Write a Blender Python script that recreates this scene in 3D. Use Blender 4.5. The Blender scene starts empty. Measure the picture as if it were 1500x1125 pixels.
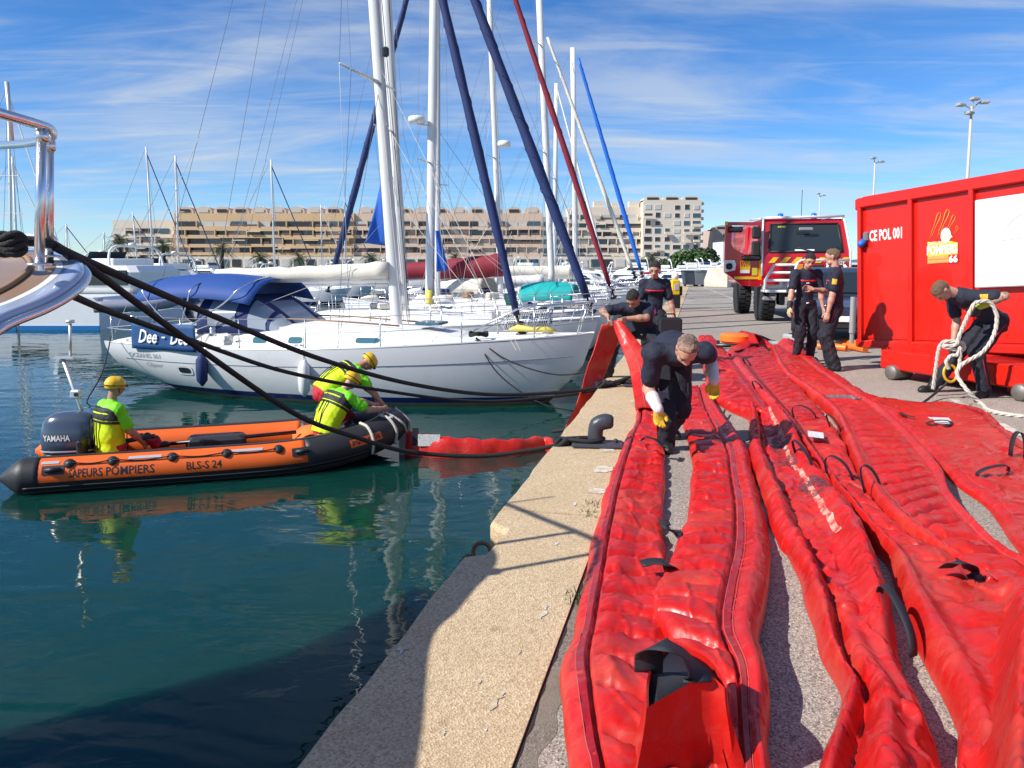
import bpy, math, random
import numpy as np
from mathutils import Vector, Matrix
R = math.radians
rnd = random.Random(7)
sc = bpy.context.scene
COL = sc.collection

# ------------------------------------------------------------------ camera
FPX, HOR, CAMH, PITCH = 1127.0, 384.0, 1.57, R(6.0)
SHIFT = (562.5 - HOR) - FPX * math.tan(PITCH)
cam_data = bpy.data.cameras.new('camera')
cam = bpy.data.objects.new('camera', cam_data)
COL.objects.link(cam)
cam.location = (0, 0, CAMH)
cam.rotation_euler = (R(90) - PITCH, 0, 0)
cam_data.sensor_width = 36
cam_data.lens = FPX / 1500 * 36
cam_data.shift_y = -SHIFT / 1500
cam_data.clip_start = 0.05
cam_data.clip_end = 30000
sc.camera = cam

# ------------------------------------------------------------------ sky, sun, exposure
SUN_EL = R(39.3)
SH = Vector((0.913, 0.408, 0))            # direction in which shadows fall
w = bpy.data.worlds.new('World')
sc.world = w
w.use_nodes = True
nt = w.node_tree
nt.nodes.clear()
def wn(t, **k):
    n = nt.nodes.new(t)
    for a, b in k.items():
        setattr(n, a, b)
    return n
sky = wn('ShaderNodeTexSky', sky_type='NISHITA', sun_disc=False, sun_elevation=SUN_EL,
         sun_rotation=math.atan2(-SH.x, -SH.y), altitude=1200, air_density=1.0, dust_density=0.0, ozone_density=3.0)
tc = wn('ShaderNodeTexCoord')
sep = wn('ShaderNodeSeparateXYZ')
nt.links.new(tc.outputs['Generated'], sep.inputs[0])
def wmath(op, a, b=None, clamp=False):
    n = wn('ShaderNodeMath', operation=op, use_clamp=clamp)
    for i, v in enumerate((a, b)):
        if v is None: continue
        if isinstance(v, (int, float)): n.inputs[i].default_value = v
        else: nt.links.new(v, n.inputs[i])
    return n.outputs[0]
zc = wmath('ADD', wmath('MAXIMUM', sep.outputs['Z'], 0.0), 0.10)
cx = wmath('DIVIDE', sep.outputs['X'], zc)
cy = wmath('DIVIDE', sep.outputs['Y'], zc)
comb = wn('ShaderNodeCombineXYZ')
nt.links.new(cx, comb.inputs[0]); nt.links.new(cy, comb.inputs[1])
def cirrus(rot, scale, detail, dist, lo, hi):
    mp = wn('ShaderNodeMapping')
    mp.inputs['Rotation'].default_value = (0, 0, rot)
    mp.inputs['Scale'].default_value = scale
    nt.links.new(comb.outputs[0], mp.inputs['Vector'])
    nz = wn('ShaderNodeTexNoise')
    nz.inputs['Scale'].default_value = 1.0
    nz.inputs['Detail'].default_value = detail
    nz.inputs['Roughness'].default_value = 0.6
    nz.inputs['Distortion'].default_value = dist
    nt.links.new(mp.outputs[0], nz.inputs['Vector'])
    mr = wn('ShaderNodeMapRange', interpolation_type='SMOOTHSTEP')
    mr.inputs['From Min'].default_value = lo
    mr.inputs['From Max'].default_value = hi
    nt.links.new(nz.outputs['Fac'], mr.inputs['Value'])
    return mr.outputs[0]
c1 = cirrus(0.30, (0.42, 1.0, 1), 10, 0.9, 0.38, 0.72)
c2 = cirrus(-0.15, (0.8, 2.6, 1), 10, 1.4, 0.45, 0.80)
cl = wmath('MULTIPLY', wmath('ADD', wmath('MULTIPLY', c1, 0.62), wmath('MULTIPLY', c2, 0.50), True), 0.88)
bgs = wn('ShaderNodeBackground'); bgs.inputs['Strength'].default_value = 0.105
bgc = wn('ShaderNodeBackground'); bgc.inputs['Color'].default_value = (0.86, 0.93, 1.0, 1); bgc.inputs['Strength'].default_value = 0.62
mixs = wn('ShaderNodeMixShader'); wout = wn('ShaderNodeOutputWorld')
SKYSAT = wn('ShaderNodeHueSaturation'); SKYSAT.inputs['Saturation'].default_value = 1.22
nt.links.new(sky.outputs[0], SKYSAT.inputs['Color'])
TINT = wn('ShaderNodeMix', data_type='RGBA', blend_type='MULTIPLY'); TINT.inputs['Factor'].default_value = 1
TINT.inputs['B'].default_value = (0.72, 0.93, 1.16, 1)
nt.links.new(SKYSAT.outputs[0], TINT.inputs['A'])
nt.links.new(TINT.outputs['Result'], bgs.inputs['Color'])
nt.links.new(cl, mixs.inputs[0])
nt.links.new(bgs.outputs[0], mixs.inputs[1]); nt.links.new(bgc.outputs[0], mixs.inputs[2])
nt.links.new(mixs.outputs[0], wout.inputs['Surface'])

sun_data = bpy.data.lights.new('sun', 'SUN')
sun_data.energy = 5.0
sun_data.angle = R(0.53)
sun_data.color = (1.0, 0.95, 0.87)
sun = bpy.data.objects.new('sun', sun_data)
COL.objects.link(sun)
sun.location = (-30, -20, 40)
sdir = Vector((SH.x * math.cos(SUN_EL), SH.y * math.cos(SUN_EL), -math.sin(SUN_EL)))
sun.rotation_euler = sdir.to_track_quat('-Z', 'Y').to_euler()

sc.view_settings.view_transform = 'Standard'
sc.view_settings.look = 'None'
sc.view_settings.gamma = 1
sc.view_settings.exposure = 0.35
try:
    sc.view_settings.use_curve_mapping = False
except Exception:
    pass
sc.cycles.use_denoising = True
sc.cycles.max_bounces = 6
sc.cycles.diffuse_bounces = 3
sc.cycles.glossy_bounces = 4
sc.cycles.transmission_bounces = 4
sc.cycles.transparent_max_bounces = 8
sc.cycles.caustics_reflective = False
sc.cycles.caustics_refractive = False

# ------------------------------------------------------------------ picture -> place
def ray(x, y):
    a = (x - 750) / FPX
    b = (562.5 - y - SHIFT) / FPX
    return Vector((a, b * math.sin(PITCH) + math.cos(PITCH), b * math.cos(PITCH) - math.sin(PITCH)))
def G(x, y, z=0.0):
    """where the line of sight through a picture point meets the level z"""
    d = ray(x, y)
    t = (z - CAMH) / d.z
    return Vector((d.x * t, d.y * t, z))
def D(x, y, Y):
    """the point at distance Y in front of the camera seen at a picture point"""
    d = ray(x, y)
    t = Y / d.y
    return Vector((d.x * t, Y, CAMH + d.z * t))
WATER = -1.25

# ------------------------------------------------------------------ materials
MATS = {}
def mat(name, col=(0.5, 0.5, 0.5), rough=0.5, metal=0.0, var=0.0, vscale=3.0, bump=0.0, bscale=20.0, spec=0.5,
        coat=0.0, trans=0.0, dirt=None, dscale=2.0, dlo=0.5, dhi=0.75, emit=None, alpha=1.0, stretch=None):
    if name in MATS: return MATS[name]
    m = bpy.data.materials.new(name)
    m.use_nodes = True
    t = m.node_tree
    b = t.nodes['Principled BSDF']
    b.inputs['Base Color'].default_value = (*col, 1)
    b.inputs['Roughness'].default_value = rough
    b.inputs['Metallic'].default_value = metal
    b.inputs['Specular IOR Level'].default_value = spec
    b.inputs['Coat Weight'].default_value = coat
    b.inputs['Transmission Weight'].default_value = trans
    b.inputs['Alpha'].default_value = alpha
    m.diffuse_color = (*col, 1)
    need = var or bump or dirt
    if need:
        co = t.nodes.new('ShaderNodeTexCoord')
        vec = co.outputs['Object']
        if stretch:
            mp = t.nodes.new('ShaderNodeMapping'); mp.inputs['Scale'].default_value = stretch
            t.links.new(vec, mp.inputs['Vector']); vec = mp.outputs[0]
        def noise(s, d=5, r=0.6):
            n = t.nodes.new('ShaderNodeTexNoise')
            n.inputs['Scale'].default_value = s; n.inputs['Detail'].default_value = d; n.inputs['Roughness'].default_value = r
            t.links.new(vec, n.inputs['Vector'])
            return n.outputs['Fac']
        cur = None
        if var:
            mx = t.nodes.new('ShaderNodeMix'); mx.data_type = 'RGBA'
            mx.inputs['A'].default_value = (*[max(0, c * (1 - var)) for c in col], 1)
            mx.inputs['B'].default_value = (*[min(1, c * (1 + var)) for c in col], 1)
            t.links.new(noise(vscale), mx.inputs['Factor'])
            cur = mx.outputs['Result']
        if dirt:
            mr = t.nodes.new('ShaderNodeMapRange'); mr.inputs['From Min'].default_value = dlo; mr.inputs['From Max'].default_value = dhi
            t.links.new(noise(dscale, 8, 0.7), mr.inputs['Value'])
            mx = t.nodes.new('ShaderNodeMix'); mx.data_type = 'RGBA'
            mx.inputs['A'].default_value = (*col, 1)
            if cur: t.links.new(cur, mx.inputs['A'])
            mx.inputs['B'].default_value = (*dirt, 1)
            t.links.new(mr.outputs[0], mx.inputs['Factor'])
            cur = mx.outputs['Result']
        if cur: t.links.new(cur, b.inputs['Base Color'])
        if bump:
            bp = t.nodes.new('ShaderNodeBump'); bp.inputs['Strength'].default_value = bump; bp.inputs['Distance'].default_value = 0.02
            t.links.new(noise(bscale), bp.inputs['Height'])
            t.links.new(bp.outputs[0], b.inputs['Normal'])
    if emit:
        b.inputs['Emission Color'].default_value = (*emit, 1); b.inputs['Emission Strength'].default_value = 1
    MATS[name] = m
    return m

class NT:
    """small helper for hand-made node materials"""
    def __init__(s, name):
        s.m = bpy.data.materials.new(name); s.m.use_nodes = True
        s.t = s.m.node_tree; s.b = s.t.nodes['Principled BSDF']
        s.co = s.t.nodes.new('ShaderNodeTexCoord').outputs['Object']
        MATS[name] = s.m
    def link(s, a, b): s.t.links.new(a, b)
    def mapping(s, scale=(1, 1, 1), rot=(0, 0, 0)):
        n = s.t.nodes.new('ShaderNodeMapping'); n.inputs['Scale'].default_value = scale; n.inputs['Rotation'].default_value = rot
        s.link(s.co, n.inputs['Vector']); return n.outputs[0]
    def noise(s, scale, detail=4, rough=0.6, vec=None, dist=0.0):
        n = s.t.nodes.new('ShaderNodeTexNoise')
        n.inputs['Scale'].default_value = scale; n.inputs['Detail'].default_value = detail
        n.inputs['Roughness'].default_value = rough; n.inputs['Distortion'].default_value = dist
        s.link(vec or s.co, n.inputs['Vector']); return n.outputs['Fac']
    def voronoi(s, scale, vec=None):
        n = s.t.nodes.new('ShaderNodeTexVoronoi'); n.inputs['Scale'].default_value = scale
        s.link(vec or s.co, n.inputs['Vector']); return n
    def ramp(s, fac, stops):
        n = s.t.nodes.new('ShaderNodeValToRGB')
        e = n.color_ramp.elements
        while len(e) < len(stops): e.new(0.5)
        for el, (p, c) in zip(e, stops):
            el.position = p; el.color = (*c, 1) if len(c) == 3 else c
        s.link(fac, n.inputs[0]); return n.outputs[0]
    def rng(s, fac, lo, hi, a=0.0, b=1.0):
        n = s.t.nodes.new('ShaderNodeMapRange')
        n.inputs['From Min'].default_value = lo; n.inputs['From Max'].default_value = hi
        n.inputs['To Min'].default_value = a; n.inputs['To Max'].default_value = b
        s.link(fac, n.inputs['Value']); return n.outputs[0]
    def mix(s, fac, a, b):
        n = s.t.nodes.new('ShaderNodeMix'); n.data_type = 'RGBA'
        for key, v in (('Factor', fac), ('A', a), ('B', b)):
            if isinstance(v, tuple): n.inputs[key].default_value = (*v, 1)
            elif isinstance(v, (int, float)): n.inputs[key].default_value = v
            else: s.link(v, n.inputs[key])
        return n.outputs['Result']
    def math(s, op, a, b):
        n = s.t.nodes.new('ShaderNodeMath'); n.operation = op
        for i, v in enumerate((a, b)):
            if isinstance(v, (int, float)): n.inputs[i].default_value = v
            else: s.link(v, n.inputs[i])
        return n.outputs[0]
    def bump(s, h, strength, dist=0.02):
        n = s.t.nodes.new('ShaderNodeBump'); n.inputs['Strength'].default_value = strength; n.inputs['Distance'].default_value = dist
        s.link(h, n.inputs['Height']); s.link(n.outputs[0], s.b.inputs['Normal'])

# ------------------------------------------------------------------ mesh building
def V(*a): return Vector(a[0]) if len(a) == 1 else Vector(a)
def lerp(a, b, t): return a + (b - a) * t
def frame(d, up=Vector((0, 0, 1))):
    d = d.normalized()
    s = d.cross(up)
    if s.length < 1e-4: s = d.cross(Vector((0, 1, 0)))
    s.normalize()
    return d, s, s.cross(d).normalized()
def spline(pts, n):
    """Catmull-Rom through points (tuples or Vectors), n samples per span"""
    P = [Vector(p) for p in pts]
    P = [P[0] * 2 - P[1]] + P + [P[-1] * 2 - P[-2]]
    out = []
    for i in range(1, len(P) - 2):
        for k in range(n):
            t = k / n
            a, b, c, d = P[i - 1], P[i], P[i + 1], P[i + 2]
            out.append(0.5 * ((2 * b) + (c - a) * t + (2 * a - 5 * b + 4 * c - d) * t * t + (3 * b - a - 3 * c + d) * t ** 3))
    out.append(P[-2].copy())
    return out

class MB:
    def __init__(s): s.v, s.f = [], []
    def add(s, vs, fs):
        o = len(s.v); s.v.extend(Vector(v) for v in vs); s.f.extend([tuple(i + o for i in f) for f in fs]); return s
    def obox(s, c, ax, ay, az):
        """box from centre and three half-axis vectors"""
        c = Vector(c); vs = [c + ax * i + ay * j + az * k for i in (-1, 1) for j in (-1, 1) for k in (-1, 1)]
        fs = [(0, 1, 3, 2), (4, 6, 7, 5), (0, 4, 5, 1), (2, 3, 7, 6), (0, 2, 6, 4), (1, 5, 7, 3)]
        if ax.cross(ay).dot(az) < 0: fs = [f[::-1] for f in fs]
        return s.add(vs, fs)
    def box(s, c, size, rz=0.0):
        a, b = math.cos(rz), math.sin(rz)
        return s.obox(c, Vector((a, b, 0)) * size[0] / 2, Vector((-b, a, 0)) * size[1] / 2, Vector((0, 0, size[2] / 2)))
    def bbox(s, c, size, bev=0.02, rz=0.0):
        """box with chamfered edges (superellipse-free: 3 stacked rings)"""
        x, y, z = [q / 2 for q in size]; a, b = math.cos(rz), math.sin(rz); c = Vector(c)
        def ring(ix, iy, zz):
            pts = [(-ix + bev, -iy), (ix - bev, -iy), (ix, -iy + bev), (ix, iy - bev), (ix - bev, iy), (-ix + bev, iy), (-ix, iy - bev), (-ix, -iy + bev)]
            return [c + Vector((p * a - q * b, p * b + q * a, zz)) for p, q in pts]
        return s.loft([ring(x - bev, y - bev, -z), ring(x, y, -z + bev), ring(x, y, z - bev), ring(x - bev, y - bev, z)], True)
    def loft(s, rings, caps=True, closed=True):
        n = len(rings[0]); vs = [v for r in rings for v in r]; fs = []
        for i in range(len(rings) - 1):
            for j in range(n if closed else n - 1):
                k = (j + 1) % n
                fs.append((i * n + j, i * n + k, (i + 1) * n + k, (i + 1) * n + j))
        if caps:
            fs.append(tuple(range(n))[::-1]); fs.append(tuple((len(rings) - 1) * n + j for j in range(n)))
        return s.add(vs, fs)
    def tube(s, pts, r, n=8, caps=True, flat=1.0, up=None):
        P = [Vector(p) for p in pts]; rings = []
        rs = r if isinstance(r, (list, tuple)) else [r] * len(P)
        if len(rs) != len(P): rs = [rs[min(len(rs) - 1, int(i * len(rs) / len(P)))] for i in range(len(P))]
        d0, s0, u0 = frame(P[1] - P[0], up or Vector((0, 0, 1)))
        for i, p in enumerate(P):
            d = (P[min(i + 1, len(P) - 1)] - P[max(i - 1, 0)])
            if d.length < 1e-9: d = d0.copy()
            d.normalize()
            s0 = (s0 - d * s0.dot(d))
            s0 = s0.normalized() if s0.length > 1e-6 else frame(d)[1]
            u0 = s0.cross(d)
            rings.append([p + (s0 * math.cos(2 * math.pi * k / n) + u0 * flat * math.sin(2 * math.pi * k / n)) * rs[i] for k in range(n)])
        return s.loft(rings, caps)
    def lathe(s, prof, o=(0, 0, 0), axis=Vector((0, 0, 1)), n=16, caps=True):
        d, a, b = frame(Vector(axis)); o = Vector(o)
        return s.loft([[o + d * h + (a * math.cos(2 * math.pi * k / n) + b * math.sin(2 * math.pi * k / n)) * max(r, 1e-4) for k in range(n)] for r, h in prof], caps)
    def ball(s, c, rad, n=12, m=8):
        c = Vector(c); rx, ry, rz = rad if isinstance(rad, (tuple, list)) else (rad,) * 3
        return s.loft([[c + Vector((rx * math.cos(2 * math.pi * k / n) * math.sin(a), ry * math.sin(2 * math.pi * k / n) * math.sin(a), -rz * math.cos(a))) for k in range(n)]
                       for a in [max(0.02, min(math.pi - 0.02, math.pi * i / m)) for i in range(m + 1)]], True)
    def plate(s, pts, th):
        """polygon (list of 3D points) thickened by th along its normal"""
        P = [Vector(p) for p in pts]; nrm = Vector((0, 0, 0))
        for i in range(len(P)): nrm += (P[i] - P[0]).cross(P[(i + 1) % len(P)] - P[0])
        nrm.normalize(); n = len(P); vs = [p - nrm * th / 2 for p in P] + [p + nrm * th / 2 for p in P]
        return s.add(vs, [tuple(range(n))[::-1], tuple(range(n, 2 * n))] + [(i, (i + 1) % n, n + (i + 1) % n, n + i) for i in range(n)])
    def grid(s, fn, nu, nv):
        vs = [fn(i / nu, j / nv) for j in range(nv + 1) for i in range(nu + 1)]
        fs = [(j * (nu + 1) + i, j * (nu + 1) + i + 1, (j + 1) * (nu + 1) + i + 1, (j + 1) * (nu + 1) + i) for j in range(nv) for i in range(nu)]
        return s.add(vs, fs)
    def sheet(s, fn, nu, nv, th):
        """grid surface given thickness th downwards along its own normal"""
        P = [[Vector(fn(i / nu, j / nv)) for i in range(nu + 1)] for j in range(nv + 1)]
        top, bot = [], []
        for j in range(nv + 1):
            for i in range(nu + 1):
                a = P[j][min(i + 1, nu)] - P[j][max(i - 1, 0)]; b = P[min(j + 1, nv)][i] - P[max(j - 1, 0)][i]
                nrm = a.cross(b); nrm = nrm.normalized() if nrm.length > 1e-12 else Vector((0, 0, 1))
                top.append(P[j][i] + nrm * th / 2); bot.append(P[j][i] - nrm * th / 2)
        N = len(top); w_ = nu + 1; fs = []
        for j in range(nv):
            for i in range(nu):
                q = (j * w_ + i, j * w_ + i + 1, (j + 1) * w_ + i + 1, (j + 1) * w_ + i)
                fs.append(q); fs.append(tuple(N + k for k in q[::-1]))
        rim = [i for i in range(w_)] + [j * w_ + nu for j in range(1, nv + 1)] + [nv * w_ + i for i in range(nu - 1, -1, -1)] + [j * w_ for j in range(nv - 1, 0, -1)]
        for a, b in zip(rim, rim[1:] + rim[:1]): fs.append((b, a, N + a, N + b))
        return s.add(top + bot, fs)
    def mesh(s, name, smooth=False):
        me = bpy.data.meshes.new(name)
        me.from_pydata([tuple(v) for v in s.v], [], s.f)
        if smooth: me.polygons.foreach_set('use_smooth', [True] * len(me.polygons))
        me.update(); return me
    def build(s, name, material, parent=None, smooth=False, world=True, sharp=None, kind=None, label=None):
        """link as one mesh object; with world=True the points are in world space and are brought into the parent's frame"""
        if parent is not None and world:
            inv = WM[parent.name].inverted(); s.v = [inv @ v for v in s.v]
        me = s.mesh(name, smooth)
        if sharp is not None and smooth: me.set_sharp_from_angle(angle=R(sharp))
        me.materials.append(material if not isinstance(material, str) else MATS[material])
        o = bpy.data.objects.new(name, me); COL.objects.link(o)
        if parent is not None: o.parent = parent; WM[o.name] = WM[parent.name].copy()
        else: WM[o.name] = Matrix.Identity(4)
        if kind: o['kind'] = kind
        if label: o['label'] = label
        return o
WM = {}
def tag(o, label, cat, group=None):
    o['label'] = label; o['category'] = cat
    if group: o['group'] = group
    return o
def thing(name, label, cat, loc=(0, 0, 0), rz=0.0, group=None, tilt=None):
    o = bpy.data.objects.new(name, None); COL.objects.link(o)
    o.empty_display_size = 0.2
    M = Matrix.Translation(Vector(loc)) @ Matrix.Rotation(rz, 4, 'Z')
    if tilt is not None: M = M @ tilt
    o.matrix_world = M; WM[o.name] = M.copy()
    return tag(o, label, cat, group)
def center(o):
    """move a one-mesh thing's origin to the middle of its base"""
    vs = [v.co for v in o.data.vertices]
    lo = Vector([min(v[i] for v in vs) for i in range(3)]); hi = Vector([max(v[i] for v in vs) for i in range(3)])
    c = Vector(((lo.x + hi.x) / 2, (lo.y + hi.y) / 2, lo.z))
    o.data.transform(Matrix.Translation(-c)); o.location = c; WM[o.name] = Matrix.Translation(c)
    return o
def copy_tree(o, parent=None):
    c = o.copy(); COL.objects.link(c); c.parent = parent
    WM[c.name] = WM[o.name].copy()
    for ch in list(o.children): copy_tree(ch, c)
    return c
TEXT_CACHE = {}
def text_mesh(txt, bold=0.0, shear=0.0):
    """flat lettering as (points 2D, faces, width, height); height of capitals = 1"""
    key = (txt, bold, shear)
    if key in TEXT_CACHE: return TEXT_CACHE[key]
    cu = bpy.data.curves.new('lettering', 'FONT'); cu.body = txt; cu.offset = bold; cu.shear = shear; cu.resolution_u = 2
    ob = bpy.data.objects.new('lettering_tmp', cu)
    COL.objects.link(ob)
    dg = bpy.context.evaluated_depsgraph_get()
    me = bpy.data.meshes.new_from_object(ob.evaluated_get(dg))
    vs = [(v.co.x, v.co.y) for v in me.vertices]; fs = [tuple(p.vertices) for p in me.polygons]
    bpy.data.objects.remove(ob); bpy.data.curves.remove(cu); bpy.data.meshes.remove(me)
    x0 = min(v[0] for v in vs); x1 = max(v[0] for v in vs); y0 = min(v[1] for v in vs); y1 = max(v[1] for v in vs)
    vs = [((x - x0) / (x1 - x0), (y - y0) / (y1 - y0)) for x, y in vs]
    TEXT_CACHE[key] = (vs, fs, (x1 - x0) / max(1e-6, y1 - y0))
    return TEXT_CACHE[key]
def lettering(name, txt, material, parent, fn, bold=0.01, shear=0.0, fine=False):
    """fn(u, v) with u,v in 0..1 gives the world point of the lettering's surface"""
    vs, fs, asp = text_mesh(txt, bold, shear)
    if fine:
        import bmesh
        bm = bmesh.new(); bv = [bm.verts.new((x, y, 0)) for x, y in vs]
        for f in fs:
            try: bm.faces.new([bv[i] for i in f])
            except ValueError: pass
        bmesh.ops.triangulate(bm, faces=bm.faces[:])
        for _ in range(3):
            le = [e for e in bm.edges if abs(e.verts[0].co.y - e.verts[1].co.y) > .2]
            if le: bmesh.ops.subdivide_edges(bm, edges=le, cuts=1); bmesh.ops.triangulate(bm, faces=bm.faces[:])
        bm.verts.ensure_lookup_table(); bm.verts.index_update()
        vs = [(v.co.x, v.co.y) for v in bm.verts]; fs = [tuple(v.index for v in f.verts) for f in bm.faces]; bm.free()
    mb = MB(); mb.add([fn(u, v) for u, v in vs], fs)
    return mb.build(name, material, parent)
def quadfn(p00, p10, p11, p01):
    p00, p10, p11, p01 = map(Vector, (p00, p10, p11, p01))
    return lambda u, v: lerp(lerp(p00, p10, u), lerp(p01, p11, u), v)

# common materials
mat('white_paint', (0.80, 0.80, 0.78), 0.35, var=0.04)
mat('gelcoat', (0.78, 0.79, 0.80), 0.22, var=0.05, vscale=1.2, spec=0.5, dirt=(0.62, 0.62, 0.60), dscale=1.5, dlo=0.55, dhi=0.9)
mat('deck_white', (0.80, 0.79, 0.76), 0.55, var=0.06, vscale=2)
mat('steel', (0.72, 0.72, 0.73), 0.26, 1.0)
mat('alu', (0.72, 0.72, 0.70), 0.38, 0.6, var=0.06)
mat('mast_white', (0.74, 0.74, 0.72), 0.35, var=0.05, vscale=1)
mat('wire', (0.35, 0.35, 0.36), 0.35, 0.8)
mat('black_rope', (0.012, 0.012, 0.014), 0.75, bump=0.6, bscale=90)
mat('black_rubber', (0.018, 0.018, 0.02), 0.55, bump=0.1, bscale=60)
mat('black_plastic', (0.02, 0.02, 0.024), 0.35)
mat('webbing', (0.014, 0.015, 0.022), 0.6, bump=0.3, bscale=300)
mat('navy_canvas', (0.012, 0.028, 0.115), 0.75, var=0.2, vscale=4, bump=0.25, bscale=14)
mat('blue_canvas', (0.010, 0.062, 0.27), 0.7, var=0.12, vscale=3, bump=0.2, bscale=10)
mat('maroon_canvas', (0.22, 0.012, 0.028), 0.75, var=0.2, vscale=3, bump=0.4, bscale=6)
mat('teal_canvas', (0.01, 0.42, 0.40), 0.7, var=0.1, vscale=3, bump=0.2, bscale=6)
mat('green_canvas', (0.01, 0.13, 0.09), 0.7, var=0.1)
mat('cream_canvas', (0.70, 0.66, 0.56), 0.75, var=0.08, vscale=5, bump=0.3, bscale=8)
mat('bright_blue', (0.01, 0.14, 0.62), 0.5)
mat('dark_glass', (0.02, 0.028, 0.035), 0.06, spec=0.6)
mat('vinyl_window', (0.30, 0.34, 0.40), 0.12, spec=0.6)
mat('boot_blue', (0.012, 0.03, 0.16), 0.3)
mat('bottom_paint', (0.30, 0.22, 0.13), 0.7, var=0.3, vscale=6)
mat('wood', (0.30, 0.17, 0.085), 0.5, var=0.25, vscale=10, stretch=(1, 8, 1))
mat('white_rope', (0.62, 0.58, 0.50), 0.85, bump=0.8, bscale=70)
mat('lettering_white', (0.82, 0.82, 0.80), 0.5)
mat('lettering_black', (0.02, 0.02, 0.022), 0.5)
mat('yellow', (0.80, 0.55, 0.01), 0.45)
# ================================================================== the setting
QD = Vector((0.2337, 0.9723, 0)).normalized()          # along the quay, away from the camera
QN = Vector((QD.y, -QD.x, 0))                            # from the water towards the pavement
E0 = G(868, 577)
QC = QN.dot(E0)                                          # offset of the quay edge
SEAM = QN.dot(G(860, 830))
def Q(a, n, z=0.0):                                      # a along the quay, n inland from the edge
    return QD * a + QN * (QC + n) + Vector((0, 0, z))
CW = SEAM - QC

# ---- water
n = NT('harbour_water')
n.b.inputs['Base Color'].default_value = (0.003, 0.036, 0.028, 1)
n.b.inputs['Roughness'].default_value = 0.035
n.b.inputs['IOR'].default_value = 1.31
n.b.inputs['Subsurface Weight'].default_value = 1.0
n.b.inputs['Subsurface Radius'].default_value = (0.5, 1.0, 0.9)
n.b.inputs['Subsurface Scale'].default_value = 1.6
v1 = n.mapping((1.0, 1.7, 1), (0, 0, 0.25))
h = n.math('ADD', n.math('MULTIPLY', n.noise(0.7, 2, 0.45, v1, 0.5), 1.0), n.math('MULTIPLY', n.noise(2.6, 2, 0.5, v1, 0.8), 0.13))
n.bump(h, 0.34, 0.08)
def wfn(u, v):
    return Vector((-900 + 1900 * u, -60 + 1500 * v, WATER))
water = MB().grid(wfn, 8, 8).build('water', 'harbour_water'); water['kind'] = 'structure'
sea = MB()
sea.grid(lambda u, v: Vector((-900 + 1900 * u, -60 + 1500 * v, -6.0)), 2, 2)
mat('seabed', (0.02, 0.05, 0.045), 0.9, var=0.3, vscale=0.4)
sea.build('seabed', 'seabed')['kind'] = 'structure'

# ---- pavement (one sheet to the horizon) in asphalt with exposed chippings
n = NT('asphalt')
vo = n.voronoi(150)
spk = n.ramp(vo.outputs['Color'], [(0.0, (0.07, 0.06, 0.055)), (0.4, (0.30, 0.26, 0.22)), (0.75, (0.46, 0.41, 0.35)), (1.0, (0.66, 0.60, 0.53))])
big = n.ramp(n.noise(0.35, 6, 0.65), [(0.3, (0.80, 0.80, 0.80)), (0.7, (1.1, 1.08, 1.04))])
mm = n.t.nodes.new('ShaderNodeMix'); mm.data_type = 'RGBA'; mm.blend_type = 'MULTIPLY'; mm.inputs['Factor'].default_value = 1
n.link(spk, mm.inputs['A']); n.link(big, mm.inputs['B'])
stain = n.rng(n.noise(0.8, 7, 0.7, n.mapping((1, 0.25, 1), (0, 0, 0.2))), 0.60, 0.72)
c = n.mix(n.math('MULTIPLY', stain, 0.35), mm.outputs['Result'], (0.10, 0.095, 0.09))
n.link(c, n.b.inputs['Base Color']); n.b.inputs['Roughness'].default_value = 0.85
n.bump(vo.outputs['Distance'], 0.35, 0.006)
mb = MB()
p = [Q(-6, CW), Q(-6, 60), Q(1400, 500), Q(1400, CW)]
mb.add([Q(-6, CW), Q(-6, 60), Vector((150, 66, 0)), Vector((18.5, 66, 0)), Q(62, CW), Vector((330, 420, 0)), Vector((116, 420, 0))], [(0, 1, 2, 3, 4), (3, 2, 5, 6)])
pave = mb.build('pavement', 'asphalt'); pave['kind'] = 'structure'
# quay body below the pavement
mat('quay_concrete', (0.30, 0.27, 0.22), 0.85, var=0.25, vscale=1.5, bump=0.4, bscale=25)
mb = MB()
mb.add([Q(-6, 0.02, -0.32), Q(62, 0.02, -0.32), Q(62, 0.02, -5.9), Q(-6, 0.02, -5.9), Q(62, CW, -.004), Vector((18.5, 66, -.004)), Vector((18.5, 66, -5.9)), Vector((116, 420, -.004)), Vector((116, 420, -5.9)), Q(62, CW, -5.9)], [(0, 1, 2, 3), (4, 5, 6, 9), (5, 7, 8, 6)])
mb.build('quay_wall', 'quay_concrete')['kind'] = 'structure'

# ---- coping of long concrete blocks
n = NT('coping_concrete')
fine = n.voronoi(120)
base = n.ramp(fine.outputs['Color'], [(0.0, (0.34, 0.235, 0.13)), (0.5, (0.56, 0.42, 0.255)), (1.0, (0.72, 0.58, 0.39))])
pat = n.rng(n.noise(1.6, 7, 0.7), 0.42, 0.72)
c = n.mix(n.math('MULTIPLY', pat, 0.5), base, (0.44, 0.32, 0.18))
drk = n.rng(n.noise(5.0, 6, 0.75), 0.60, 0.72)
c = n.mix(n.math('MULTIPLY', drk, 0.6), c, (0.20, 0.13, 0.08))
pal = n.rng(n.noise(3.1, 8, 0.75, n.mapping((1.3, 0.8, 1))), 0.66, 0.72)
c = n.mix(n.math('MULTIPLY', pal, 0.65), c, (0.62, 0.59, 0.54))
n.link(c, n.b.inputs['Base Color']); n.b.inputs['Roughness'].default_value = 0.9
n.bump(fine.outputs['Distance'], 0.5, 0.006)
A_N = [QD.dot(G(844, 757)), QD.dot(G(835, 615))]
step = A_N[1] - A_N[0]
cop = thing('quay_edge', 'long beige concrete coping along the water edge of the quay', 'quay')
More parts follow.
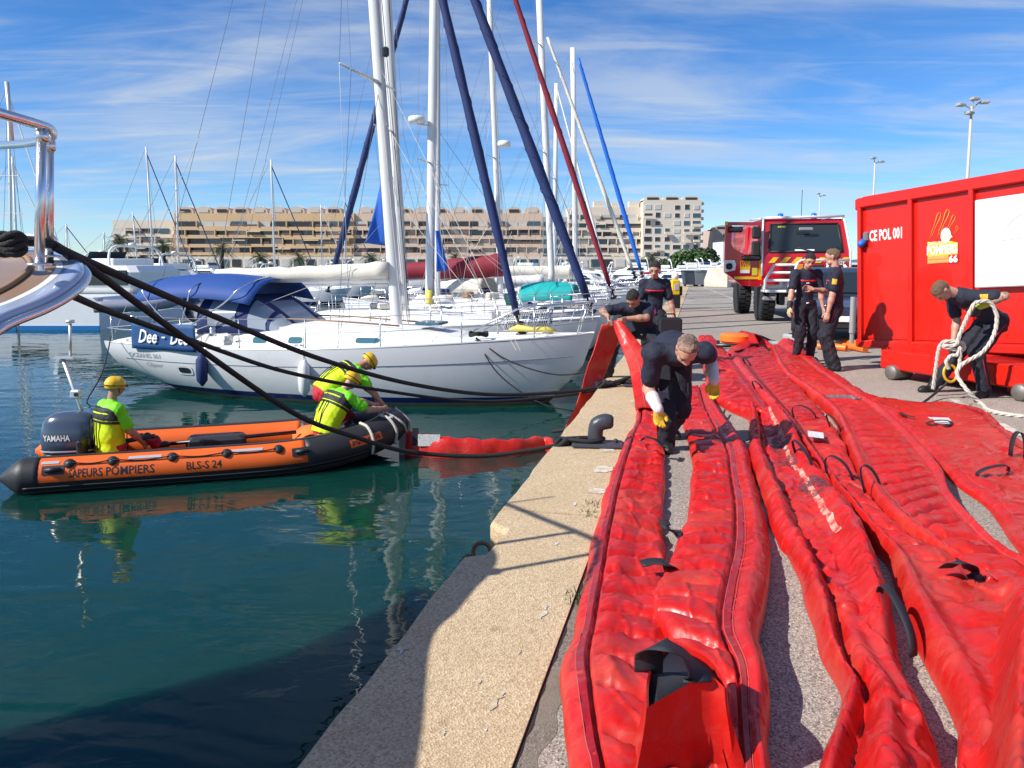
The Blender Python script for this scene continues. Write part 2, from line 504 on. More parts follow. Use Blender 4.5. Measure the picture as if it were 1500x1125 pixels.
cop['kind'] = 'structure'; del cop['category']
aN0, aN1 = QD.dot(G(681, 817)), QD.dot(G(722, 768))
k = -3
blocks = []
while A_N[0] + k * step < 58:
    a0, a1 = A_N[0] + k * step + 0.006, A_N[0] + (k + 1) * step - 0.006
    bev = 0.025
    # outline along edge with small wobble; the notch with the ring is bitten out of one block
    m_ = 14
    edge = []
    for i in range(m_ + 1):
        a = lerp(a0, a1, i / m_)
        edge.append((a, 0.006 * math.sin(a * 5.1) + 0.004 * math.sin(a * 13)))
    if a0 < aN0 < a1 or a0 < aN1 < a1:
        edge = [e for e in edge if not (aN0 - 0.04 < e[0] < aN1 + 0.04)] + [(max(a0, aN0 - .02), 0.0), (max(a0 + .005, aN0 + .04), 0.10), (min(a1 - .004, aN1 - .10), 0.13), (min(a1 - .002, aN1), 0.015)]
        edge = sorted(set((round(a, 4), e) for a, e in edge if a0 <= a <= a1))
    r = []
    for z, ins in ((-0.34, 0.0), (-bev, 0.0), (-bev * 0.3, bev * 0.35), (0.012, bev)):
        ring = [Q(a, e + ins, z) for a, e in edge]
        ring += [Q(a1 - ins * 0.3, CW - 0.004, z), Q(a0 + ins * 0.3, CW - 0.004, z)]
        r.append(ring)
    MB().loft(r[::-1], True).build('coping_block', 'coping_concrete', cop)
    k += 1
# faded white paint marks on the coping
mat('worn_paint', (0.66, 0.65, 0.62), 0.8, dirt=(0.52, 0.40, 0.25), dscale=24, dlo=0.40, dhi=0.56)
for (x, y, sx, sy) in ((889, 661, .13, .17), (884, 690, .14, .20), (875, 722, .12, .12), (930, 590, .10, .18)):
    c = G(x, y, 0.0)
    a, e = QD.dot(c), QN.dot(c) - QC
    pts = []
    for i in range(18):
        t = 2 * math.pi * i / 18; rr = 1 + 0.25 * rnd.uniform(-1, 1)
        ex, ey = math.copysign(abs(math.cos(t)) ** .5, math.cos(t)), math.copysign(abs(math.sin(t)) ** .5, math.sin(t))
        pts.append(Q(a + ey * sy * rr * .5, e + ex * sx * rr * .5, 0.016))
    mk = MB().add(pts, [tuple(range(18))]).build('paint_mark', 'worn_paint', cop)
for (x, y, s_) in ((793, 905, .028), (799, 893, .018), (724, 1035, .026), (733, 1026, .018), (712, 1075, .009), (590, 955, .03), (842, 742, .022), (700, 1005, .012), (760, 960, .01), (650, 1080, .008), (815, 800, .014)):
    c = G(x, y, 0.0); a, e = QD.dot(c), QN.dot(c) - QC; pts = []
    for i in range(14):
        t = 2 * math.pi * i / 14; rr = s_ * rnd.uniform(.35, 1.3)
        pts.append(Q(a + math.sin(t) * rr * 1.7, e + math.cos(t) * rr * .75, 0.0155))
    MB().add(pts, [tuple(range(14))]).build('paint_splash', 'worn_paint', cop)
# bay markings on the far pavement
mat('road_paint', (0.62, 0.58, 0.50), 0.8, dirt=(0.27, 0.25, 0.23), dscale=3, dlo=0.45, dhi=0.6)
mb = MB()
def mark(p, q, w_):
    d = (q - p).normalized(); s_ = Vector((d.y, -d.x, 0)) * w_ / 2; up = Vector((0, 0, 0.005))
    mb.add([p - s_ + up, p + s_ + up, q + s_ + up, q - s_ + up], [(0, 1, 2, 3)])
for yy in (424, 430):
    mark(G(1010, yy), G(1100, yy - 2), 0.25)
mark(G(1030, 421), G(1095, 446), 0.12); mark(G(1440, 602), G(1520, 612), 0.14); mark(G(1395, 585), G(1500, 640), 0.10)
mark(G(965, 448), G(1020, 440), .1)
mb.build('road_markings', 'road_paint')['kind'] = 'structure'
# low distant shore and hills
mat('hill_blue', (0.10, 0.15, 0.20), 0.95, var=0.15, vscale=0.002)
mb = MB()
ridge = []
for i in range(60):
    x = -3200 + i * 110
    hgt = 14 + 30 * max(0, math.sin(i * .21 + 1.0)) + 8 * math.sin(i * .63) + 4 * math.sin(i * 1.7)
    ridge.append((x, max(8, hgt)))
for (xa, ha), (xb, hb) in zip(ridge, ridge[1:]):
    mb.add([(xa, 5200, -2), (xb, 5200, -2), (xb, 5600, hb), (xa, 5600, ha), (xa, 6200, -2), (xb, 6200, -2)], [(0, 1, 2, 3), (3, 2, 5, 4)])
mb.build('hills', 'hill_blue', smooth=True)['kind'] = 'structure'
# far quay under the apartment blocks
mat('far_quay', (0.36, 0.33, 0.28), 0.9, var=0.2, vscale=0.3)
mb = MB()
mb.box((-60, 345, -2.2), (560, 260, 4.4)); mb.build('far_quay', 'far_quay')['kind'] = 'structure'

# dirty asphalt margin and open joint along the coping, with a few weeds
n = NT('asphalt_dirty')
vo = n.voronoi(150)
n.link(n.mix(n.rng(n.noise(3, 7, .7), .4, .65), n.ramp(vo.outputs['Color'], [(0, (.05, .045, .04)), (.5, (.17, .15, .125)), (1, (.34, .31, .27))]), (.22, .185, .14)), n.b.inputs['Base Color'])
n.b.inputs['Roughness'].default_value = .9; n.bump(vo.outputs['Distance'], .35, .006)
mat('joint_dark', (.03, .026, .022), .95)
mb1_, mb2_ = MB(), MB()
na = 1500
for i in range(na):
    a0, a1 = -4 + 22 * i / na, -4 + 22 * (i + 1) / na
    wv = lambda a: .16 + .07 * math.sin(a * 2.3) + .04 * math.sin(a * 7.1) + .025 * math.sin(a * 19)
    jg = lambda a: .007 + .004 * math.sin(a * 11) + .003 * math.sin(a * 29) + .002 * math.sin(a * 53)
    mb1_.add([Q(a0, CW + .001, .0015), Q(a0, CW + wv(a0), .0015), Q(a1, CW + wv(a1), .0015), Q(a1, CW + .001, .0015)], [(0, 1, 2, 3)])
    mb2_.add([Q(a0, CW - .003, .004), Q(a0, CW + jg(a0), .004), Q(a1, CW + jg(a1), .004), Q(a1, CW - .003, .004)], [(0, 1, 2, 3)])
mb1_.build('asphalt_margin', 'asphalt_dirty')['kind'] = 'structure'
mb2_.build('joint', 'joint_dark', pave)
mat('weed_green', (.09, .12, .035), .7, var=.3, vscale=30)
for i, (x, y) in enumerate(((836, 880), (868, 742), (862, 757))):
    c = G(x, y); mb = MB(); rd = random.Random(i)
    for k in range(26):
        b_ = c + Vector((rd.uniform(-.05, .05), rd.uniform(-.07, .07), .006)); d = Vector((rd.uniform(-1, 1), rd.uniform(-1, 1), rd.uniform(.4, 1.3))).normalized() * rd.uniform(.02, .05); s_ = d.cross(Vector((0, 0, 1))).normalized() * .004
        mb.add([b_ - s_, b_ + s_, b_ + d + s_ * .3, b_ + d - s_ * .3], [(0, 1, 2, 3)])
    o = mb.build('weed', 'weed_green'); tag(o, ('small green weed in the joint nearest the camera', 'small green weed in the joint, furthest of three', 'small green weed in the joint, middle of three')[i], 'weed', 'weeds in the quay joint'); center(o)
    o['kind'] = 'stuff'; del o['category']
# ================================================================== people: implicit figures turned into one skin each
def sdf(P, prims, k=0.03):
    """P (N,3); prims: (a, b, ra, rb[, axis, squash]); smooth union"""
    out = None
    for pr in prims:
        a = np.array(pr[0], float); b = np.array(pr[1], float); ra, rb = pr[2], pr[3]
        q = P - a; d = b - a
        if len(pr) > 4:
            ax = np.array(pr[4], float); ax /= np.linalg.norm(ax); s_ = 1 / pr[5] - 1
            q = q + np.outer(q @ ax, ax) * s_; d = d + ax * (d @ ax) * s_
        L = max(1e-9, d @ d)
        t = np.clip(q @ d / L, 0, 1)
        dist = np.linalg.norm(q - t[:, None] * d, axis=1) - (ra + (rb - ra) * t)
        if out is None: out = dist
        else:
            h_ = np.clip(0.5 + 0.5 * (out - dist) / k, 0, 1)
            out = dist * h_ + out * (1 - h_) - k * h_ * (1 - h_)
    return out
def surface(fn, lo, hi, h):
    """naive surface nets of fn<0 inside the box"""
    lo = np.array(lo, float); n = np.ceil((np.array(hi) - lo) / h).astype(int) + 1
    ax = [lo[i] + h * np.arange(n[i]) for i in range(3)]
    X = np.stack(np.meshgrid(*ax, indexing='ij'), -1).reshape(-1, 3)
    f = fn(X).reshape(n)
    f[0], f[-1], f[:, 0], f[:, -1], f[:, :, 0], f[:, :, -1] = [np.abs(q) + 1e-3 for q in (f[0], f[-1], f[:, 0], f[:, -1], f[:, :, 0], f[:, :, -1])]
    ins = f < 0
    c = tuple(m - 1 for m in n)
    cnt = np.zeros(c, int); pos = np.zeros(c + (3,)); ne = np.zeros(c)
    for dx in (0, 1):
        for dy in (0, 1):
            for dz in (0, 1):
                cnt += ins[dx:dx + c[0], dy:dy + c[1], dz:dz + c[2]]
    for axis in range(3):
        o = [i for i in range(3) if i != axis]
        for u in (0, 1):
            for v in (0, 1):
                s0 = [0, 0, 0]; s0[o[0]] = u; s0[o[1]] = v; s1 = list(s0); s1[axis] = 1
                fa = f[s0[0]:s0[0] + c[0], s0[1]:s0[1] + c[1], s0[2]:s0[2] + c[2]]
                fb = f[s1[0]:s1[0] + c[0], s1[1]:s1[1] + c[1], s1[2]:s1[2] + c[2]]
                m = (fa < 0) != (fb < 0)
                t = np.where(m, fa / np.where(fa == fb, 1, fa - fb), 0)
                for i in range(3): pos[..., i] += m * (s0[i] + (t if i == axis else 0))
                ne += m
    act = (cnt > 0) & (cnt < 8)
    idx = -np.ones(c, int); idx[act] = np.arange(act.sum())
    cells = np.argwhere(act)
    verts = lo + h * (cells + pos[act] / ne[act][:, None])
    faces = []
    for axis in range(3):
        o = [(axis + 1) % 3, (axis + 2) % 3]
        sl0 = [slice(1, m - 1) for m in n]; sl0[axis] = slice(0, n[axis] - 1)
        sl1 = list(sl0); sl1[axis] = slice(1, n[axis])
        A, B = ins[tuple(sl0)], ins[tuple(sl1)]
        for flip, m in ((False, A & ~B), (True, ~A & B)):
            e = np.argwhere(m)
            if not len(e): continue
            for i in range(3):
                if i != axis: e[:, i] += 1
            q = []
            for du, dv in ((-1, -1), (0, -1), (0, 0), (-1, 0)):
                g = e.copy(); g[:, o[0]] += du; g[:, o[1]] += dv
                q.append(idx[g[:, 0], g[:, 1], g[:, 2]])
            q = np.stack(q, 1)
            faces.append(q[:, ::-1] if flip else q)
    faces = np.concatenate(faces) if faces else np.zeros((0, 4), int)
    return verts, faces
def wob(P, f, s_):
    return np.sin(P[:, 0] * f + s_) * np.sin(P[:, 1] * f * 1.13 + 2 * s_) * np.sin(P[:, 2] * f * .9 + 3 * s_)
def skin(name, material, parent, prims, h=0.012, grow=0.0, clip=(), k=0.03, fold=0.0, ffreq=26, also=(), label=None, pad=0.03, seed=0.0, cut=()):
    """one smooth mesh round the prims; clip: half-spaces kept [(point, normal)]; also: more (prims,h,k) joined to the same mesh; cut: balls carved out"""
    V_, F_, off = [], [], 0
    for prs, hh, kk in [(prims, h, k)] + list(also):
        pts = np.array([p for pr in prs for p in (pr[0], pr[1])], float); rm = max(max(pr[2], pr[3]) for pr in prs) + grow + pad
        def fn(X):
            d = sdf(X, prs, kk) - grow
            if fold: d = d + fold * (wob(X, ffreq, 1.3 + seed) + .6 * wob(X, ffreq * 2.1, .4 + seed))
            for p, nn in clip:
                nn = np.array(nn, float); d = np.maximum(d, (np.array(p, float) - X) @ (nn / np.linalg.norm(nn)))
            for p, r in cut:
                d = np.maximum(d, r - np.linalg.norm(X - np.array(p, float), axis=1))
            return d
        v, f = surface(fn, pts.min(0) - rm, pts.max(0) + rm, hh)
        V_.append(v); F_.append(f + off); off += len(v)
    v, f = np.concatenate(V_), np.concatenate(F_)
    if not len(v): return None
    me = bpy.data.meshes.new(name); me.from_pydata(v.tolist(), [], f.tolist())
    me.polygons.foreach_set('use_smooth', [True] * len(me.polygons)); me.update()
    me.materials.append(MATS[material])
    o = bpy.data.objects.new(name, me); COL.objects.link(o); o.parent = parent; WM[o.name] = WM[parent.name].copy()
    if label: o['label'] = label
    return o
def ik(a, c, l1, l2, pole):
    d = c - a; L = min(d.length, (l1 + l2) * 0.999); dn = d.normalized(); c = a + dn * L
    x = (l1 * l1 - l2 * l2 + L * L) / (2 * L); y = math.sqrt(max(0, l1 * l1 - x * x))
    p = pole - dn * pole.dot(dn); p.normalize()
    return a + dn * x + p * y, c
def hand_prims(w_, d, palm, side, curl, grow=1.0):
    """fingers along d, palm normal palm, thumb on side"""
    d = d.normalized(); palm = (palm - d * palm.dot(d)).normalized(); s_ = palm.cross(d); s_ = s_ if s_.dot(side) > 0 else -s_
    pr = [(w_, w_ + d * .03, .027 * grow, .03 * grow, palm, .7), (w_ + d * .03, w_ + d * .075, .036 * grow, .04 * grow, palm, .42)]
    for i, (o, L) in enumerate(((.030, .072), (.010, .082), (-.010, .076), (-.029, .060))):
        p = w_ + d * .085 + s_ * o; dd = d.copy(); r = .0092 * grow
        for sgm in range(3):
            a = curl * (0.5 + .35 * sgm) * (1 + .08 * i)
            dd = (d * math.cos(a) + palm * math.sin(a)).normalized()
            q = p + dd * L * (.45, .32, .23)[sgm]
            pr.append((p, q, r, r * .9)); p = q; r *= .9
    p = w_ + d * .03 + s_ * .03; q = p + (d * .7 + s_ * .6 + palm * .25).normalized() * .042; e = q + (d * .9 + palm * (.3 + .3 * curl)).normalized() * .032
    pr += [(p, q, .013 * grow, .011 * grow), (q, e, .0105 * grow, .009 * grow)]
    return pr

mat('skin', (0.52, 0.29, 0.20), 0.5, var=0.12, vscale=18, bump=0.05, bscale=120)
mat('skin_tan', (0.42, 0.22, 0.14), 0.5, var=0.18, vscale=14)
mat('skin_tattoo', (0.44, 0.25, 0.17), 0.5, dirt=(0.16, 0.11, 0.09), dscale=26, dlo=0.5, dhi=0.58)
mat('hair_dark', (0.018, 0.014, 0.012), 0.6, bump=0.8, bscale=160, var=0.3, vscale=60)
mat('hair_grey', (0.15, 0.105, 0.08), 0.7, bump=0.8, bscale=160, dirt=(0.45, 0.27, 0.20), dscale=20, dlo=.42, dhi=.60)
mat('hair_sandy', (0.17, 0.10, 0.06), 0.65, bump=0.8, bscale=160, var=0.4, vscale=90)
mat('navy_shirt', (0.012, 0.016, 0.034), 0.8, var=0.25, vscale=9, bump=0.35, bscale=45)
mat('navy_trousers', (0.010, 0.012, 0.022), 0.8, var=0.25, vscale=8, bump=0.4, bscale=40)
mat('red_piping', (0.30, 0.015, 0.03), 0.7)
mat('red_band', (0.62, 0.02, 0.04), 0.6)
mat('boot_black', (0.012, 0.012, 0.013), 0.45, bump=0.3, bscale=60)
mat('glove_yellow', (0.62, 0.40, 0.02), 0.7, var=0.2, vscale=30, bump=0.4, bscale=60)
mat('glove_tan', (0.55, 0.42, 0.22), 0.8, var=0.2, vscale=30)
mat('glove_cuff', (0.62, 0.60, 0.58), 0.85, var=0.12, vscale=30, bump=0.3, bscale=70)
mat('glove_black', (0.02, 0.02, 0.022), 0.7)
mat('glove_lime', (0.35, 0.45, 0.03), 0.7)
mat('patch_pink', (0.62, 0.14, 0.30), 0.6, var=0.3, vscale=60)
mat('patch_yellow', (0.75, 0.47, 0.02), 0.6, dirt=(0.55, 0.08, 0.03), dscale=50, dlo=0.5, dhi=0.6)
mat('eye_dark', (0.02, 0.014, 0.012), 0.3)
mat('lip', (0.36, 0.13, 0.11), 0.5)
mat('neon_yellow', (0.62, 0.80, 0.0), 0.6, var=0.06, vscale=8, bump=0.35, bscale=22)
mat('neon_green', (0.20, 0.78, 0.01), 0.65, var=0.06, vscale=8, bump=0.35, bscale=25)
mat('vest_black', (0.016, 0.017, 0.02), 0.65, bump=0.4, bscale=40)
mat('vest_grey', (0.30, 0.31, 0.33), 0.7)
mat('red_trousers', (0.42, 0.012, 0.03), 0.75, var=0.2, vscale=8, bump=0.4, bscale=35)
mat('helmet_yellow', (0.85, 0.50, 0.005), 0.28, coat=0.4)

def person(label, loc, rz, pelvis, lean=(0.05, 0.1), twist=0.0, side=0.0, head=(0.0, 0.0), hands=None, poles=None, feet=None, toes=(0.2, -0.2), knees=None,
           hair='hair_dark', hairline=0.35, skin_m='skin', left_skin=None, outfit='fire', gloves=(None, None), curls=(0.7, 0.7), hdirs=(None, None), scale=1.0, female=False, group='firefighters on the quay',
           patch=None, patch_side=1, bald=False, palms=(None, None), longhair=False):
    """local frame: +y ahead of the person, +x to its right, z up. index 0 = right, 1 = left"""
    root = thing('person', label, 'person', loc, rz, group)
    S = scale
    Vx, Vy, Vz = Vector((1, 0, 0)), Vector((0, 1, 0)), Vector((0, 0, 1))
    P = Vector(pelvis)
    def updir(l): return Vector((math.sin(side), math.sin(l), math.cos(l))).normalized()
    T1, T2 = updir(lean[0]), updir(lean[1])
    waist = P + T1 * .17 * S; neck = waist + T2 * .345 * S
    Rv = Vector((math.cos(twist), math.sin(twist), 0)); Rv = (Rv - T2 * Rv.dot(T2)).normalized(); Fv = T2.cross(Rv)
    chest = waist + T2 * .19 * S
    R1 = (Vx - T1 * Vx.dot(T1)).normalized(); F1 = T1.cross(R1)
    sh = [neck - T2 * .055 * S + Rv * s_ * (.165 if female else .185) * S for s_ in (1, -1)]
    hip = [P + R1 * s_ * .095 * S - T1 * .03 for s_ in (1, -1)]
    feet = [Vector(f) for f in (feet or ((.12, 0, 0), (-.12, 0, 0)))]
    knees = knees or ((0, 1, 0), (0, 1, 0))
    hands = [Vector(h_) for h_ in (hands or ((.28, .05, .78), (-.28, .05, .78)))]
    poles = [Vector(p) for p in (poles or ((.5, -1, 0), (-.5, -1, 0)))]
    leg, arm = [], []
    for i in (0, 1):
        ank = feet[i] + Vz * .085
        kn, ank = ik(hip[i], ank, .43 * S, .43 * S, Vector(knees[i]))
        leg.append((hip[i], kn, ank))
        el, wr = ik(sh[i], hands[i], .295 * S, .255 * S, poles[i])
        arm.append((sh[i], el, wr))
    # head
    hyaw, hpitch = head
    hu = (T2 * math.cos(hpitch) + Fv * math.sin(hpitch)).normalized()
    hf0 = (Fv * math.cos(hpitch) - T2 * math.sin(hpitch)).normalized()
    hr0 = hf0.cross(hu)
    hf = (hf0 * math.cos(hyaw) + hr0 * math.sin(hyaw)).normalized(); hr = hf.cross(hu)
    hc = neck + (T2 * .5 + hu * .5).normalized() * .075 * S + hu * .115 * S + hf * .02
    H = lambda x, y, z: hc + hr * x + hf * y + hu * z
    hp = [(H(0, -.022, .03), H(0, .012, .034), .083, .08, hr, .90), (H(0, .03, 0), H(0, .048, -.072), .064, .038, hr, .95),
          (H(-.03, .035, -.07), H(.03, .035, -.07), .03, .03), (H(0, .085, .018), H(0, .108, -.018), .010, .0135), (H(-.015, .096, -.02), H(.015, .096, -.02), .009, .009),
          (H(-.03, .078, .036), H(.03, .078, .036), .014, .014), (H(0, .082, -.048), H(0, .082, -.052), .016, .016),
          (neck - T2 * .03 * S, H(0, -.02, -.05), .058 * S, .052)]
    for s_ in (-1, 1):
        hp.append((H(s_ * .078, -.012, .012), H(s_ * .074, -.006, -.022), .019, .013, hr, .45))
    cuts = [(H(s_ * .033, .106, .014), .017) for s_ in (-1, 1)]
    bare, sleeve = [], []
    also = []
    for i in (0, 1):
        s0, e0, w0 = arm[i]
        d = Vector(hdirs[i]) if hdirs[i] is not None else (w0 - e0)
        palm = Vector(palms[i]) if palms[i] is not None else (-Vx if i == 0 else Vx) - Vz * .2
        hpz = hand_prims(w0, d, palm, Fv + Vz * .1, curls[i], 1.0 if not female else .9)
        fore = [(s0, e0, .05 * S, .042 * S), (e0, lerp(e0, w0, .35), .042 * S, .043 * S), (lerp(e0, w0, .3), w0, .042 * S, .027 * S)]
        g = gloves[i]
        if left_skin and i == left_skin[0]:
            skin('arm', left_skin[1], root, fore, .010, k=.02, label='tattooed forearm')
        else: bare += fore
        if g is None: also.append((hpz, .0055, .006))
        else:
            skin('glove', g[0], root, hpz, .0055, grow=.004, k=.008)
            if g[1]:
                skin('glove_cuff', g[1], root, [(lerp(e0, w0, .42 if g[2] else .72), lerp(e0, w0, 1.02), .054 if g[2] else .045, .040)], .008, fold=.002, ffreq=60)
    bare += [(neck - T2 * .06, neck, .07, .06)]
    skin('body', skin_m, root, hp, .0065, k=.02, also=[(bare, .010, .02)] + also, cut=cuts)
    for s_ in (-1, 1):
        MB().ball(H(s_ * .032, .089, .015), (.0115, .0115, .0095), 8, 6).build('eye', 'eye_dark', root, True, world=False)
        MB().tube([H(s_ * .016, .096, .037), H(s_ * .034, .094, .041), H(s_ * .05, .084, .035)], .0045, 5).build('eyebrow', hair, root, True, world=False)
    MB().tube([H(-.022, .091, -.047), H(0, .098, -.045), H(.022, .091, -.047)], .0055, 6, flat=.8).build('mouth', 'lip', root, True, world=False)
    if hair:
        hpr = [(H(0, -.026, .034), H(0, .010, .042), .086, .082, hr, .90)]
        if longhair: hpr += [(H(0, -.085, .03), H(0, -.12, .02), .04, .045), (H(0, -.12, .02), H(0, -.13, -.04), .035, .02)]
        skin('hair', hair, root, hpr, .0065, grow=.0035, clip=[(H(0, .05, .055 + (.03 if bald else 0)), hu * .75 - hf * .75), (H(0, -.05, -.035), hu * .9 - hf * .4)], fold=.005, ffreq=85)
    # clothes
    tw = .9 if female else 1.0
    torso = [(P - T1 * .02, waist, .135 * S, .125 * S * tw, F1, .78), (waist, chest, .130 * S * tw, .145 * S * tw, Fv, .74), (chest, neck - T2 * .10 * S, .150 * S * tw, .135 * S * tw, Fv, .70),
             (sh[0], sh[1], .068 * S, .068 * S), (neck - T2 * .06, neck - T2 * .005, .075, .064)]
    if female: torso.append((chest + Fv * .07 - Rv * .06 + T2 * .02, chest + Fv * .07 + Rv * .06 + T2 * .02, .065, .065))
    for i in (0, 1):
        s0, e0, w0 = arm[i]
        sleeve += [(s0, lerp(s0, e0, .70), .066 * S, .063 * S)]
    fire = outfit == 'fire'
    shirt_m = 'navy_shirt' if fire else 'neon_green'
    skin('shirt', shirt_m, root, torso + sleeve, .012, grow=.007, fold=.008, ffreq=31, k=.04, clip=[(P - T1 * .035, T1)], seed=rz)
    legs = [(P - T1 * .01, P - T1 * .05, .135 * S, .13 * S, F1, .82)]
    for a, b, c_ in leg:
        legs += [(a, b, .098 * S, .072 * S), (b, c_ - Vz * .015, .074 * S, .062 * S)]
    skin('trousers', 'navy_trousers' if fire else 'red_trousers', root, legs, .011, grow=.006, fold=.012, ffreq=27, k=.05, clip=[(P + T1 * .05, -T1)], seed=rz + 1)
    for i in (0, 1):
        a, b, c_ = leg[i]; f = feet[i]; ang = toes[i]
        td = Vector((math.sin(ang), math.cos(ang), 0))
        skin('boot', 'boot_black', root, [(c_ + Vz * .04, f + Vz * .06, .058, .055), (f - td * .03 + Vz * .045, f + td * .12 + Vz * .035, .046, .042), (f + td * .12 + Vz * .035, f + td * .155 + Vz * .03, .042, .036)], .011, clip=[(f + Vz * .001, Vz)], k=.03)
    if fire:
        MB().tube([P + R1 * .0 + F1 * .118 * S + T1 * .0 - R1 * .02, P + F1 * .118 * S + R1 * .02], .016, 6, flat=.8).build('belt_buckle', 'steel', root, True, world=False)
        skin('belt', 'glove_black', root, [torso[0]], .010, grow=.009, clip=[(P - T1 * .0, T1), (P + T1 * .04, -T1)])
        skin('chest_band', 'red_band', root, torso, .009, grow=.0115, fold=.008, ffreq=31, k=.04, clip=[(chest - T2 * .005, T2), (chest + T2 * .022, -T2), (chest - Fv * .05, Fv)], seed=rz)
        for s_ in (0, 1):
            a, b, c_ = leg[s_]; q = Rv if s_ == 0 else -Rv
            q2 = Vx if s_ == 0 else -Vx
            MB().tube([a + q2 * .105 * S - Vz * .02, lerp(a, b, .5) + q2 * .093 * S, b + q2 * .081 * S, c_ + q2 * .068 * S], .006, 5).build('trouser_piping', 'red_piping', root, True, world=False)
            m_ = lerp(a, b, .72); ax2 = (b - a).normalized()
            skin('cargo_pocket', 'navy_trousers', root, [(a, b, .098 * S, .072 * S)], .009, grow=.017, clip=[(m_ - ax2 * .085, ax2), (m_ + ax2 * .085, -ax2), (m_ + q2 * .045 * S, q2)], fold=.004)
        MB().bbox(chest + Fv * .113 * S + Rv * .02 - T2 * .03, (.05, .012, .022), .004).build('name_tag', 'lettering_white', root, world=False)
        # collar
        MB().tube([neck + T2 * .01 + Fv * .07, neck + T2 * .02 + Rv * .068 + Fv * .01, neck + T2 * .03 - Fv * .06, neck + T2 * .02 - Rv * .068 + Fv * .01, neck + T2 * .01 + Fv * .07], .013, 6, flat=1.6).build('collar', 'navy_shirt', root, True, world=False)
        if patch:
            i = patch_side; s0, e0, w0 = arm[i]; ax_ = (e0 - s0).normalized(); outd = (Rv if i == 0 else -Rv); outd = (outd - ax_ * outd.dot(ax_)).normalized() if abs(outd.dot(ax_)) < .95 else Fv
            pc = lerp(s0, e0, .38) + outd * .068
            skin('sleeve_patch', patch, root, sleeve[i:i + 1], .005, grow=.0115, clip=[(pc - ax_ * .04, ax_), (pc + ax_ * .042, -ax_), (pc - outd * .02, outd), (pc - ax_.cross(outd) * .034, ax_.cross(outd)), (pc + ax_.cross(outd) * .034, -ax_.cross(outd))], fold=.004, ffreq=26)
    return root, dict(head=hc, H=H, arm=arm, leg=leg, torso=torso, P=P, waist=waist, chest=chest, neck=neck, T1=T1, T2=T2, R=Rv, F=Fv, sleeve=sleeve, hp=hp, hf=hf, hu=hu, hr=hr, R1=R1, F1=F1)
# ================================================================== red containment booms on the quay
from mathutils import noise as mnoise
def boom_material(name, base, seed):
    n = NT(name)
    off = n.mapping((1, 1, 1)); off.node.inputs['Location'].default_value = (seed * 3.1, seed * 7.7, 0)
    tone = n.ramp(n.noise(2.2, 6, 0.65, off), [(0.3, tuple(c * 0.80 for c in base)), (0.7, tuple(min(1, c * 1.12) for c in base))])
    # chalky scuffs running along wear lines, and dry dust
    sc1 = n.mapping((1.3, 9.0, 4), (0, 0, 0.45)); sc1.node.inputs['Location'].default_value = (seed, seed * 2, 0)
    scuff = n.rng(n.noise(2.6, 8, 0.72, sc1, 0.3), 0.53, 0.72)
    c = n.mix(n.math('MULTIPLY', scuff, 0.42), tone, (0.46, 0.10, 0.09))
    dust = n.rng(n.noise(1.3, 9, 0.75, off), 0.50, 0.72)
    c = n.mix(n.math('MULTIPLY', dust, 0.34), c, (0.40, 0.17, 0.11))
    sc2 = n.mapping((5.0, 1.0, 3), (0, 0, 0.25)); sc2.node.inputs['Location'].default_value = (seed * 5, 0, 0)
    grime = n.rng(n.noise(1.7, 9, 0.8, sc2), 0.62, 0.74)
    c = n.mix(n.math('MULTIPLY', grime, 0.72), c, (0.09, 0.045, 0.05))
    n.link(c, n.b.inputs['Base Color'])
    rr = n.rng(n.noise(3.5, 6, 0.7, off), 0.35, 0.7, 0.27, 0.50)
    n.link(n.math('ADD', rr, n.math('MULTIPLY', dust, 0.25)), n.b.inputs['Roughness'])
    n.b.inputs['Specular IOR Level'].default_value = 0.5
    vd = n.voronoi(5.0, n.mapping((1, 1, .3), (0, 0, seed))); vd.feature = 'DISTANCE_TO_EDGE'
    nd = n.t.nodes.new('ShaderNodeTexNoise'); nd.inputs['Scale'].default_value = 3.0; nd.inputs['Detail'].default_value = 3
    n.link(off, nd.inputs['Vector'])
    vm = n.t.nodes.new('ShaderNodeVectorMath'); vm.operation = 'MULTIPLY_ADD'; vm.inputs[1].default_value = (.35, .35, .35)
    n.link(nd.outputs['Color'], vm.inputs[0]); n.link(off, vm.inputs[2]); n.link(vm.outputs[0], vd.inputs['Vector'])
    crease = n.rng(vd.outputs['Distance'], 0.0, 0.10)
    n.bump(n.math('ADD', n.math('MULTIPLY', crease, 0.55), n.math('ADD', n.math('MULTIPLY', n.noise(9, 6, 0.65, off), .9), n.math('MULTIPLY', n.noise(45, 4, 0.6), 0.22))), 0.16, 0.012)
    return n.m
for i in range(5): boom_material('boom_red_%d' % i, (0.53, 0.009 + .001 * i, 0.007), i + 1)
boom_material('boom_dark', (0.33, 0.005, 0.012), 9)
mat('thread', (0.40, 0.10, 0.10), 0.8)
mat('label_white', (0.72, 0.72, 0.70), 0.5, dirt=(0.45, 0.45, 0.44), dscale=60, dlo=0.5, dhi=0.6)
mat('brass', (0.45, 0.36, 0.14), 0.4, 0.7)
mat('zip_grey', (0.20, 0.20, 0.21), 0.5, 0.4)

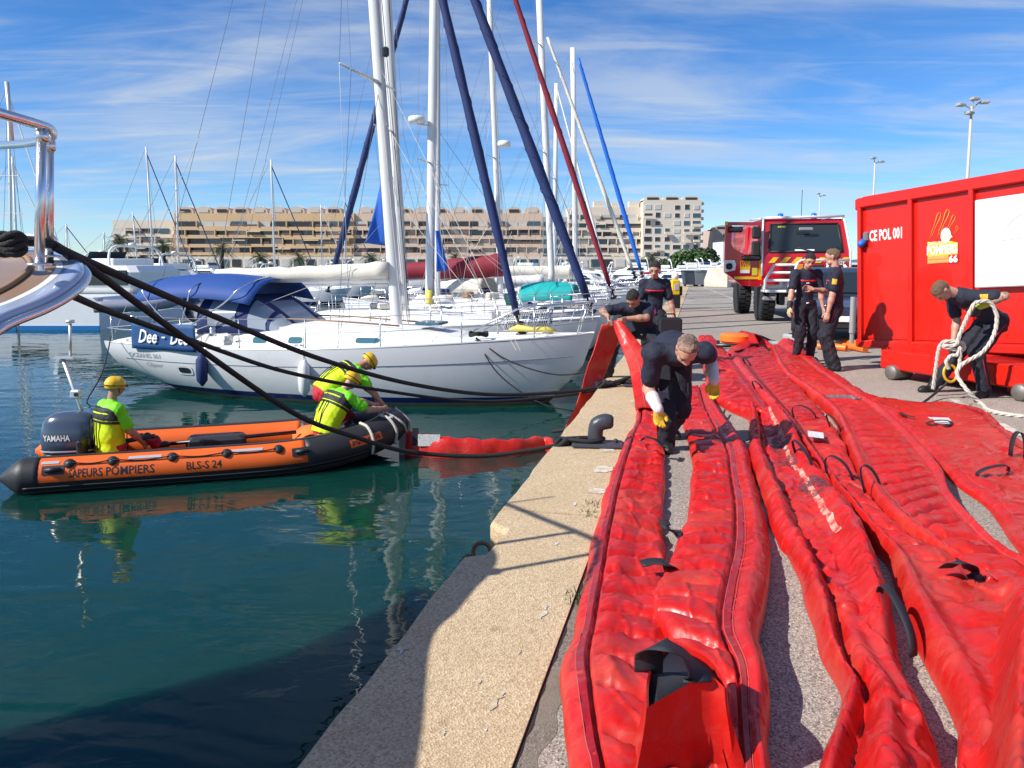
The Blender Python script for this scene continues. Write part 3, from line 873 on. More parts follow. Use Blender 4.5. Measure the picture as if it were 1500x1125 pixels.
def rows_to_world(rows, n=10):
    L = spline([G(*r[0]) for r in rows], n); Rr = spline([G(*r[1]) for r in rows], n)
    Hh = spline([Vector((r[2] if len(r) > 2 else 0, r[3] if len(r) > 3 else 1, 0)) for r in rows], n)
    # resample evenly along the centre line
    C = [(a + b) / 2 for a, b in zip(L, Rr)]
    acc = [0.0]
    for a, b in zip(C, C[1:]): acc.append(acc[-1] + (b - a).length)
    return L, Rr, Hh, acc
def panel(name, rows, material, parent, prof, res=0.013, nu=36, period=0.27, pil=0.05, wr=0.012, seed=0.0, mask=None, phase=0.0):
    """cloth lying on the ground between two edge lines; prof(u, s, t) gives the body height, pil the cushions between cross welds"""
    L, Rr, Hh, acc = rows_to_world(rows)
    tot = acc[-1]; nv = max(8, int(tot / res))
    import bisect
    def at(s_):
        i = min(len(acc) - 2, max(0, bisect.bisect_right(acc, s_) - 1)); t = (s_ - acc[i]) / max(1e-9, acc[i + 1] - acc[i])
        return lerp(L[i], L[i + 1], t), lerp(Rr[i], Rr[i + 1], t), lerp(Hh[i], Hh[i + 1], t)
    cache = [at(tot * j / nv) for j in range(nv + 1)]
    top = []
    def f(u, v):
        j = int(round(v * nv)); a, b, hh = cache[j]; s_ = tot * v
        p = lerp(a, b, u); wdt = (b - a).length
        e = max(0.0, 1 - abs(2 * u - 1) ** 7) ** .5
        m = mask(u) if mask else 1.0
        skew = 0.05 * math.sin(u * 3 + seed)
        fx = ((s_ + skew * wdt + phase + .012 * math.sin(u * 9 + s_ * 3)) / period) % 1.0; c_ = 1.05 - math.exp(-min(fx, 1 - fx) * period / .022)
        z = hh.x + hh.y * prof(u, s_, v) * (0.25 + .75 * e) + pil * m * (c_ - .7) * e
        q = Vector((p.x * 3.2 + seed * 9, p.y * 3.2, seed))
        z += wr * (mnoise.noise(q) + .5 * mnoise.noise(q * 2.7)) * (.35 + .65 * e) * 1.2
        q2 = Vector((p.x * 4.4 - p.y * 2.6 + seed, p.y * 3.1 + p.x * 3.7, seed + 8)); c2_ = abs(mnoise.noise(q2)); z += wr * 1.3 * max(0, .09 - c2_) / .09 * (.3 + .7 * e)
        c3_ = abs(mnoise.noise(q2 * 2.1 + Vector((3, 1, 0)))); z -= wr * .8 * max(0, .08 - c3_) / .08
        # sharp creases
        cr = abs(mnoise.noise(Vector((p.x * 2.1 + p.y * 2.0 + seed * 3, p.y * 1.1 - p.x * 3.0, seed + 4))))
        z += wr * 1.5 * max(0, .22 - cr) / .22 * m
        side = mnoise.noise(Vector((s_ * 3.5, seed * 5 + u, 1.7))) * .016 * (abs(2 * u - 1) ** 4)
        p = p + (b - a).normalized() * side
        if u in (0.0, 1.0): z = max(0.006, hh.x * .9 + .004)
        return Vector((p.x, p.y, max(0.008, z)))
    mb = MB().grid(f, nu, nv)
    # close the underside so that the cloth has a body
    w1 = nu + 1; N = len(mb.v)
    rim = [i for i in range(w1)] + [j * w1 + nu for j in range(1, nv + 1)] + [nv * w1 + i for i in range(nu - 1, -1, -1)] + [j * w1 for j in range(nv - 1, 0, -1)]
    for i in rim: mb.v.append(Vector((mb.v[i].x, mb.v[i].y, max(0.004, mb.v[i].z - .03))))
    for k_, (a, b) in enumerate(zip(rim, rim[1:] + rim[:1])):
        mb.f.append((b, a, N + k_, N + (k_ + 1) % len(rim)))
    o = mb.build(name, material, parent, smooth=True)
    def surf(u, v, up=0.0):
        p = f(round(u * nu) / nu, round(v * nv) / nv); p.z += up; return p
    return o, surf, tot
def seam(parent, surf, u, material='thread', r=0.0016, lift=0.003, n=140, name='seam', v0=0.0, v1=1.0, dash=False):
    pts = [surf(u, lerp(v0, v1, i / n), lift) for i in range(n + 1)]
    return MB().tube(pts, r, 4).build(name, material, parent)
def weld(parent, surf, u0, u1, material, v0=0.0, v1=1.0, lift=.004, n=150, name='weld_strip'):
    """a flat strip of doubled fabric along the panel"""
    mb = MB().grid(lambda a, b: surf(lerp(u0, u1, a), lerp(v0, v1, b), lift), 2, n)
    return mb.build(name, material, parent, smooth=True)
def strap(parent, p, q, hgt, width=.045, side=None, name='handle_strap', lean=Vector((0, 0, 0)), th=.004, material='webbing', n=14):
    """flat webbing loop standing up between two points"""
    p, q = Vector(p), Vector(q); d = (q - p); w_ = side if side is not None else d.cross(Vector((0, 0, 1)))
    w_ = w_.normalized() * width / 2
    mid = []
    for i in range(n + 1):
        t = i / n; a = math.pi * t
        c_ = lerp(p, q, .5 - .5 * math.cos(a) * (1.12 - .12 * abs(math.cos(a)))) + Vector((0, 0, 1)) * hgt * math.sin(a) ** .8 + lean * math.sin(a)
        mid.append(c_)
    return MB().sheet(lambda u, v: mid[int(round(v * n))] + w_ * (2 * u - 1), 2, n, th).build(name, material, parent, smooth=True)
def flat_strap(parent, pts, width=.045, name='handle_strap', material='webbing', th=.004):
    P = spline(pts, 6); n = len(P) - 1
    def f(u, v):
        i = int(round(v * n)); d = P[min(i + 1, n)] - P[max(i - 1, 0)]
        s_ = d.cross(Vector((0, 0, 1))); s_ = s_.normalized() if s_.length > 1e-6 else Vector((1, 0, 0))
        return P[i] + s_ * width * (u - .5)
    return MB().sheet(f, 2, n, th).build(name, material, parent, smooth=True)
flatp = lambda h: (lambda u, s_, v: h)

# ---- boom nearest the water: two panels side by side, then lifted and led over the edge into the water
bA = thing('containment_boom', 'red boom nearest the water, lifted over the quay edge, black handle on its near end', 'boom', G(950, 800), 0, 'red booms laid out on the quay')
A1r = [((931, 598), (962, 598), .05), ((931, 622), (968, 625)), ((915, 648), (974, 655)), ((888, 720), (974, 715)), ((869, 792), (973, 790)), ((853, 860), (976, 850)), ((837, 940), (978, 930), .02),
       ((822, 1005), (990, 1005), .06), ((822, 1060), (1005, 1070), .08), ((835, 1140), (1010, 1150), .06), ((850, 1230), (1020, 1240), .05), ((860, 1600), (1040, 1600), .03)]
def profA1(u, s_, v): return .055 + .025 * math.sin(min(1, u * 1.6) * math.pi) - (.035 if .20 < u < .26 else 0)
o, sA1, t_ = panel('ribbed_panel', A1r, 'boom_red_0', bA, profA1, pil=.05, wr=.008, period=.235, mask=lambda u: max(0, min(1, (u - .24) * 7)), seed=1.0, nu=46)
weld(bA, sA1, .13, .20, 'boom_dark'); seam(bA, sA1, .122); seam(bA, sA1, .24)
A2r = [((1003, 577), (1036, 572), .02), ((1000, 610), (1054, 606)), ((1004, 640), (1078, 638)), ((1013, 672), (1096, 665)), ((1013, 700), (1103, 700)), ((1008, 752), (1116, 745)), ((996, 792), (1125, 790)),
       ((976, 845), (1129, 830), .03), ((954, 905), (1123, 905), .07), ((962, 950), (1114, 985), .09), ((1000, 1010), (1126, 1040), .08), ((1012, 1080), (1127, 1100), .05), ((1020, 1230), (1135, 1230), .04), ((1040, 1600), (1150, 1600), .02)]
def profA2(u, s_, v): return .06 + .035 * math.exp(-((u - .86) / .10) ** 2) - (.03 if .60 < u < .64 else 0)
o, sA2, t_ = panel('ribbed_panel', A2r, 'boom_red_1', bA, profA2, pil=.055, wr=.008, period=.215, mask=lambda u: max(0, min(1, (.62 - u) * 7)), seed=2.3, nu=46)
weld(bA, sA2, .655, .72, 'boom_dark', .25, 1); seam(bA, sA2, .645); seam(bA, sA2, .735)
flat_strap(bA, [G(940, 826, .13), G(958, 822, .14), G(978, 826, .13), G(985, 840, .06)], .075)
flat_strap(bA, [G(972, 762, .07), G(976, 770, .10), G(988, 781, .05), G(999, 782, .05)], .06)
# strap pulled up by the gloved hand
flat_strap(bA, [G(985, 658, .08), G(972, 655, .13), D(962, 645, 5.93), D(946, 640, 5.95), D(940, 645, 5.97)], .05)
# open pocket standing up at the near end
rim = [G(947, 1037, .33), G(985, 1015, .34), G(1036, 990, .36), G(1064, 1008, .33), G(1056, 982, .34), G(1030, 955, .33), G(985, 940, .32), G(960, 962, .33), G(948, 995, .34)]
cxy = sum((p for p in rim), Vector()) / len(rim)
def wall_pt(i, t):
    p = rim[i % len(rim)]; o = (p - cxy); o.z = 0
    sag = .05 * math.sin(t * 3.1) * math.sin(i * 2.1)
    q = p + o * (.55 * t ** 1.6) + Vector((0, 0, -(p.z - .03) * t)); q += o.normalized() * sag * t; return q
rr = []
rs = spline(rim + [rim[0]], 5)[:-1]
mbp = MB()
rings = []
for k_ in range(9):
    t = k_ / 8; ring = []
    for i, p in enumerate(rs):
        o_ = p - cxy; o_.z = 0; o_n = o_.normalized()
        wv = .022 * t * math.sin(i * 1.3) + .012 * math.sin(i * 2.7 + t * 4)
        ring.append(p + o_ * (.50 * t ** 1.5) + o_n * wv * t + Vector((0, 0, -(p.z - .02) * t)))
    rings.append(ring)
inner = [[p + (cxy - p) * .06 + Vector((0, 0, -.004)) for p in rs], [p + (cxy - p) * .16 + Vector((0, 0, -.25)) for p in rs]]
mbp.loft([inner[1][::1], inner[0]] + rings, False)
mbp.f = [f[::-1] for f in mbp.f]
mbp.build('end_pocket', 'boom_red_2', bA, smooth=True, sharp=50)
lin = MB().loft([[p + (cxy - p) * .10 + Vector((0, 0, -.02)) for p in rs], [p + (cxy - p) * .2 + Vector((0, 0, -.27)) for p in rs]], True)
lin.build('pocket_dark_fill', 'webbing', bA, smooth=True)  # black fill stands for the shade inside the pocket's open mouth
flat_strap(bA, [G(950, 985, .33), G(953, 950, .42), G(975, 944, .45), G(1000, 958, .42), G(1018, 985, .37), G(1022, 1000, .35)], .085, 'handle_strap')
# lifted length: from the ground up to the man's hands
def ruled(name, rows, material, parent, nu=14, per=12, wr=.012, th=.012, seed=0.0):
    Lp = spline([r[0] for r in rows], per); Rp = spline([r[1] for r in rows], per); n = len(Lp) - 1
    def f(u, v):
        j = int(round(v * n)); p = lerp(Lp[j], Rp[j], u)
        d = (Rp[j] - Lp[j]); t = Lp[min(j + 1, n)] - Lp[max(0, j - 1)]; nn = d.cross(t); nn = nn.normalized() if nn.length > 1e-9 else Vector((0, 0, 1))
        q = p * 3.0 + Vector((seed, 0, 0))
        return p + nn * wr * 2 * (mnoise.noise(q) + .5 * mnoise.noise(q * 2.9)) + nn * .03 * math.sin(u * math.pi)
    o = MB().sheet(f, nu, n, th).build(name, material, parent, smooth=True)
    return o, f
lift = [(G(931, 600, .11), G(964, 600, .11)), (D(928, 575, 8.6), D(958, 572, 8.55)), (D(921, 538, 9.1), D(957, 535, 9.0)), (D(908, 503, 9.5), D(934, 500, 9.4)), (D(897, 474, 9.72), D(908, 468, 9.66))]
o, fl = ruled('lifted_panel', lift, 'boom_red_3', bA, seed=1.0)
MB().tube([fl(.45, i / 40) + Vector((-.004, -.012, .006)) for i in range(41)], .004, 4).build('seam', 'thread', bA)
hang = [(D(881, 476, 9.78), D(908, 468, 9.70)), (D(872, 505, 9.74), D(906, 498, 9.86)), (D(860, 540, 9.6), D(890, 540, 9.95)), (D(852, 568, 9.4), D(880, 566, 9.72)), (D(843, 597, 9.25), D(868, 592, 9.5)), (D(828, 630, 9.15), D(846, 640, 9.35)), (D(818, 690, 9.3), D(835, 700, 9.6))]
ruled('hanging_panel', hang, 'boom_red_4', bA, seed=4.0, wr=.01)
# floating length in the water
fb = spline([G(594, 664, WATER), G(640, 668, WATER), G(700, 668, WATER), G(760, 664, WATER), G(803, 657, WATER), Vector((.75, 10.2, WATER)), Vector((.62, 9.4, WATER))], 14)
nfb = len(fb) - 1
def ffb(u, v):
    i = int(round(v * nfb)); t = i / nfb; d = (fb[min(i + 1, nfb)] - fb[max(0, i - 1)]).normalized(); s_ = Vector((d.y, -d.x, 0))
    hgt = (.34 * (1 - .55 * min(1, t * 1.35)) + .012 * math.sin(i * .8) + .006 * math.sin(i * 2.1))
    a = math.pi * u
    puff = (.05 + .02 * abs(math.sin(i * .28)))
    return fb[i] + s_ * (-math.cos(a)) * puff * -1.6 + Vector((0, 0, -.10 + (hgt + .10) * math.sin(a) ** .6))
MB().grid(ffb, 12, nfb).build('floating_panel', 'boom_red_3', bA, smooth=True)
MB().obox(fb[0] + Vector((-.03, 0, .12)), Vector((.05, .01, 0)), Vector((0, .10, 0)), Vector((0, 0, .2))).build('end_clamp', 'zip_grey', bA)
for i_ in (8,):
    c_ = ffb(.62, i_ / nfb)
MB().obox(ffb(.28, 6 / nfb) + Vector((0, -.02, .04)), Vector((.045, 0, 0)), Vector((0, .012, 0)), Vector((0, 0, .13))).build('handle_strap', 'webbing', bA)
MB().obox(ffb(.22, 10 / nfb) + Vector((.06, -.02, .02)), Vector((.16, .0, 0)), Vector((0, .006, 0)), Vector((0, 0, .085))).build('name_label', 'label_white', bA)

# ---- second boom: ribbed upper length, folded near length
bB = thing('containment_boom', 'red boom with dark scrape marks lying second from the water', 'boom', G(1150, 750), 0, 'red booms laid out on the quay')
Br = [((1022, 498), (1044, 497)), ((1026, 515), (1058, 512)), ((1031, 548), (1088, 550)), ((1045, 583), (1110, 578)), ((1062, 600), (1126, 603)), ((1097, 616), (1142, 626), .02)]
o, sB, t_ = panel('ribbed_panel', Br, 'boom_red_1', bB, lambda u, s_, v: .08, pil=.04, period=.22, seed=3.1, nu=30, mask=lambda u: max(0, min(1, (.75 - u) * 7)))
seam(bB, sB, .76); weld(bB, sB, .80, .88, 'boom_dark')
Cr = [((1096, 612), (1142, 620), .05), ((1098, 640), (1168, 650)), ((1098, 677), (1193, 690)), ((1114, 725), (1232, 735)), ((1136, 793), (1262, 785)), ((1157, 820), (1280, 828)), ((1171, 857), (1297, 872)), ((1190, 920), (1309, 927)), ((1206, 975), (1320, 1000)),
      ((1232, 1028), (1356, 1072)), ((1222, 1080), (1372, 1125)), ((1198, 1130), (1388, 1180)), ((1180, 1220), (1410, 1270)), ((1170, 1700), (1480, 1700))]
def profC(u, s_, v):
    ridge = .15 * math.exp(-((u - .80) / .17) ** 2) * (.7 + .3 * math.sin(s_ * 2.1)) + .07 * math.exp(-((u - .12) / .10) ** 2)
    low = .12 * max(0, v - .62) * math.exp(-((u - .45 - .5 * (v - .7)) / .18) ** 2) * 5
    return .055 + ridge + low - .03 * math.exp(-((u - .28) / .04) ** 2)
o, sC, t_ = panel('folded_panel', Cr, 'boom_red_0', bB, profC, pil=.0, wr=.014, seed=5.2, nu=48)
n = NT('worn_stripe'); cc = n.mix(n.rng(n.noise(16, 6, .7), .42, .62), (0.62, 0.05, 0.04), (0.62, 0.42, 0.33)); n.link(cc, n.b.inputs['Base Color']); n.b.inputs['Roughness'].default_value = .7
weld(bB, sC, .58, .64, 'worn_stripe', .02, .55, .005)
n = NT('scrape_mark'); cc = n.mix(n.rng(n.noise(30, 7, .75), .40, .60), (0.22, 0.04, 0.05), (0.07, 0.055, 0.06)); n.link(cc, n.b.inputs['Base Color']); n.b.inputs['Roughness'].default_value = .6; n.link(n.rng(n.noise(11, 7, .8), .44, .60), n.b.inputs['Alpha'])
for (v0, v1, u0, u1) in ((.10, .15, .32, .62), (.17, .25, .38, .70), (.25, .31, .42, .70), (.36, .43, .48, .82)):
    def fm(a, b, v0=v0, v1=v1, u0=u0, u1=u1):
        x, y = 2 * a - 1, 2 * b - 1; k_ = math.sqrt(max(0, 1 - .5 * y * y)), math.sqrt(max(0, 1 - .5 * x * x))
        return sC(lerp(u0, u1, .5 + .5 * x * k_[0]), lerp(v0, v1, .5 + .5 * y * k_[1]), .006)
    MB().grid(fm, 12, 12).build('scrape_mark', 'scrape_mark', bB, smooth=True)
strap(bB, G(1288, 872, .15), G(1338, 962, .05), .10, .045, side=Vector((1, .5, 0)))
flat_strap(bB, [G(1062, 600, .06), G(1056, 620, .04), G(1068, 640, .02), G(1080, 648, .015), G(1102, 643, .02)], .02)

# ---- third boom: ribbed, with webbing loops
bD = thing('containment_boom', 'red ribbed boom with several webbing loops and a white label, middle of the row', 'boom', G(1220, 700), 0, 'red booms laid out on the quay')
Dr = [((1062, 526), (1112, 505), .02), ((1080, 548), (1146, 540)), ((1108, 584), (1170, 570)), ((1140, 620), (1205, 612)), ((1163, 652), (1235, 655)), ((1200, 703), (1263, 722)), ((1245, 764), (1311, 783)), ((1290, 820), (1368, 822)), ((1306, 850), (1420, 850)),
      ((1330, 920), (1490, 910)), ((1362, 990), (1560, 980)), ((1392, 1052), (1600, 1040)), ((1440, 1200), (1650, 1200))]
def profD(u, s_, v): return .075 + .05 * math.exp(-((u - .12) / .10) ** 2) + .09 * max(0, v - .7) * 2 * math.sin(u * math.pi)
o, sD, t_ = panel('ribbed_panel', Dr, 'boom_red_2', bD, profD, pil=.045, wr=.008, period=.24, seed=7.7, nu=40, mask=lambda u: max(0, min(1, (u - .3) * 6)))
seam(bD, sD, .30, v1=.75); weld(bD, sD, .20, .27, 'boom_dark', .2, .75)
Er = [((1128, 516), (1152, 512), .02), ((1146, 553), (1200, 548)), ((1182, 582), (1250, 585)), ((1219, 617), (1296, 615)), ((1240, 665), (1342, 660)), ((1264, 725), (1380, 705)), ((1312, 783), (1397, 750)), ((1360, 820), (1456, 818)), ((1400, 850), (1500, 850)), ((1440, 890), (1560, 890), .02)]
def profE(u, s_, v): return .07 + .045 * math.exp(-((u - .06) / .07) ** 2) + .05 * math.exp(-((u - .93) / .06) ** 2)
o, sE, t_ = panel('ribbed_panel', [(a[0], a[1], .03 + (a[2] if len(a) > 2 else 0)) for a in Er], 'boom_red_4', bD, profE, pil=.05, wr=.007, period=.23, seed=9.1, nu=40, mask=lambda u: max(0, min(1, (u - .12) * 7, (.85 - u) * 7)))
seam(bD, sE, .14); seam(bD, sE, .85)
MB().grid(lambda a, b: sE(lerp(.15, .85, a), .52 + .006 * b, .012), 16, 1).build('zip_closure', 'zip_grey', bD)
# top end: gaping folded mouth
mouth = [(G(1066, 522, .10), G(1108, 508, .06)), (D(1072, 505, 13.4), D(1112, 503, 13.3)), (D(1081, 488, 13.7), D(1106, 490, 13.5)), (D(1090, 487, 14.0), D(1120, 497, 13.8)), (G(1105, 505, .10), G(1140, 510, .08))]
ruled('gaping_end', mouth, 'boom_red_0', bD, seed=2.0, wr=.03)
for (p, q, hg, wd) in (((1163, 612), (1196, 613), .12, .04), ((1166, 668), (1192, 690), .16, .05), ((1213, 700), (1250, 705), .16, .05), ((1267, 722), (1290, 714), .16, .05), ((1216, 626), (1232, 632), .13, .04), ((1106, 570), (1118, 572), .1, .04), ((1092, 534), (1100, 536), .1, .05)):
    strap(bD, G(*p, .09), G(*q, .09), hg, wd, side=Vector((.6, .8, 0)), lean=Vector((-.06, .02, 0)))
flat_strap(bD, [G(1385, 832, .16), G(1402, 822, .22), G(1418, 826, .2), G(1424, 838, .14), G(1432, 850, .12)], .07)
MB().plate([G(1183, 631, .135), G(1206, 634, .135), G(1207, 642, .135), G(1184, 639, .135)], .003).build('name_label', 'label_white', bD)

# ---- fourth boom: flat, furthest from the water
bF = thing('containment_boom', 'flat red boom with a white label furthest from the water', 'boom', G(1380, 660), 0, 'red booms laid out on the quay')
Fr = [((1138, 514), (1164, 512), .08), ((1158, 535), (1196, 533)), ((1195, 566), (1237, 560)), ((1242, 593), (1292, 590)), ((1300, 612), (1425, 601)), ((1347, 658), (1482, 640)), ((1395, 709), (1535, 682)), ((1440, 741), (1585, 715)), ((1497, 818), (1640, 790)), ((1540, 880), (1720, 850))]
o, sF, t_ = panel('flat_panel', Fr, 'boom_red_3', bF, lambda u, s_, v: .06 + (.08 * max(0, 1 - v * 2.6)) * math.sin(u * math.pi), pil=.008, period=.9, wr=.010, seed=11.3, nu=40)
seam(bF, sF, .10, v0=.35); seam(bF, sF, .90, v0=.35); weld(bF, sF, .86, .895, 'boom_dark', .35, 1)
MB().obox((G(1312, 602, .03) + G(1420, 598, .03)) / 2, (G(1420, 598) - G(1312, 602)) / 2, Vector((.01, .02, 0)), Vector((0, 0, .012))).build('end_bar', 'alu', bF)
for p in ((1313, 602), (1421, 599)): MB().lathe([(.016, 0), (.016, .05)], G(*p, .02), n=8).build('end_bolt', 'brass', bF)
MB().plate([G(1359, 611, .075), G(1390, 612, .075), G(1397, 621, .075), G(1372, 620, .075)], .003).build('name_label', 'label_white', bF)
flat_strap(bF, [G(1356, 620, .075), G(1370, 616, .10), G(1388, 616, .10), G(1394, 621, .08), G(1378, 624, .075), G(1358, 621, .07)], .03)
flat_strap(bF, [G(1318, 604, .075), G(1326, 608, .09), G(1340, 611, .08)], .04)
strap(bF, G(1430, 697, .07), G(1476, 690, .07), .07, .05, side=Vector((.2, 1, 0)), lean=Vector((0, -.05, 0)))
strap(bF, G(1480, 668, .07), G(1502, 672, .07), .20, .05, side=Vector((0, 1, 0)))

# ---- heaped near end of another boom at the right edge of the picture
bG = thing('containment_boom', 'crumpled red boom end heaped in the near right corner', 'boom', G(1480, 1080), 0, 'red booms laid out on the quay')
Gr = [((1400, 880), (1640, 860), .02), ((1395, 960), (1660, 930)), ((1392, 1030), (1680, 1000)), ((1402, 1070), (1700, 1060)), ((1400, 1130), (1720, 1130)), ((1395, 1230), (1740, 1230)), ((1400, 1700), (1800, 1700))]
def profG(u, s_, v):
    c_ = .40 - .22 * v
    return .08 + .30 * math.sin(min(1, v * 1.5) * math.pi / 2) * math.exp(-((u - c_) / (.10 if u < c_ else .28)) ** 2) + .08 * math.sin(u * 9 + v * 4) ** 2 * v
panel('heaped_panel', Gr, 'boom_red_2', bG, profG, pil=0, wr=.018, seed=13.3, nu=60, res=.015)
# ================================================================== boats
mat('yellow_canvas', (.62, .52, .12), .7, bump=.4, bscale=12)
mat('glass_blue', (0.05, 0.14, 0.18), 0.08, spec=0.6)
mat('hull_stripe', (0.16, 0.18, 0.22), 0.4)
mat('ship_grey', (0.42, 0.43, 0.44), 0.6)  # one even grey for wells, floors, transoms and deck boxes
mat('teak', (0.30, 0.19, 0.12), 0.35, var=0.2, vscale=8, stretch=(1, 14, 1), coat=0.3)
class Hull:
    """sailing hull in its own frame: x from stern to bow, y to port, z up from the water"""
    def __init__(s, L, B, f_stern=1.05, f_bow=1.40, rake=.55, bowrake=.5):
        s.L, s.B, s.fs, s.fb, s.rake, s.br = L, B, f_stern, f_bow, rake, bowrake
    def b(s, t):
        if t > .42: return s.B / 2 * max(0.0, 1 - ((t - .42) / .58) ** 2.1)
        return s.B / 2 * (1 - .30 * ((.42 - t) / .42) ** 2)
    def zs(s, t): return s.fs + (s.fb - s.fs) * max(0, t - .15) ** 1.6 / (.85 ** 1.6) - .03 * math.sin(t * math.pi)
    def zk(s, t):
        if t < .15: return .22 - .32 * t / .15
        if t > .93: return -.10 + (s.zs(1) * .55 + .1) * ((t - .93) / .07) ** 1.5
        return -.10 - .42 * math.sin((t - .15) / .78 * math.pi)
    def pt(s, t, z, side=-1, out=0.0):
        zk, zs = s.zk(t), s.zs(t); z = max(min(z, zs), zk)
        q = (1 - (z - zk) / max(1e-6, zs - zk)); sn = max(0, min(1, q)) ** (1 / 1.5)
        y = s.b(t) * max(0, 1 - sn * sn) ** .28
        f = max(0, 1 - z / zs)
        x = t * s.L + s.rake * f ** 1.6 * max(0, 1 - t / .15) - s.br * f * max(0, (t - .7) / .3) ** 2
        return Vector((x, side * (y + out), z))
    def skin(s, z0, z1, rows, n=48, out=0.0):
        """band between levels z0 (upper; None = sheer) and z1"""
        mb = MB()
        for side in (-1, 1):
            def f(u, v):
                t = u; top = s.zs(t) if z0 is None else z0
                return s.pt(t, lerp(top, z1, v), side, out)
            k = len(mb.f); mb.grid(f, n, rows)
            if side > 0: mb.f[k:] = [q[::-1] for q in mb.f[k:]]
        return mb
    def transom(s):
        mb = MB(); zs = s.zs(0); N = 12
        Lp = [s.pt(0, lerp(zs, s.zk(0), i / N), -1) for i in range(N + 1)]; Rp = [s.pt(0, lerp(zs, s.zk(0), i / N), 1) for i in range(N + 1)]
        for i in range(N): mb.add([Lp[i], Lp[i + 1], Rp[i + 1], Rp[i]], [(0, 1, 2, 3)])
        return mb
    def deck(s, inset=0.0, dz=0.0, t0=0.0, t1=1.0, camber=.06):
        mb = MB()
        def f(u, v):
            t = lerp(t0, t1, u); y = s.b(t) * (2 * v - 1) * (1 - inset); zs = s.zs(t) + dz
            return Vector((t * s.L, y, zs + camber * (1 - (2 * v - 1) ** 2)))
        mb.grid(f, 40, 10); return mb
def canopy(x0, x1, w_, z, arch, sag, th=.02, droop=.0, nx=14, ny=10):
    def f(u, v):
        y = (2 * v - 1)
        return Vector((lerp(x0, x1, u), y * w_, z + arch * (1 - abs(y) ** 2.6) - sag * (2 * u - 1) ** 2 - droop * abs(y) ** 4))
    return MB().sheet(f, nx, ny, th)
def wires(root, pairs, r=.006, name='rigging_wire', m='wire'):
    for a, b in pairs: MB().tube([a, b], r, 4).build(name, m, root)
def sail_boat(label, bow, rz, L, B, mast_base, mast_top, hull_m='gelcoat', boom=None, boom_m='cream_canvas', stay=None, stay_m='navy_canvas', stay_r=.09, mast_r=.1, spreaders=(), detail=True, boot='boot_blue', hood=None, name='sailing_boat', group=None, fs=1.05, fb=1.4):
    dirv = Vector((math.cos(rz), math.sin(rz), 0)); st = Vector(bow) - dirv * L
    root = thing(name, label, 'boat', (st.x, st.y, WATER), rz, group)
    h = Hull(L, B, fs, fb)
    lw = lambda p: WM[root.name] @ Vector(p)
    h.skin(None, .17, 10).build('hull', hull_m, root, True, world=False)
    h.skin(.17, .06, 2, out=.001).build('boot_stripe', boot, root, True, world=False)
    h.skin(.06, -.45, 4).build('bottom', 'bottom_paint', root, True, world=False)
    h.transom().build('transom', hull_m, root, True, world=False)
    h.deck().build('deck', 'deck_white', root, True, world=False)
    # toe rail
    for sd in (-1, 1):
        MB().tube([h.pt(i / 40, h.zs(i / 40), sd, -.015) + Vector((0, 0, .02)) for i in range(41)], .022, 5).build('toe_rail', 'alu', root, True, world=False)
    # coachroof
    rings = []
    for i in range(15):
        t = .30 + .47 * i / 14; hw = h.b(t) * .60; hh = .40 * (1 - (i / 14) ** 3) + .02; z0 = h.zs(t) + .01
        if i == 0: hh *= .9
        rings.append([Vector((t * L, hw * c, z0 + hh * s_)) for c, s_ in ((-1.08, 0), (-1.0, .55), (-.88, .92), (-.5, 1.03), (0, 1.08), (.5, 1.03), (.88, .92), (1.0, .55), (1.08, 0))])
    MB().loft(rings, True, closed=False).build('coachroof', 'deck_white', root, True, world=False, sharp=40)
    # rails
    zt = .62
    posts = [.02, .10, .22, .36, .50, .64, .78, .90]
    for sd in (-1, 1):
        for t in posts:
            p = h.pt(t, h.zs(t), sd, -.05); MB().tube([p, p + Vector((0, 0, zt))], .013, 6).build('stanchion', 'steel', root, True, world=False)
        for z in (zt, zt * .52):
            MB().tube([h.pt(t, h.zs(t), sd, -.05) + Vector((0, 0, z)) for t in posts], .006, 4).build('lifeline', 'wire', root, world=False)
    pul = [h.pt(.90, h.zs(.9), -1, -.05) + Vector((0, 0, zt)), Vector((L * .985, -.22, h.zs(1) + zt + .02)), Vector((L * 1.0, 0, h.zs(1) + zt + .03)), Vector((L * .985, .22, h.zs(1) + zt + .02)), h.pt(.90, h.zs(.9), 1, -.05) + Vector((0, 0, zt))]
    MB().tube(spline(pul, 5), .014, 6).build('pulpit', 'steel', root, True, world=False)
    for y in (-.18, .18): MB().tube([Vector((L * .97, y * .6, h.zs(1))), Vector((L * .985, y, h.zs(1) + zt + .02))], .013, 6).build('pulpit_post', 'steel', root, True, world=False)
    psh = [h.pt(.10, h.zs(.1), -1, -.05) + Vector((0, 0, zt)), Vector((.05, -h.b(0) * .95, h.zs(0) + zt)), Vector((.0, -h.b(0) * .3, h.zs(0) + zt))]
    for sd in (1, -1):
        for z in (0, -.3):
            MB().tube(spline([Vector((p.x, p.y * sd, p.z + z)) for p in psh], 5), .013, 6).build('pushpit', 'steel', root, True, world=False)
    # mast and rigging (given in world space)
    mb_, mt_ = Vector(mast_base), Vector(mast_top)
    MB().tube([mb_ - Vector((0, 0, .5)), mb_, lerp(mb_, mt_, .5), mt_], mast_r, 12, flat=.72).build('mast', 'mast_white', root, True)
    side = Vector((-dirv.y, dirv.x, 0))
    for (f_, w_) in spreaders:
        c = lerp(mb_, mt_, f_)
        for sd in (-1, 1):
            MB().tube([c, c + side * sd * w_ - dirv * .12 + Vector((0, 0, .05))], [.035, .02], 6).build('spreader', 'alu', root, True)
    chain = [lw(h.pt(.56, h.zs(.56), sd, -.08)) for sd in (-1, 1)]
    wl = []
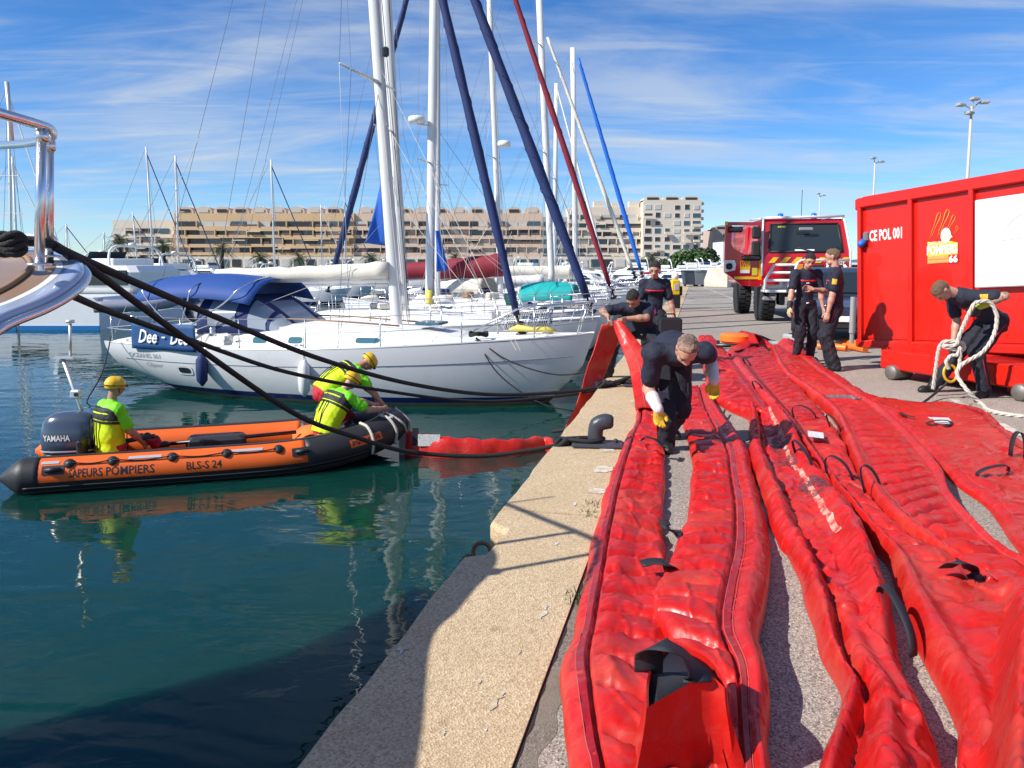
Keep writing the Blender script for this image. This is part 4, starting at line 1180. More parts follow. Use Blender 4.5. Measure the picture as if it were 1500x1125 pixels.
    for sd, c in zip((-1, 1), chain):
        last = c
        for (f_, w_) in spreaders:
            q = lerp(mb_, mt_, f_) + side * sd * w_ - dirv * .12 + Vector((0, 0, .05)); wl.append((last, q)); last = q
        wl.append((last, mt_))
        wl.append((c, lerp(mb_, mt_, spreaders[0][0] if spreaders else .5)))
    wl += [(lw((0.05, 0, h.zs(0) + .1)), mt_), (lw((.05, -h.b(0) * .8, h.zs(0) + .2)), lerp(lw((0.05, 0, h.zs(0))), mt_, .3))]
    wires(root, wl)
    if stay:
        a, b = Vector(stay[0]), Vector(stay[1])
        n_ = 26
        MB().tube([lerp(a, b, i / n_) for i in range(n_ + 1)], [stay_r * (.55 + .5 * math.sin(min(1, (i + 1) / 8) * math.pi / 2)) * (1 + .07 * math.sin(i * 2.2)) * (1 - .45 * i / n_) for i in range(n_ + 1)], 9).build('furled_sail', stay_m, root, True)
        d_ = (b - a).normalized(); _, sx_, ux_ = frame(d_)
        MB().tube([lerp(a, b, i / 160) + (sx_ * math.cos(i * .55) + ux_ * math.sin(i * .55)) * stay_r * (.55 + .5 * math.sin(min(1, (i / 160 * n_ + 1) / 8) * math.pi / 2)) * (1 - .45 * i / 160) * 1.04 for i in range(2, 158)], stay_r * .075, 4).build('sail_edge', 'lettering_white' if stay_m == 'cream_canvas' else stay_m, root)
        MB().lathe([(.03, -.45), (.11, -.42), (.11, -.36), (.05, -.34), (.05, -.22), (.11, -.2), (.11, -.15), (.03, -.12), (.02, .1)], a, d_, 12).build('furling_drum', 'black_plastic', root, True)
        MB().tube([a - d_ * .42, lw((L * .97, 0, h.zs(1)))] if (lw((L * .97, 0, h.zs(1))) - a).length < 1.2 else [a - d_ * .42, Vector((a.x, a.y, WATER + 1.3))], .012, 5).build('forestay_fitting', 'steel', root)
    if boom:
        a, b, rr = Vector(boom[0]), Vector(boom[1]), boom[2]; n_ = 18
        MB().tube([lerp(a, b, i / n_) + Vector((0, 0, -.03 * math.sin(i / n_ * math.pi) + .012 * math.sin(i * 1.7))) for i in range(n_ + 1)], [rr * (1.15 - .35 * i / n_) * (1 + .05 * math.sin(i * 2.4)) for i in range(n_ + 1)], 10, flat=1.25).build('sail_cover', boom_m, root, True)
        MB().tube([a - Vector((0, 0, rr * 1.35)), b - Vector((0, 0, rr * 1.05))], .06, 8).build('boom', 'mast_white', root, True)
        wires(root, [(b, mt_), (lerp(a, b, .7) - Vector((0, 0, rr)), lw((L * .2, 0, h.zs(.2) + .2)))], .006)
    # halyards, sail track and gear on deck
    rd = random.Random(int(L * 100 + abs(mb_.x) * 37))
    MB().tube([mb_ - dirv * mast_r * 1.02, mt_ - dirv * mast_r * 1.02], .018, 4).build('sail_track', 'wire', root)
    for k_ in range(3):
        o_ = side * rd.uniform(-.16, .16) + dirv * rd.uniform(.1, .3)
        MB().tube([mb_ + o_, lerp(mb_ + o_ * .6, mt_, .98)], .007, 4).build('halyard', rd.choice(['wire', 'white_rope', 'black_rope']), root)
    for k_ in range(14 if group else 3):
        t = rd.uniform(.12, .9); y = rd.uniform(-.8, .8) * h.b(t); p = Vector((t * L, y, h.zs(t) + .06 + (.38 if .3 < t < .7 and abs(y) < h.b(t) * .55 else 0)))
        q = rd.random()
        if q < .35: MB().tube([p + Vector((.16 * math.cos(a_), .13 * math.sin(a_), .03 + .02 * math.sin(3 * a_))) for a_ in [2 * math.pi * i / 14 for i in range(15)]], .022, 5).build('rope_coil', rd.choice(['white_rope', 'black_rope', 'white_rope', 'blue_canvas']), root, True, world=False)
        elif q < .6: MB().bbox(p + Vector((0, 0, .1)), (rd.uniform(.25, .5), rd.uniform(.2, .4), rd.uniform(.15, .3)), .03, rd.uniform(0, 3)).build('deck_box', rd.choice(['white_paint', 'cream_canvas', 'navy_canvas', 'wood', 'ship_grey']), root, world=False)
        elif q < .8: MB().tube([p, p + Vector((rd.uniform(-.8, .8), rd.uniform(-.5, .5), rd.uniform(.5, 1.2)))], .014, 5).build('deck_pole', 'alu', root, world=False)
        elif group: MB().tube([p + Vector((-.35, 0, .1)), p + Vector((-.2, .03, .16)), p + Vector((.1, -.02, .13)), p + Vector((.4, .02, .09))], [.06, .13, .12, .05], 8, flat=.7).build('sail_bag', rd.choice(['cream_canvas', 'cream_canvas', 'navy_canvas', 'white_paint']), root, True, world=False)
    for k_ in range(4):
        a_ = lw((rd.uniform(.1, .9) * L, rd.choice((-1, 1)) * h.b(.5) * .8, h.zs(.5) + .1)); MB().tube([a_, lerp(mb_, mt_, rd.uniform(.08, .5))], .006, 4).build('running_line', rd.choice(['white_rope', 'wire', 'black_rope']), root)
    if hood:
        x0, x1, w_, z, m = hood
        canopy(x0, x1, w_, z, .30, .10, droop=.5).build('spray_hood', m, root, True, world=False)
        for q in (x0, x1): MB().tube([Vector((q, -w_, z - .9)), Vector((q, -w_, z - .3)), Vector((q, 0, z + .25)), Vector((q, w_, z - .3)), Vector((q, w_, z - .9))], .014, 5).build('hood_frame', 'steel', root, True, world=False)
    return root, h, lw

# ---- the white cruising yacht in the middle of the picture
RZ = math.atan2(-.29, .957)
bow = Vector((1.62, 15.1, 0))
mb1, mt1 = D(581, 470, 16.5), D(581 - 33 * 2.37, 470 - 470 * 2.37, 16.5)
dd, hD, lD = sail_boat('white cruising yacht with blue bimini, sprayhood and a blue name banner at the stern', bow, RZ, 10.75, 3.7, mb1, mt1, boom=(D(568, 396, 16.4), D(318, 402, 17.6), .135), boom_m='cream_canvas',
                   stay=(D(757, 462, 15.6), lerp(mb1, mt1, .97)), stay_m='navy_canvas', stay_r=.105, mast_r=.125, spreaders=((.335, 1.0), (.66, .8)))
Ld = 10.75
# blue line along the topsides, hull window
for sd in (-1, 1):
    MB().tube([hD.pt(i / 40, hD.zs(i / 40) * .70, sd, .002) for i in range(2, 40)], .008, 4).build('hull_line', 'hull_stripe', dd, world=False)
def hull_patch(name, m, x, z, wx, wz, out=.012, rnd_=.5, n=20):
    pts = []
    for i in range(n):
        a = 2 * math.pi * i / n; cx_, cz_ = math.cos(a), math.sin(a); px = math.copysign(abs(cx_) ** rnd_, cx_); pz = math.copysign(abs(cz_) ** rnd_, cz_)
        pts.append(hD.pt((x + px * wx / 2) / Ld, z + pz * wz / 2, -1, out))
    return MB().add(pts, [tuple(range(n))[::-1]])
hull_patch('porthole_frame', None, 2.35, .56, .44, .21, .010).build('porthole_frame', 'white_paint', dd, world=False)
hull_patch('porthole', None, 2.35, .56, .32, .12, .016).build('porthole', 'dark_glass', dd, world=False)
for (x, wx) in ((3.9, .42), (4.75, .40), (6.35, .62)):
    t = x / Ld; hw = hD.b(t) * .60
    z0 = hD.zs(t) + .01
    for sd in (-1, 1):
        def cw(uu, vv, o, sd=sd, x=x, wx=wx):
            X = x + (uu - .5) * wx; T = X / Ld; i_ = (T - .30) / .47; hh = .40 * (1 - i_ ** 3) + .02; hw_ = hD.b(T) * .60; zz = hD.zs(T) + .01
            k = lerp(.12, .52, vv); return Vector((X, sd * (hw_ * lerp(1.08, 1.0, k / .55) + o), zz + hh * k))
        n_ = 16
        for nm, mm, o_, gx in (('window_frame', 'white_paint', .006, 1.0), ('cabin_window', 'glass_blue', .012, .82)):
            pts = []
            for i in range(n_):
                a = 2 * math.pi * i / n_; c_, s_ = math.cos(a), math.sin(a)
                pts.append(cw(.5 + .5 * gx * math.copysign(abs(c_) ** .45, c_), .5 + .5 * gx * math.copysign(abs(s_) ** .45, s_), o_))
            MB().add(pts, [tuple(range(n_)) if sd > 0 else tuple(range(n_))[::-1]]).build(nm, mm, dd, world=False)
# grab rails, hatch, winches, mooring cleats
for y in (-.62, .62): MB().tube([Vector((3.8, y, 1.62)), Vector((5.2, y * .96, 1.60)), Vector((6.8, y * .85, 1.52))], .018, 5).build('grab_rail', 'wood', dd, True, world=False)
MB().bbox((7.3, 0, 1.55), (.55, .55, .06), .02).build('deck_hatch', 'glass_blue', dd, world=False)
for (x, y) in ((2.9, -1.35), (2.9, 1.35), (3.9, -.5)): MB().lathe([(.08, 0), (.085, .05), (.06, .08), (.065, .16), (.05, .18)], (x, y, 1.28), n=12).build('winch', 'steel', dd, True, world=False)
for x in (9.9, 1.0, 5.2): MB().tube([Vector((x - .1, -hD.b(x / Ld) + .12, hD.zs(x / Ld) + .09)), Vector((x + .1, -hD.b(x / Ld) + .12, hD.zs(x / Ld) + .09))], .022, 6).build('mooring_cleat', 'steel', dd, True, world=False)
# cockpit coaming and stern seats
MB().bbox((1.9, 0, 1.18), (2.6, 2.3, .36), .08).build('cockpit_coaming', 'deck_white', dd, world=False)
MB().bbox((2.0, 0, 1.30), (2.2, 1.5, .14), .04).build('cockpit_well', 'ship_grey', dd, world=False)
MB().lathe([(.33, 0), (.35, .015), (.33, .03)], (1.3, 0, 1.75), Vector((1, 0, .2)), 20).build('steering_wheel', 'steel', dd, True, world=False)
# banner with the yacht's name
bq = [lD(hD.pt(1.0 / Ld, 99, -1, .05) + Vector((0, 0, -.06))), lD(hD.pt(2.85 / Ld, 99, -1, .05) + Vector((0, 0, -.06))), lD(hD.pt(2.85 / Ld, 99, -1, .05) + Vector((0, 0, .50))), lD(hD.pt(1.0 / Ld, 99, -1, .05) + Vector((0, 0, .50)))]
MB().sheet(lambda u, v: quadfn(*bq)(u, v) + Vector((0, -.02, 0)) * math.sin(u * math.pi * 3) * .5, 20, 6, .006).build('name_banner', mat('banner_blue', (0.008, 0.065, 0.20), .7, bump=.3, bscale=8), dd, True)
nf = quadfn(*[p + Vector((0, -.035, 0)) for p in bq])
for tx, u0, u1, v0, v1 in (('Dee', .12, .42, .24, .76), ('-', .49, .55, .46, .52), ('Dee', .62, .90, .24, .76)):
    lettering('banner_lettering', tx, 'lettering_white', dd, lambda u, v: nf(lerp(u0, u1, u), lerp(v0, v1, v)), bold=.02, shear=.35)
hl = lambda u, v, x0, x1, z0, z1: lD(hD.pt(lerp(x0, x1, u) / Ld, lerp(z0, z1, v), -1, .006))
lettering('hull_lettering', 'OCEANIS 361', mat('grey_letter', (0.42, 0.42, 0.44), .5), dd, lambda u, v: hl(u, v, .75, 1.75, .78, .88))
lettering('hull_lettering', 'Clipper', 'grey_letter', dd, lambda u, v: hl(u, v, 1.2, 1.75, .56, .68), bold=0, shear=.4)
lettering('hull_lettering', 'BENETEAU', 'grey_letter', dd, lambda u, v: cw(0, 0, .014, -1, 3.2 + .55 * u, .0) * 0 + lD(Vector((3.05 + .6 * u, -(hD.b(.3) * .60 * 1.06 + .02), hD.zs(.3) + .10 + .07 * v))))
# bimini on its frame
canopy(.75, 3.75, 1.25, 2.28, .28, .12, .02, droop=.22).build('bimini', 'blue_canvas', dd, True, world=False)
for x in (1.0, 2.3, 3.5):
    MB().tube(spline([Vector((2.0, -1.3, 1.3)), Vector((lerp(2.0, x, .75), -1.28, 1.95)), Vector((x, -1.1, 2.32)), Vector((x, 0, 2.50)), Vector((x, 1.1, 2.32)), Vector((lerp(2.0, x, .75), 1.28, 1.95)), Vector((2.0, 1.3, 1.3))], 5), .016, 6).build('bimini_frame', 'steel', dd, True, world=False)
# sprayhood with clear panels
def sh_fn(u, v):
    a = lerp(-1, 1, v); x = lerp(2.35, 4.55, u); k = math.sin(min(1, u * 1.0 + .0) * math.pi * .5)
    top = 2.12 - .82 * max(0, (u - .42) / .58) ** 1.5 - .05 * (1 - u)
    yy = (1.15 - .15 * u) * math.copysign(min(1, abs(a) * 1.25) ** .8, a); zz = lerp(top, 1.28, max(0, (abs(a) - .45) / .55) ** 1.7)
    return Vector((x, yy, zz))
SHO = MB().sheet(sh_fn, 20, 26, .012).build('spray_hood', 'navy_canvas', dd, True, world=False)
def sh_pan(u0, u1, v0, v1, skew=0):
    def f(a, b):
        u, v = lerp(u0, u1, a), lerp(v0, v1, b); e = .02; p = sh_fn(u, v)
        n_ = (sh_fn(u + e, v) - sh_fn(u - e, v)).cross(sh_fn(u, v + e) - sh_fn(u, v - e)).normalized()
        return p + n_ * .011
    return MB().grid(f, 8, 8)
for (u0, u1, v0, v1) in ((.12, .42, .04, .20), (.55, .74, .04, .26), (.78, .95, .05, .30), (.60, .93, .36, .64), (.55, .95, .70, .96)):
    sh_pan(u0, u1, v0, v1).build('clear_panel', 'vinyl_window', SHO, True, world=False)
# fenders
for (x, z, m, hh) in ((2.95, .62, 'navy_canvas', .55), (5.35, .55, 'white_paint', .6)):
    p = hD.pt(x / Ld, z, -1, .13)
    MB().lathe([(.02, -hh / 2 - .06), (.05, -hh / 2 - .02), (.11, -hh / 2 + .06), (.12, 0), (.11, hh / 2 - .06), (.05, hh / 2 + .02), (.02, hh / 2 + .06)], p, n=14).build('fender', m, dd, True, world=False)
    MB().tube([p + Vector((0, 0, hh / 2 + .05)), hD.pt(x / Ld, 99, -1, -.02) + Vector((0, 0, .3))], .008, 5).build('fender_line', 'white_rope', dd, world=False)
# black bits on the foredeck, anchor, yellow canvas
bw = lambda x, y, z: lD((x, y, z))
for k_ in range(3): MB().tube([bw(8.6, -.75, 1.36) + Vector((.18 * math.cos(a), .12 * math.sin(a), .04 + .02 * k_ + .02 * math.sin(3 * a))) for a in [2 * math.pi * i / 20 for i in range(21)]], .02, 6).build('rope_coil', 'black_rope', dd, True)
MB().tube(spline([bw(8.6, -.9, 1.36), bw(9.1, -1.05, .7), bw(9.9, -1.1, .2), bw(10.6, -1.05, .05)], 8), .014, 6).build('mooring_line', 'black_rope', dd, True)
MB().tube(spline([bw(8.6, -.9, 1.36), bw(9.3, -1.0, .95), bw(10.3, -1.0, .72), bw(11.3, -1.0, .95)], 8), .014, 6).build('mooring_line', 'black_rope', dd, True)
MB().tube([bw(9.0, .1, 1.45), bw(9.2, -.05, 1.5), bw(9.5, .0, 1.47), bw(9.8, -.1, 1.49), bw(10.0, -.05, 1.45)], [.05, .12, .08, .11, .04], 9, flat=.6).build('sail_bag', mat('yellow_canvas', (.62, .52, .12), .7, bump=.4, bscale=12), dd, True)
for y_ in (-.28, .28): MB().tube([bw(8.2, y_ * 2.6, 1.35), bw(9.4, y_ * 1.5, 1.95), bw(10.6, y_ * .6, 2.02)], .02, 6).build('bow_rail', 'steel', dd, True)
MB().tube([D(497, 92, 15.7), D(562, 126, 16.5)], [.022, .04], 8).build('spreader', 'alu', dd, True)
wires(dd, [(D(497, 92, 15.7), D(512, 470, 15.1)), (D(497, 92, 15.7), D(502, -60, 16.0))], .006)
MB().bbox(D(565, 76, 16.35), (.13, .13, .2), .03).build('deck_light', 'black_plastic', dd)

# ---- neighbours further along the quay
GRP = 'sailing boats moored along the quay beyond the white yacht'
def mastpx(xb, yb, xt, yt, Y, ext=1.0):
    a, b = D(xb, yb, Y), D(xt, yt, Y); return a, a + (b - a) * ext
m2 = mastpx(590, 440, 566, 0, 20.8, 1.9)
bB_, hB, lB = sail_boat('white sailing boat just behind the cruising yacht, navy furled headsail', (2.25, 19.6, 0), RZ, 11.2, 3.6, *m2, boom=(D(572, 408, 20.6), D(330, 412, 21.5), .10), boom_m='white_paint', stay=(D(860, 436, 19.8), lerp(*m2, .97)), stay_r=.15, mast_r=.14,
          spreaders=((.30, .9), (.62, .7)), group=GRP)
m3 = mastpx(629, 460, 636, 0, 24.6, 1.75)
bC_, hC, lC = sail_boat('white sailing boat with maroon furled headsail and yellow mast foot', (3.15, 23.3, 0), RZ, 10.4, 3.3, *m3, stay=(D(893, 418, 24.0), lerp(*m3, .97)), stay_m='maroon_canvas', stay_r=.10, mast_r=.14,
          spreaders=((.28, .85), (.6, .7)), group=GRP)
MB().tube([D(629, 455, 24.4), D(629, 425, 24.4)], .12, 10).build('mast_sleeve', mat('yellow_sleeve', (.66, .55, .08), .6), bC_, True)
MB().lathe([(.02, 0), (.26, .03), (.28, .12), (.26, .2), (.1, .24)], D(611, 181, 24.4), n=16).build('radar_dome', 'white_paint', bC_, True)
MB().tube([D(611, 181, 24.4), D(629, 184, 24.6)], .03, 6).build('radar_bracket', 'alu', bC_)
MB().sheet(lambda u, v: quadfn(D(535, 356, 23.6), D(578, 362, 24.0), D(571, 258, 24.2), D(560, 258, 24.0))(u, v) + Vector((0, .10 * math.sin(u * 5 + v * 3), 0)), 10, 14, .02).build('hoisted_sail', mat('sail_blue', (0.012, 0.11, 0.50), .7, var=.15, vscale=3), bC_, True)
MB().sheet(lambda u, v: quadfn(D(640, 398, 24.0), D(657, 396, 24.2), D(643, 338, 24.4), D(638, 338, 24.2))(u, v) + Vector((0, .06 * math.sin(u * 5 + v * 3), 0)), 8, 10, .02).build('hoisted_sail', 'sail_blue', bC_, True)
m4 = mastpx(733, 415, 717, 0, 31.4, 1.5)
bD_, hD_, lD_ = sail_boat('sailing boat with a maroon mainsail cover', (4.3, 30.4, 0), RZ, 10.5, 3.2, *m4, boom=(D(736, 388, 31.3), D(592, 397, 32), .34), boom_m='maroon_canvas', mast_r=.11, spreaders=((.3, .8),), group=GRP, hood=(3.2, 5.0, 1.2, 2.1, 'cream_canvas'))
MB().lathe([(.02, 0), (.25, .03), (.27, .12), (.24, .22), (.1, .26)], D(738, 216, 29.8), n=16).build('radar_dome', 'white_paint', bD_, True)
m5 = mastpx(808, 400, 790, 0, 34, 1.35)
bE_, hE, lE = sail_boat('sailing boat with cream furled headsail and white boom', (5.4, 34.2, 0), RZ, 11, 3.4, *m5, boom=(D(797, 410, 33.8), D(640, 412, 34.5), .17), boom_m='white_paint', stay=(D(926, 394, 33.6), D(802, 55, 34)), stay_m='cream_canvas', stay_r=.10, mast_r=.14, spreaders=((.33, .9), (.62, .7)), group=GRP)
m6 = mastpx(843, 395, 839, 70, 40, 1.0)
bF_, hF_, lF_ = sail_boat('sailing boat with bright blue furled headsail', (6.9, 39.4, 0), RZ, 10.5, 3.4, *m6, stay=(D(938, 394, 39.5), D(847, 85, 40)), stay_m='bright_blue', stay_r=.13, mast_r=.13, spreaders=((.45, .8),), group=GRP, boom=(D(838, 398, 40), D(745, 396, 40.5), .25), boom_m='cream_canvas')
m7 = mastpx(812, 400, 815, 122, 46, 1.0)
bH_, _, _ = sail_boat('sailing boat with plain bare mast beyond the bright blue headsail', (8.4, 45.4, 0), RZ, 10, 3.3, *m7, mast_r=.12, spreaders=((.5, .8),), group=GRP, stay=(D(884, 385, 45), D(815, 125, 46)), stay_m='white_paint', stay_r=.08)
# yacht lying stern to the quay under a turquoise awning
mT = mastpx(641, 455, 640, 0, 28.8, 1.385)
aw, _, _ = sail_boat('yacht lying stern to the quay under a turquoise awning, navy headsail leaning left', (-6.6, 30.0, 0), math.pi + RZ, 10.4, 3.1, *mT, stay=(D(484, 412, 29.9), D(640, -165, 28.8)), stay_m='navy_canvas', stay_r=.14, mast_r=.10, spreaders=((.3, .8), (.62, .6)), group=GRP)
tq = [D(757, 424, 26.2), D(842, 418, 26.2), D(852, 432, 27.6), D(765, 432, 27.6)]
def awf(u, v):
    p = quadfn(D(758, 446, 25.4), D(838, 444, 25.4), D(851, 430, 27.2), D(775, 428, 27.2))(u, v)
    return p + Vector((0, 0, .58 * math.sin(min(1, v * 1.15 + .02) * math.pi) ** .6 * (.8 + .2 * math.sin(u * math.pi))))
MB().sheet(awf, 14, 12, .02).build('awning', 'teal_canvas', aw, True)
MB().plate([D(737, 432, 25.9), D(757, 426, 25.9), D(757, 455, 25.9), D(744, 456, 25.9)], .03).build('side_curtain', 'green_canvas', aw)
for x in (762, 838): MB().tube([D(x, 446, 25.4), D(x, 470, 25.4)], .025, 6).build('awning_pole', 'steel', aw)
# dark lattice gangway grid at the bow of the next boat
gl = thing('gangway', 'dark lattice panel with aluminium rails lying across the bows', 'gangway', (.6, 18.2, .2), 0)
gf = quadfn(D(737, 485, 18.0), D(868, 470, 18.0), D(868, 450, 18.2), D(737, 458, 18.2))
for v in (0, .5, 1): MB().tube([gf(0, v), gf(1, v)], .016, 5).build('gangway_rail', 'alu', gl, True)
for i in range(9): MB().tube([gf(i / 8, 0), gf(min(1, i / 8 + .06), 1)], .013, 5).build('gangway_bar', 'alu', gl, True)
for i in range(22):
    a = i / 22
    MB().tube([gf(a * .55, 0) + Vector((0, .03, 0)), gf(min(.55, a * .55 + .05), 1) + Vector((0, .03, 0))], .007, 4).build('lattice_bar', 'black_plastic', gl)
    MB().tube([gf(a * .55, 1) + Vector((0, .035, 0)), gf(min(.55, a * .55 + .05), 0) + Vector((0, .035, 0))], .007, 4).build('lattice_bar', 'black_plastic', gl)

# ---- motor boats and small masts in the background
def motor_boat(label, x, y, rz, L=8.0, fly=True, arch=True, awning=None, group='motor boats across the basin', z=WATER, stripe='boot_blue'):
    root = thing('motor_boat', label, 'boat', (x, y, z), rz, group)
    h = Hull(L, L * .34, L * .115, L * .165, .1, .9)
    h.skin(None, .22, 5, 20).build('hull', 'gelcoat', root, True, world=False); h.skin(.22, -.4, 2, 20).build('waterline_stripe', stripe, root, True, world=False)
    h.transom().build('transom', 'gelcoat', root, world=False); h.deck().build('deck', 'deck_white', root, True, world=False)
    z0 = h.zs(.4); c = L * .1
    r = []
    for (xx, hw, zz) in ((.22, .30, 0), (.22, .27, c * .95), (.52, .25, c * 1.0), (.72, .17, 0.0)):
        r.append((xx * L, hw * L * .42, z0 + zz))
    cab = MB()
    rings = []
    for (xx, hw, top) in ((.20, .125, .9), (.24, .13, 1.0), (.48, .125, 1.0), (.58, .11, .55), (.74, .07, .05)):
        X = xx * L; W = hw * L; T = top * c * 1.15
        rings.append([Vector((X, -W, z0)), Vector((X, -W * .92, z0 + T * .75)), Vector((X, -W * .75, z0 + T)), Vector((X, W * .75, z0 + T)), Vector((X, W * .92, z0 + T * .75)), Vector((X, W, z0))])
    cab.loft(rings, True, closed=False).build('cabin', 'white_paint', root, False, world=False)
    for sd in (-1, 1):
        MB().add([Vector((.25 * L, sd * .128 * L, z0 + c * .42)), Vector((.47 * L, sd * .124 * L, z0 + c * .42)), Vector((.52 * L, sd * .113 * L, z0 + c * .42)), Vector((.47 * L, sd * .118 * L, z0 + c * .82)), Vector((.25 * L, sd * .122 * L, z0 + c * .82))], [(0, 1, 2, 3, 4)]).build('cabin_window', 'dark_glass', root, world=False)
    MB().add([Vector((.495 * L, -.11 * L, z0 + c * 1.06)), Vector((.595 * L, -.098 * L, z0 + c * .55)), Vector((.595 * L, .098 * L, z0 + c * .55)), Vector((.495 * L, .11 * L, z0 + c * 1.06))], [(0, 1, 2, 3)]).build('windscreen', 'dark_glass', root, world=False)
    if fly:
        MB().bbox((.33 * L, 0, z0 + c * 1.35), (.24 * L, .22 * L, c * .4), .05).build('flybridge', 'white_paint', root, world=False)
        MB().add([Vector((.45 * L, -.1 * L, z0 + c * 1.5)), Vector((.42 * L, -.1 * L, z0 + c * 1.9)), Vector((.42 * L, .1 * L, z0 + c * 1.9)), Vector((.45 * L, .1 * L, z0 + c * 1.5))], [(0, 1, 2, 3)]).build('fly_screen', 'dark_glass', root, world=False)
    if arch:
        MB().tube(spline([Vector((.16 * L, -.14 * L, z0)), Vector((.20 * L, -.13 * L, z0 + c * 1.9)), Vector((.22 * L, 0, z0 + c * 2.15)), Vector((.20 * L, .13 * L, z0 + c * 1.9)), Vector((.16 * L, .14 * L, z0))], 5), .05 * L / 8, 6).build('radar_arch', 'white_paint', root, True, world=False)
        MB().lathe([(.02, 0), (.2, .03), (.2, .15), (.08, .2)], (.22 * L, 0, z0 + c * 2.15), n=10).build('radar_dome', 'white_paint', root, True, world=False)
    if awning:
        canopy(.02 * L, .24 * L, .13 * L, z0 + c * 1.45, .15, .08).build('awning', awning, root, True, world=False)
    for sd in (-1, 1):
        MB().tube([h.pt(t, 99, sd, -.05) + Vector((0, 0, .55 if t > .5 else .0)) for t in (.45, .55, .7, .85, .97)], .02, 4).build('bow_rail', 'steel', root, True, world=False)
    return root
spots = [  # picture x, distance, heading, length, awning
    ('white flybridge motor yacht left of the blue bimini', 150, 44, 2.6, 11, None), ('white motor yacht close behind the catamaran', 108, 47, 2.7, 10, None), ('motor boat with a pale arch behind the blue bimini', 215, 52, 2.7, 10, None),
    ('motor boat with blue awning left of the yacht masts', 430, 66, -.35, 8, 'blue_canvas'), ('small white motor boat right under the apartment terraces', 470, 74, -.3, 7, None), ('white motor boat between the yacht mast and palm trees', 515, 82, -.3, 8, None),
    ('white motor boat with blue awning behind the bright blue headsail', 895, 52, -.3, 7, 'blue_canvas'), ('white motor boat above the head of the kneeling man', 870, 62, -.3, 8, 'cream_canvas'), ('white motor boat behind the standing woman', 985, 88, 3.0, 9, None),
    ('white motor boat at the end of the quay before the shrubs', 1010, 105, 2.9, 9, None), ('motor boat with blue awning at the quay end', 1045, 98, 3.1, 9, 'blue_canvas'), ('white motor boat left of the fire engine door', 1035, 120, 3.0, 10, None),
    ('white motor boat under the long apartment block', 320, 92, -.2, 9, None), ('white motor boat below the left palm tree', 250, 100, -.2, 9, None), ('small white motor boat far left under the rail', 85, 80, .2, 8, None), ('white motor boat beyond the maroon headsail', 930, 74, -.25, 8, None),
    ('white motor boat behind the navy headsail', 690, 70, -.3, 8, None), ('far white motor boat left of the maroon sail cover', 590, 96, -.3, 9, None), ('far white motor boat beyond the turquoise awning', 790, 100, -.3, 10, None), ('far white motor boat behind the dark-haired man', 850, 110, -.2, 10, None)]
for (lb, px, Y, rz, L, aw_) in spots:
    x = (px - 750) / FPX * Y
    motor_boat(lb, x - math.cos(rz) * L / 2, Y - math.sin(rz) * L / 2, rz, L, fly=L > 8.5, arch=L > 7.5, awning=aw_)
clut = [(395, 58, 'blue_canvas', 7), (412, 78, None, 8), (448, 52, 'cream_canvas', 7), (455, 88, None, 8), (492, 60, 'navy_canvas', 7), (500, 70, None, 7), (535, 64, 'blue_canvas', 8), (548, 90, None, 9), (355, 70, None, 8), (882, 84, None, 8), (905, 66, 'maroon_canvas', 7), (948, 92, None, 9), (968, 76, None, 8), (1000, 128, 'blue_canvas', 10), (1060, 135, None, 11), (918, 118, None, 10), (610, 80, None, 8), (655, 86, 'navy_canvas', 8), (178, 66, None, 10), (275, 74, 'navy_canvas', 9)]
CLP = {395: 'just right of the bimini', 412: 'behind the left end of the white boom', 448: 'left of the yacht mast, nearer row', 455: 'left of the yacht mast, far row', 492: 'under the middle of the white boom', 500: 'between the boom and the mast foot', 535: 'close left of the yacht mast', 548: 'far off beside the yacht mast',
       355: 'above the sprayhood', 882: 'left of the maroon headsail foot', 905: 'between the maroon and cream headsails', 948: 'left of the standing woman', 968: 'right of the bright blue headsail foot', 1000: 'at the basin end below the green tree', 1060: 'furthest off beside the fire engine door', 918: 'far off under the cream block', 610: 'behind the second mast', 655: 'below the maroon sail cover', 178: 'above the blue bimini, left side', 275: 'above the middle of the bimini'}
cl_lab = {None: 'plain white motor boat', 'blue_canvas': 'motor boat under a blue awning', 'cream_canvas': 'motor boat under a cream awning', 'navy_canvas': 'motor boat under a navy awning', 'maroon_canvas': 'motor boat under a maroon awning'}
for (px, Y, aw_, L) in clut:
    rz = -.3 if px < 900 else 2.95
    motor_boat('%s %s' % (cl_lab[aw_], CLP[px]), (px - 750) / FPX * Y - math.cos(rz) * L / 2, Y - math.sin(rz) * L / 2, rz, L, fly=L > 8.5, arch=px % 2 == 0, awning=aw_, group='motor boats crowded in the far basin')
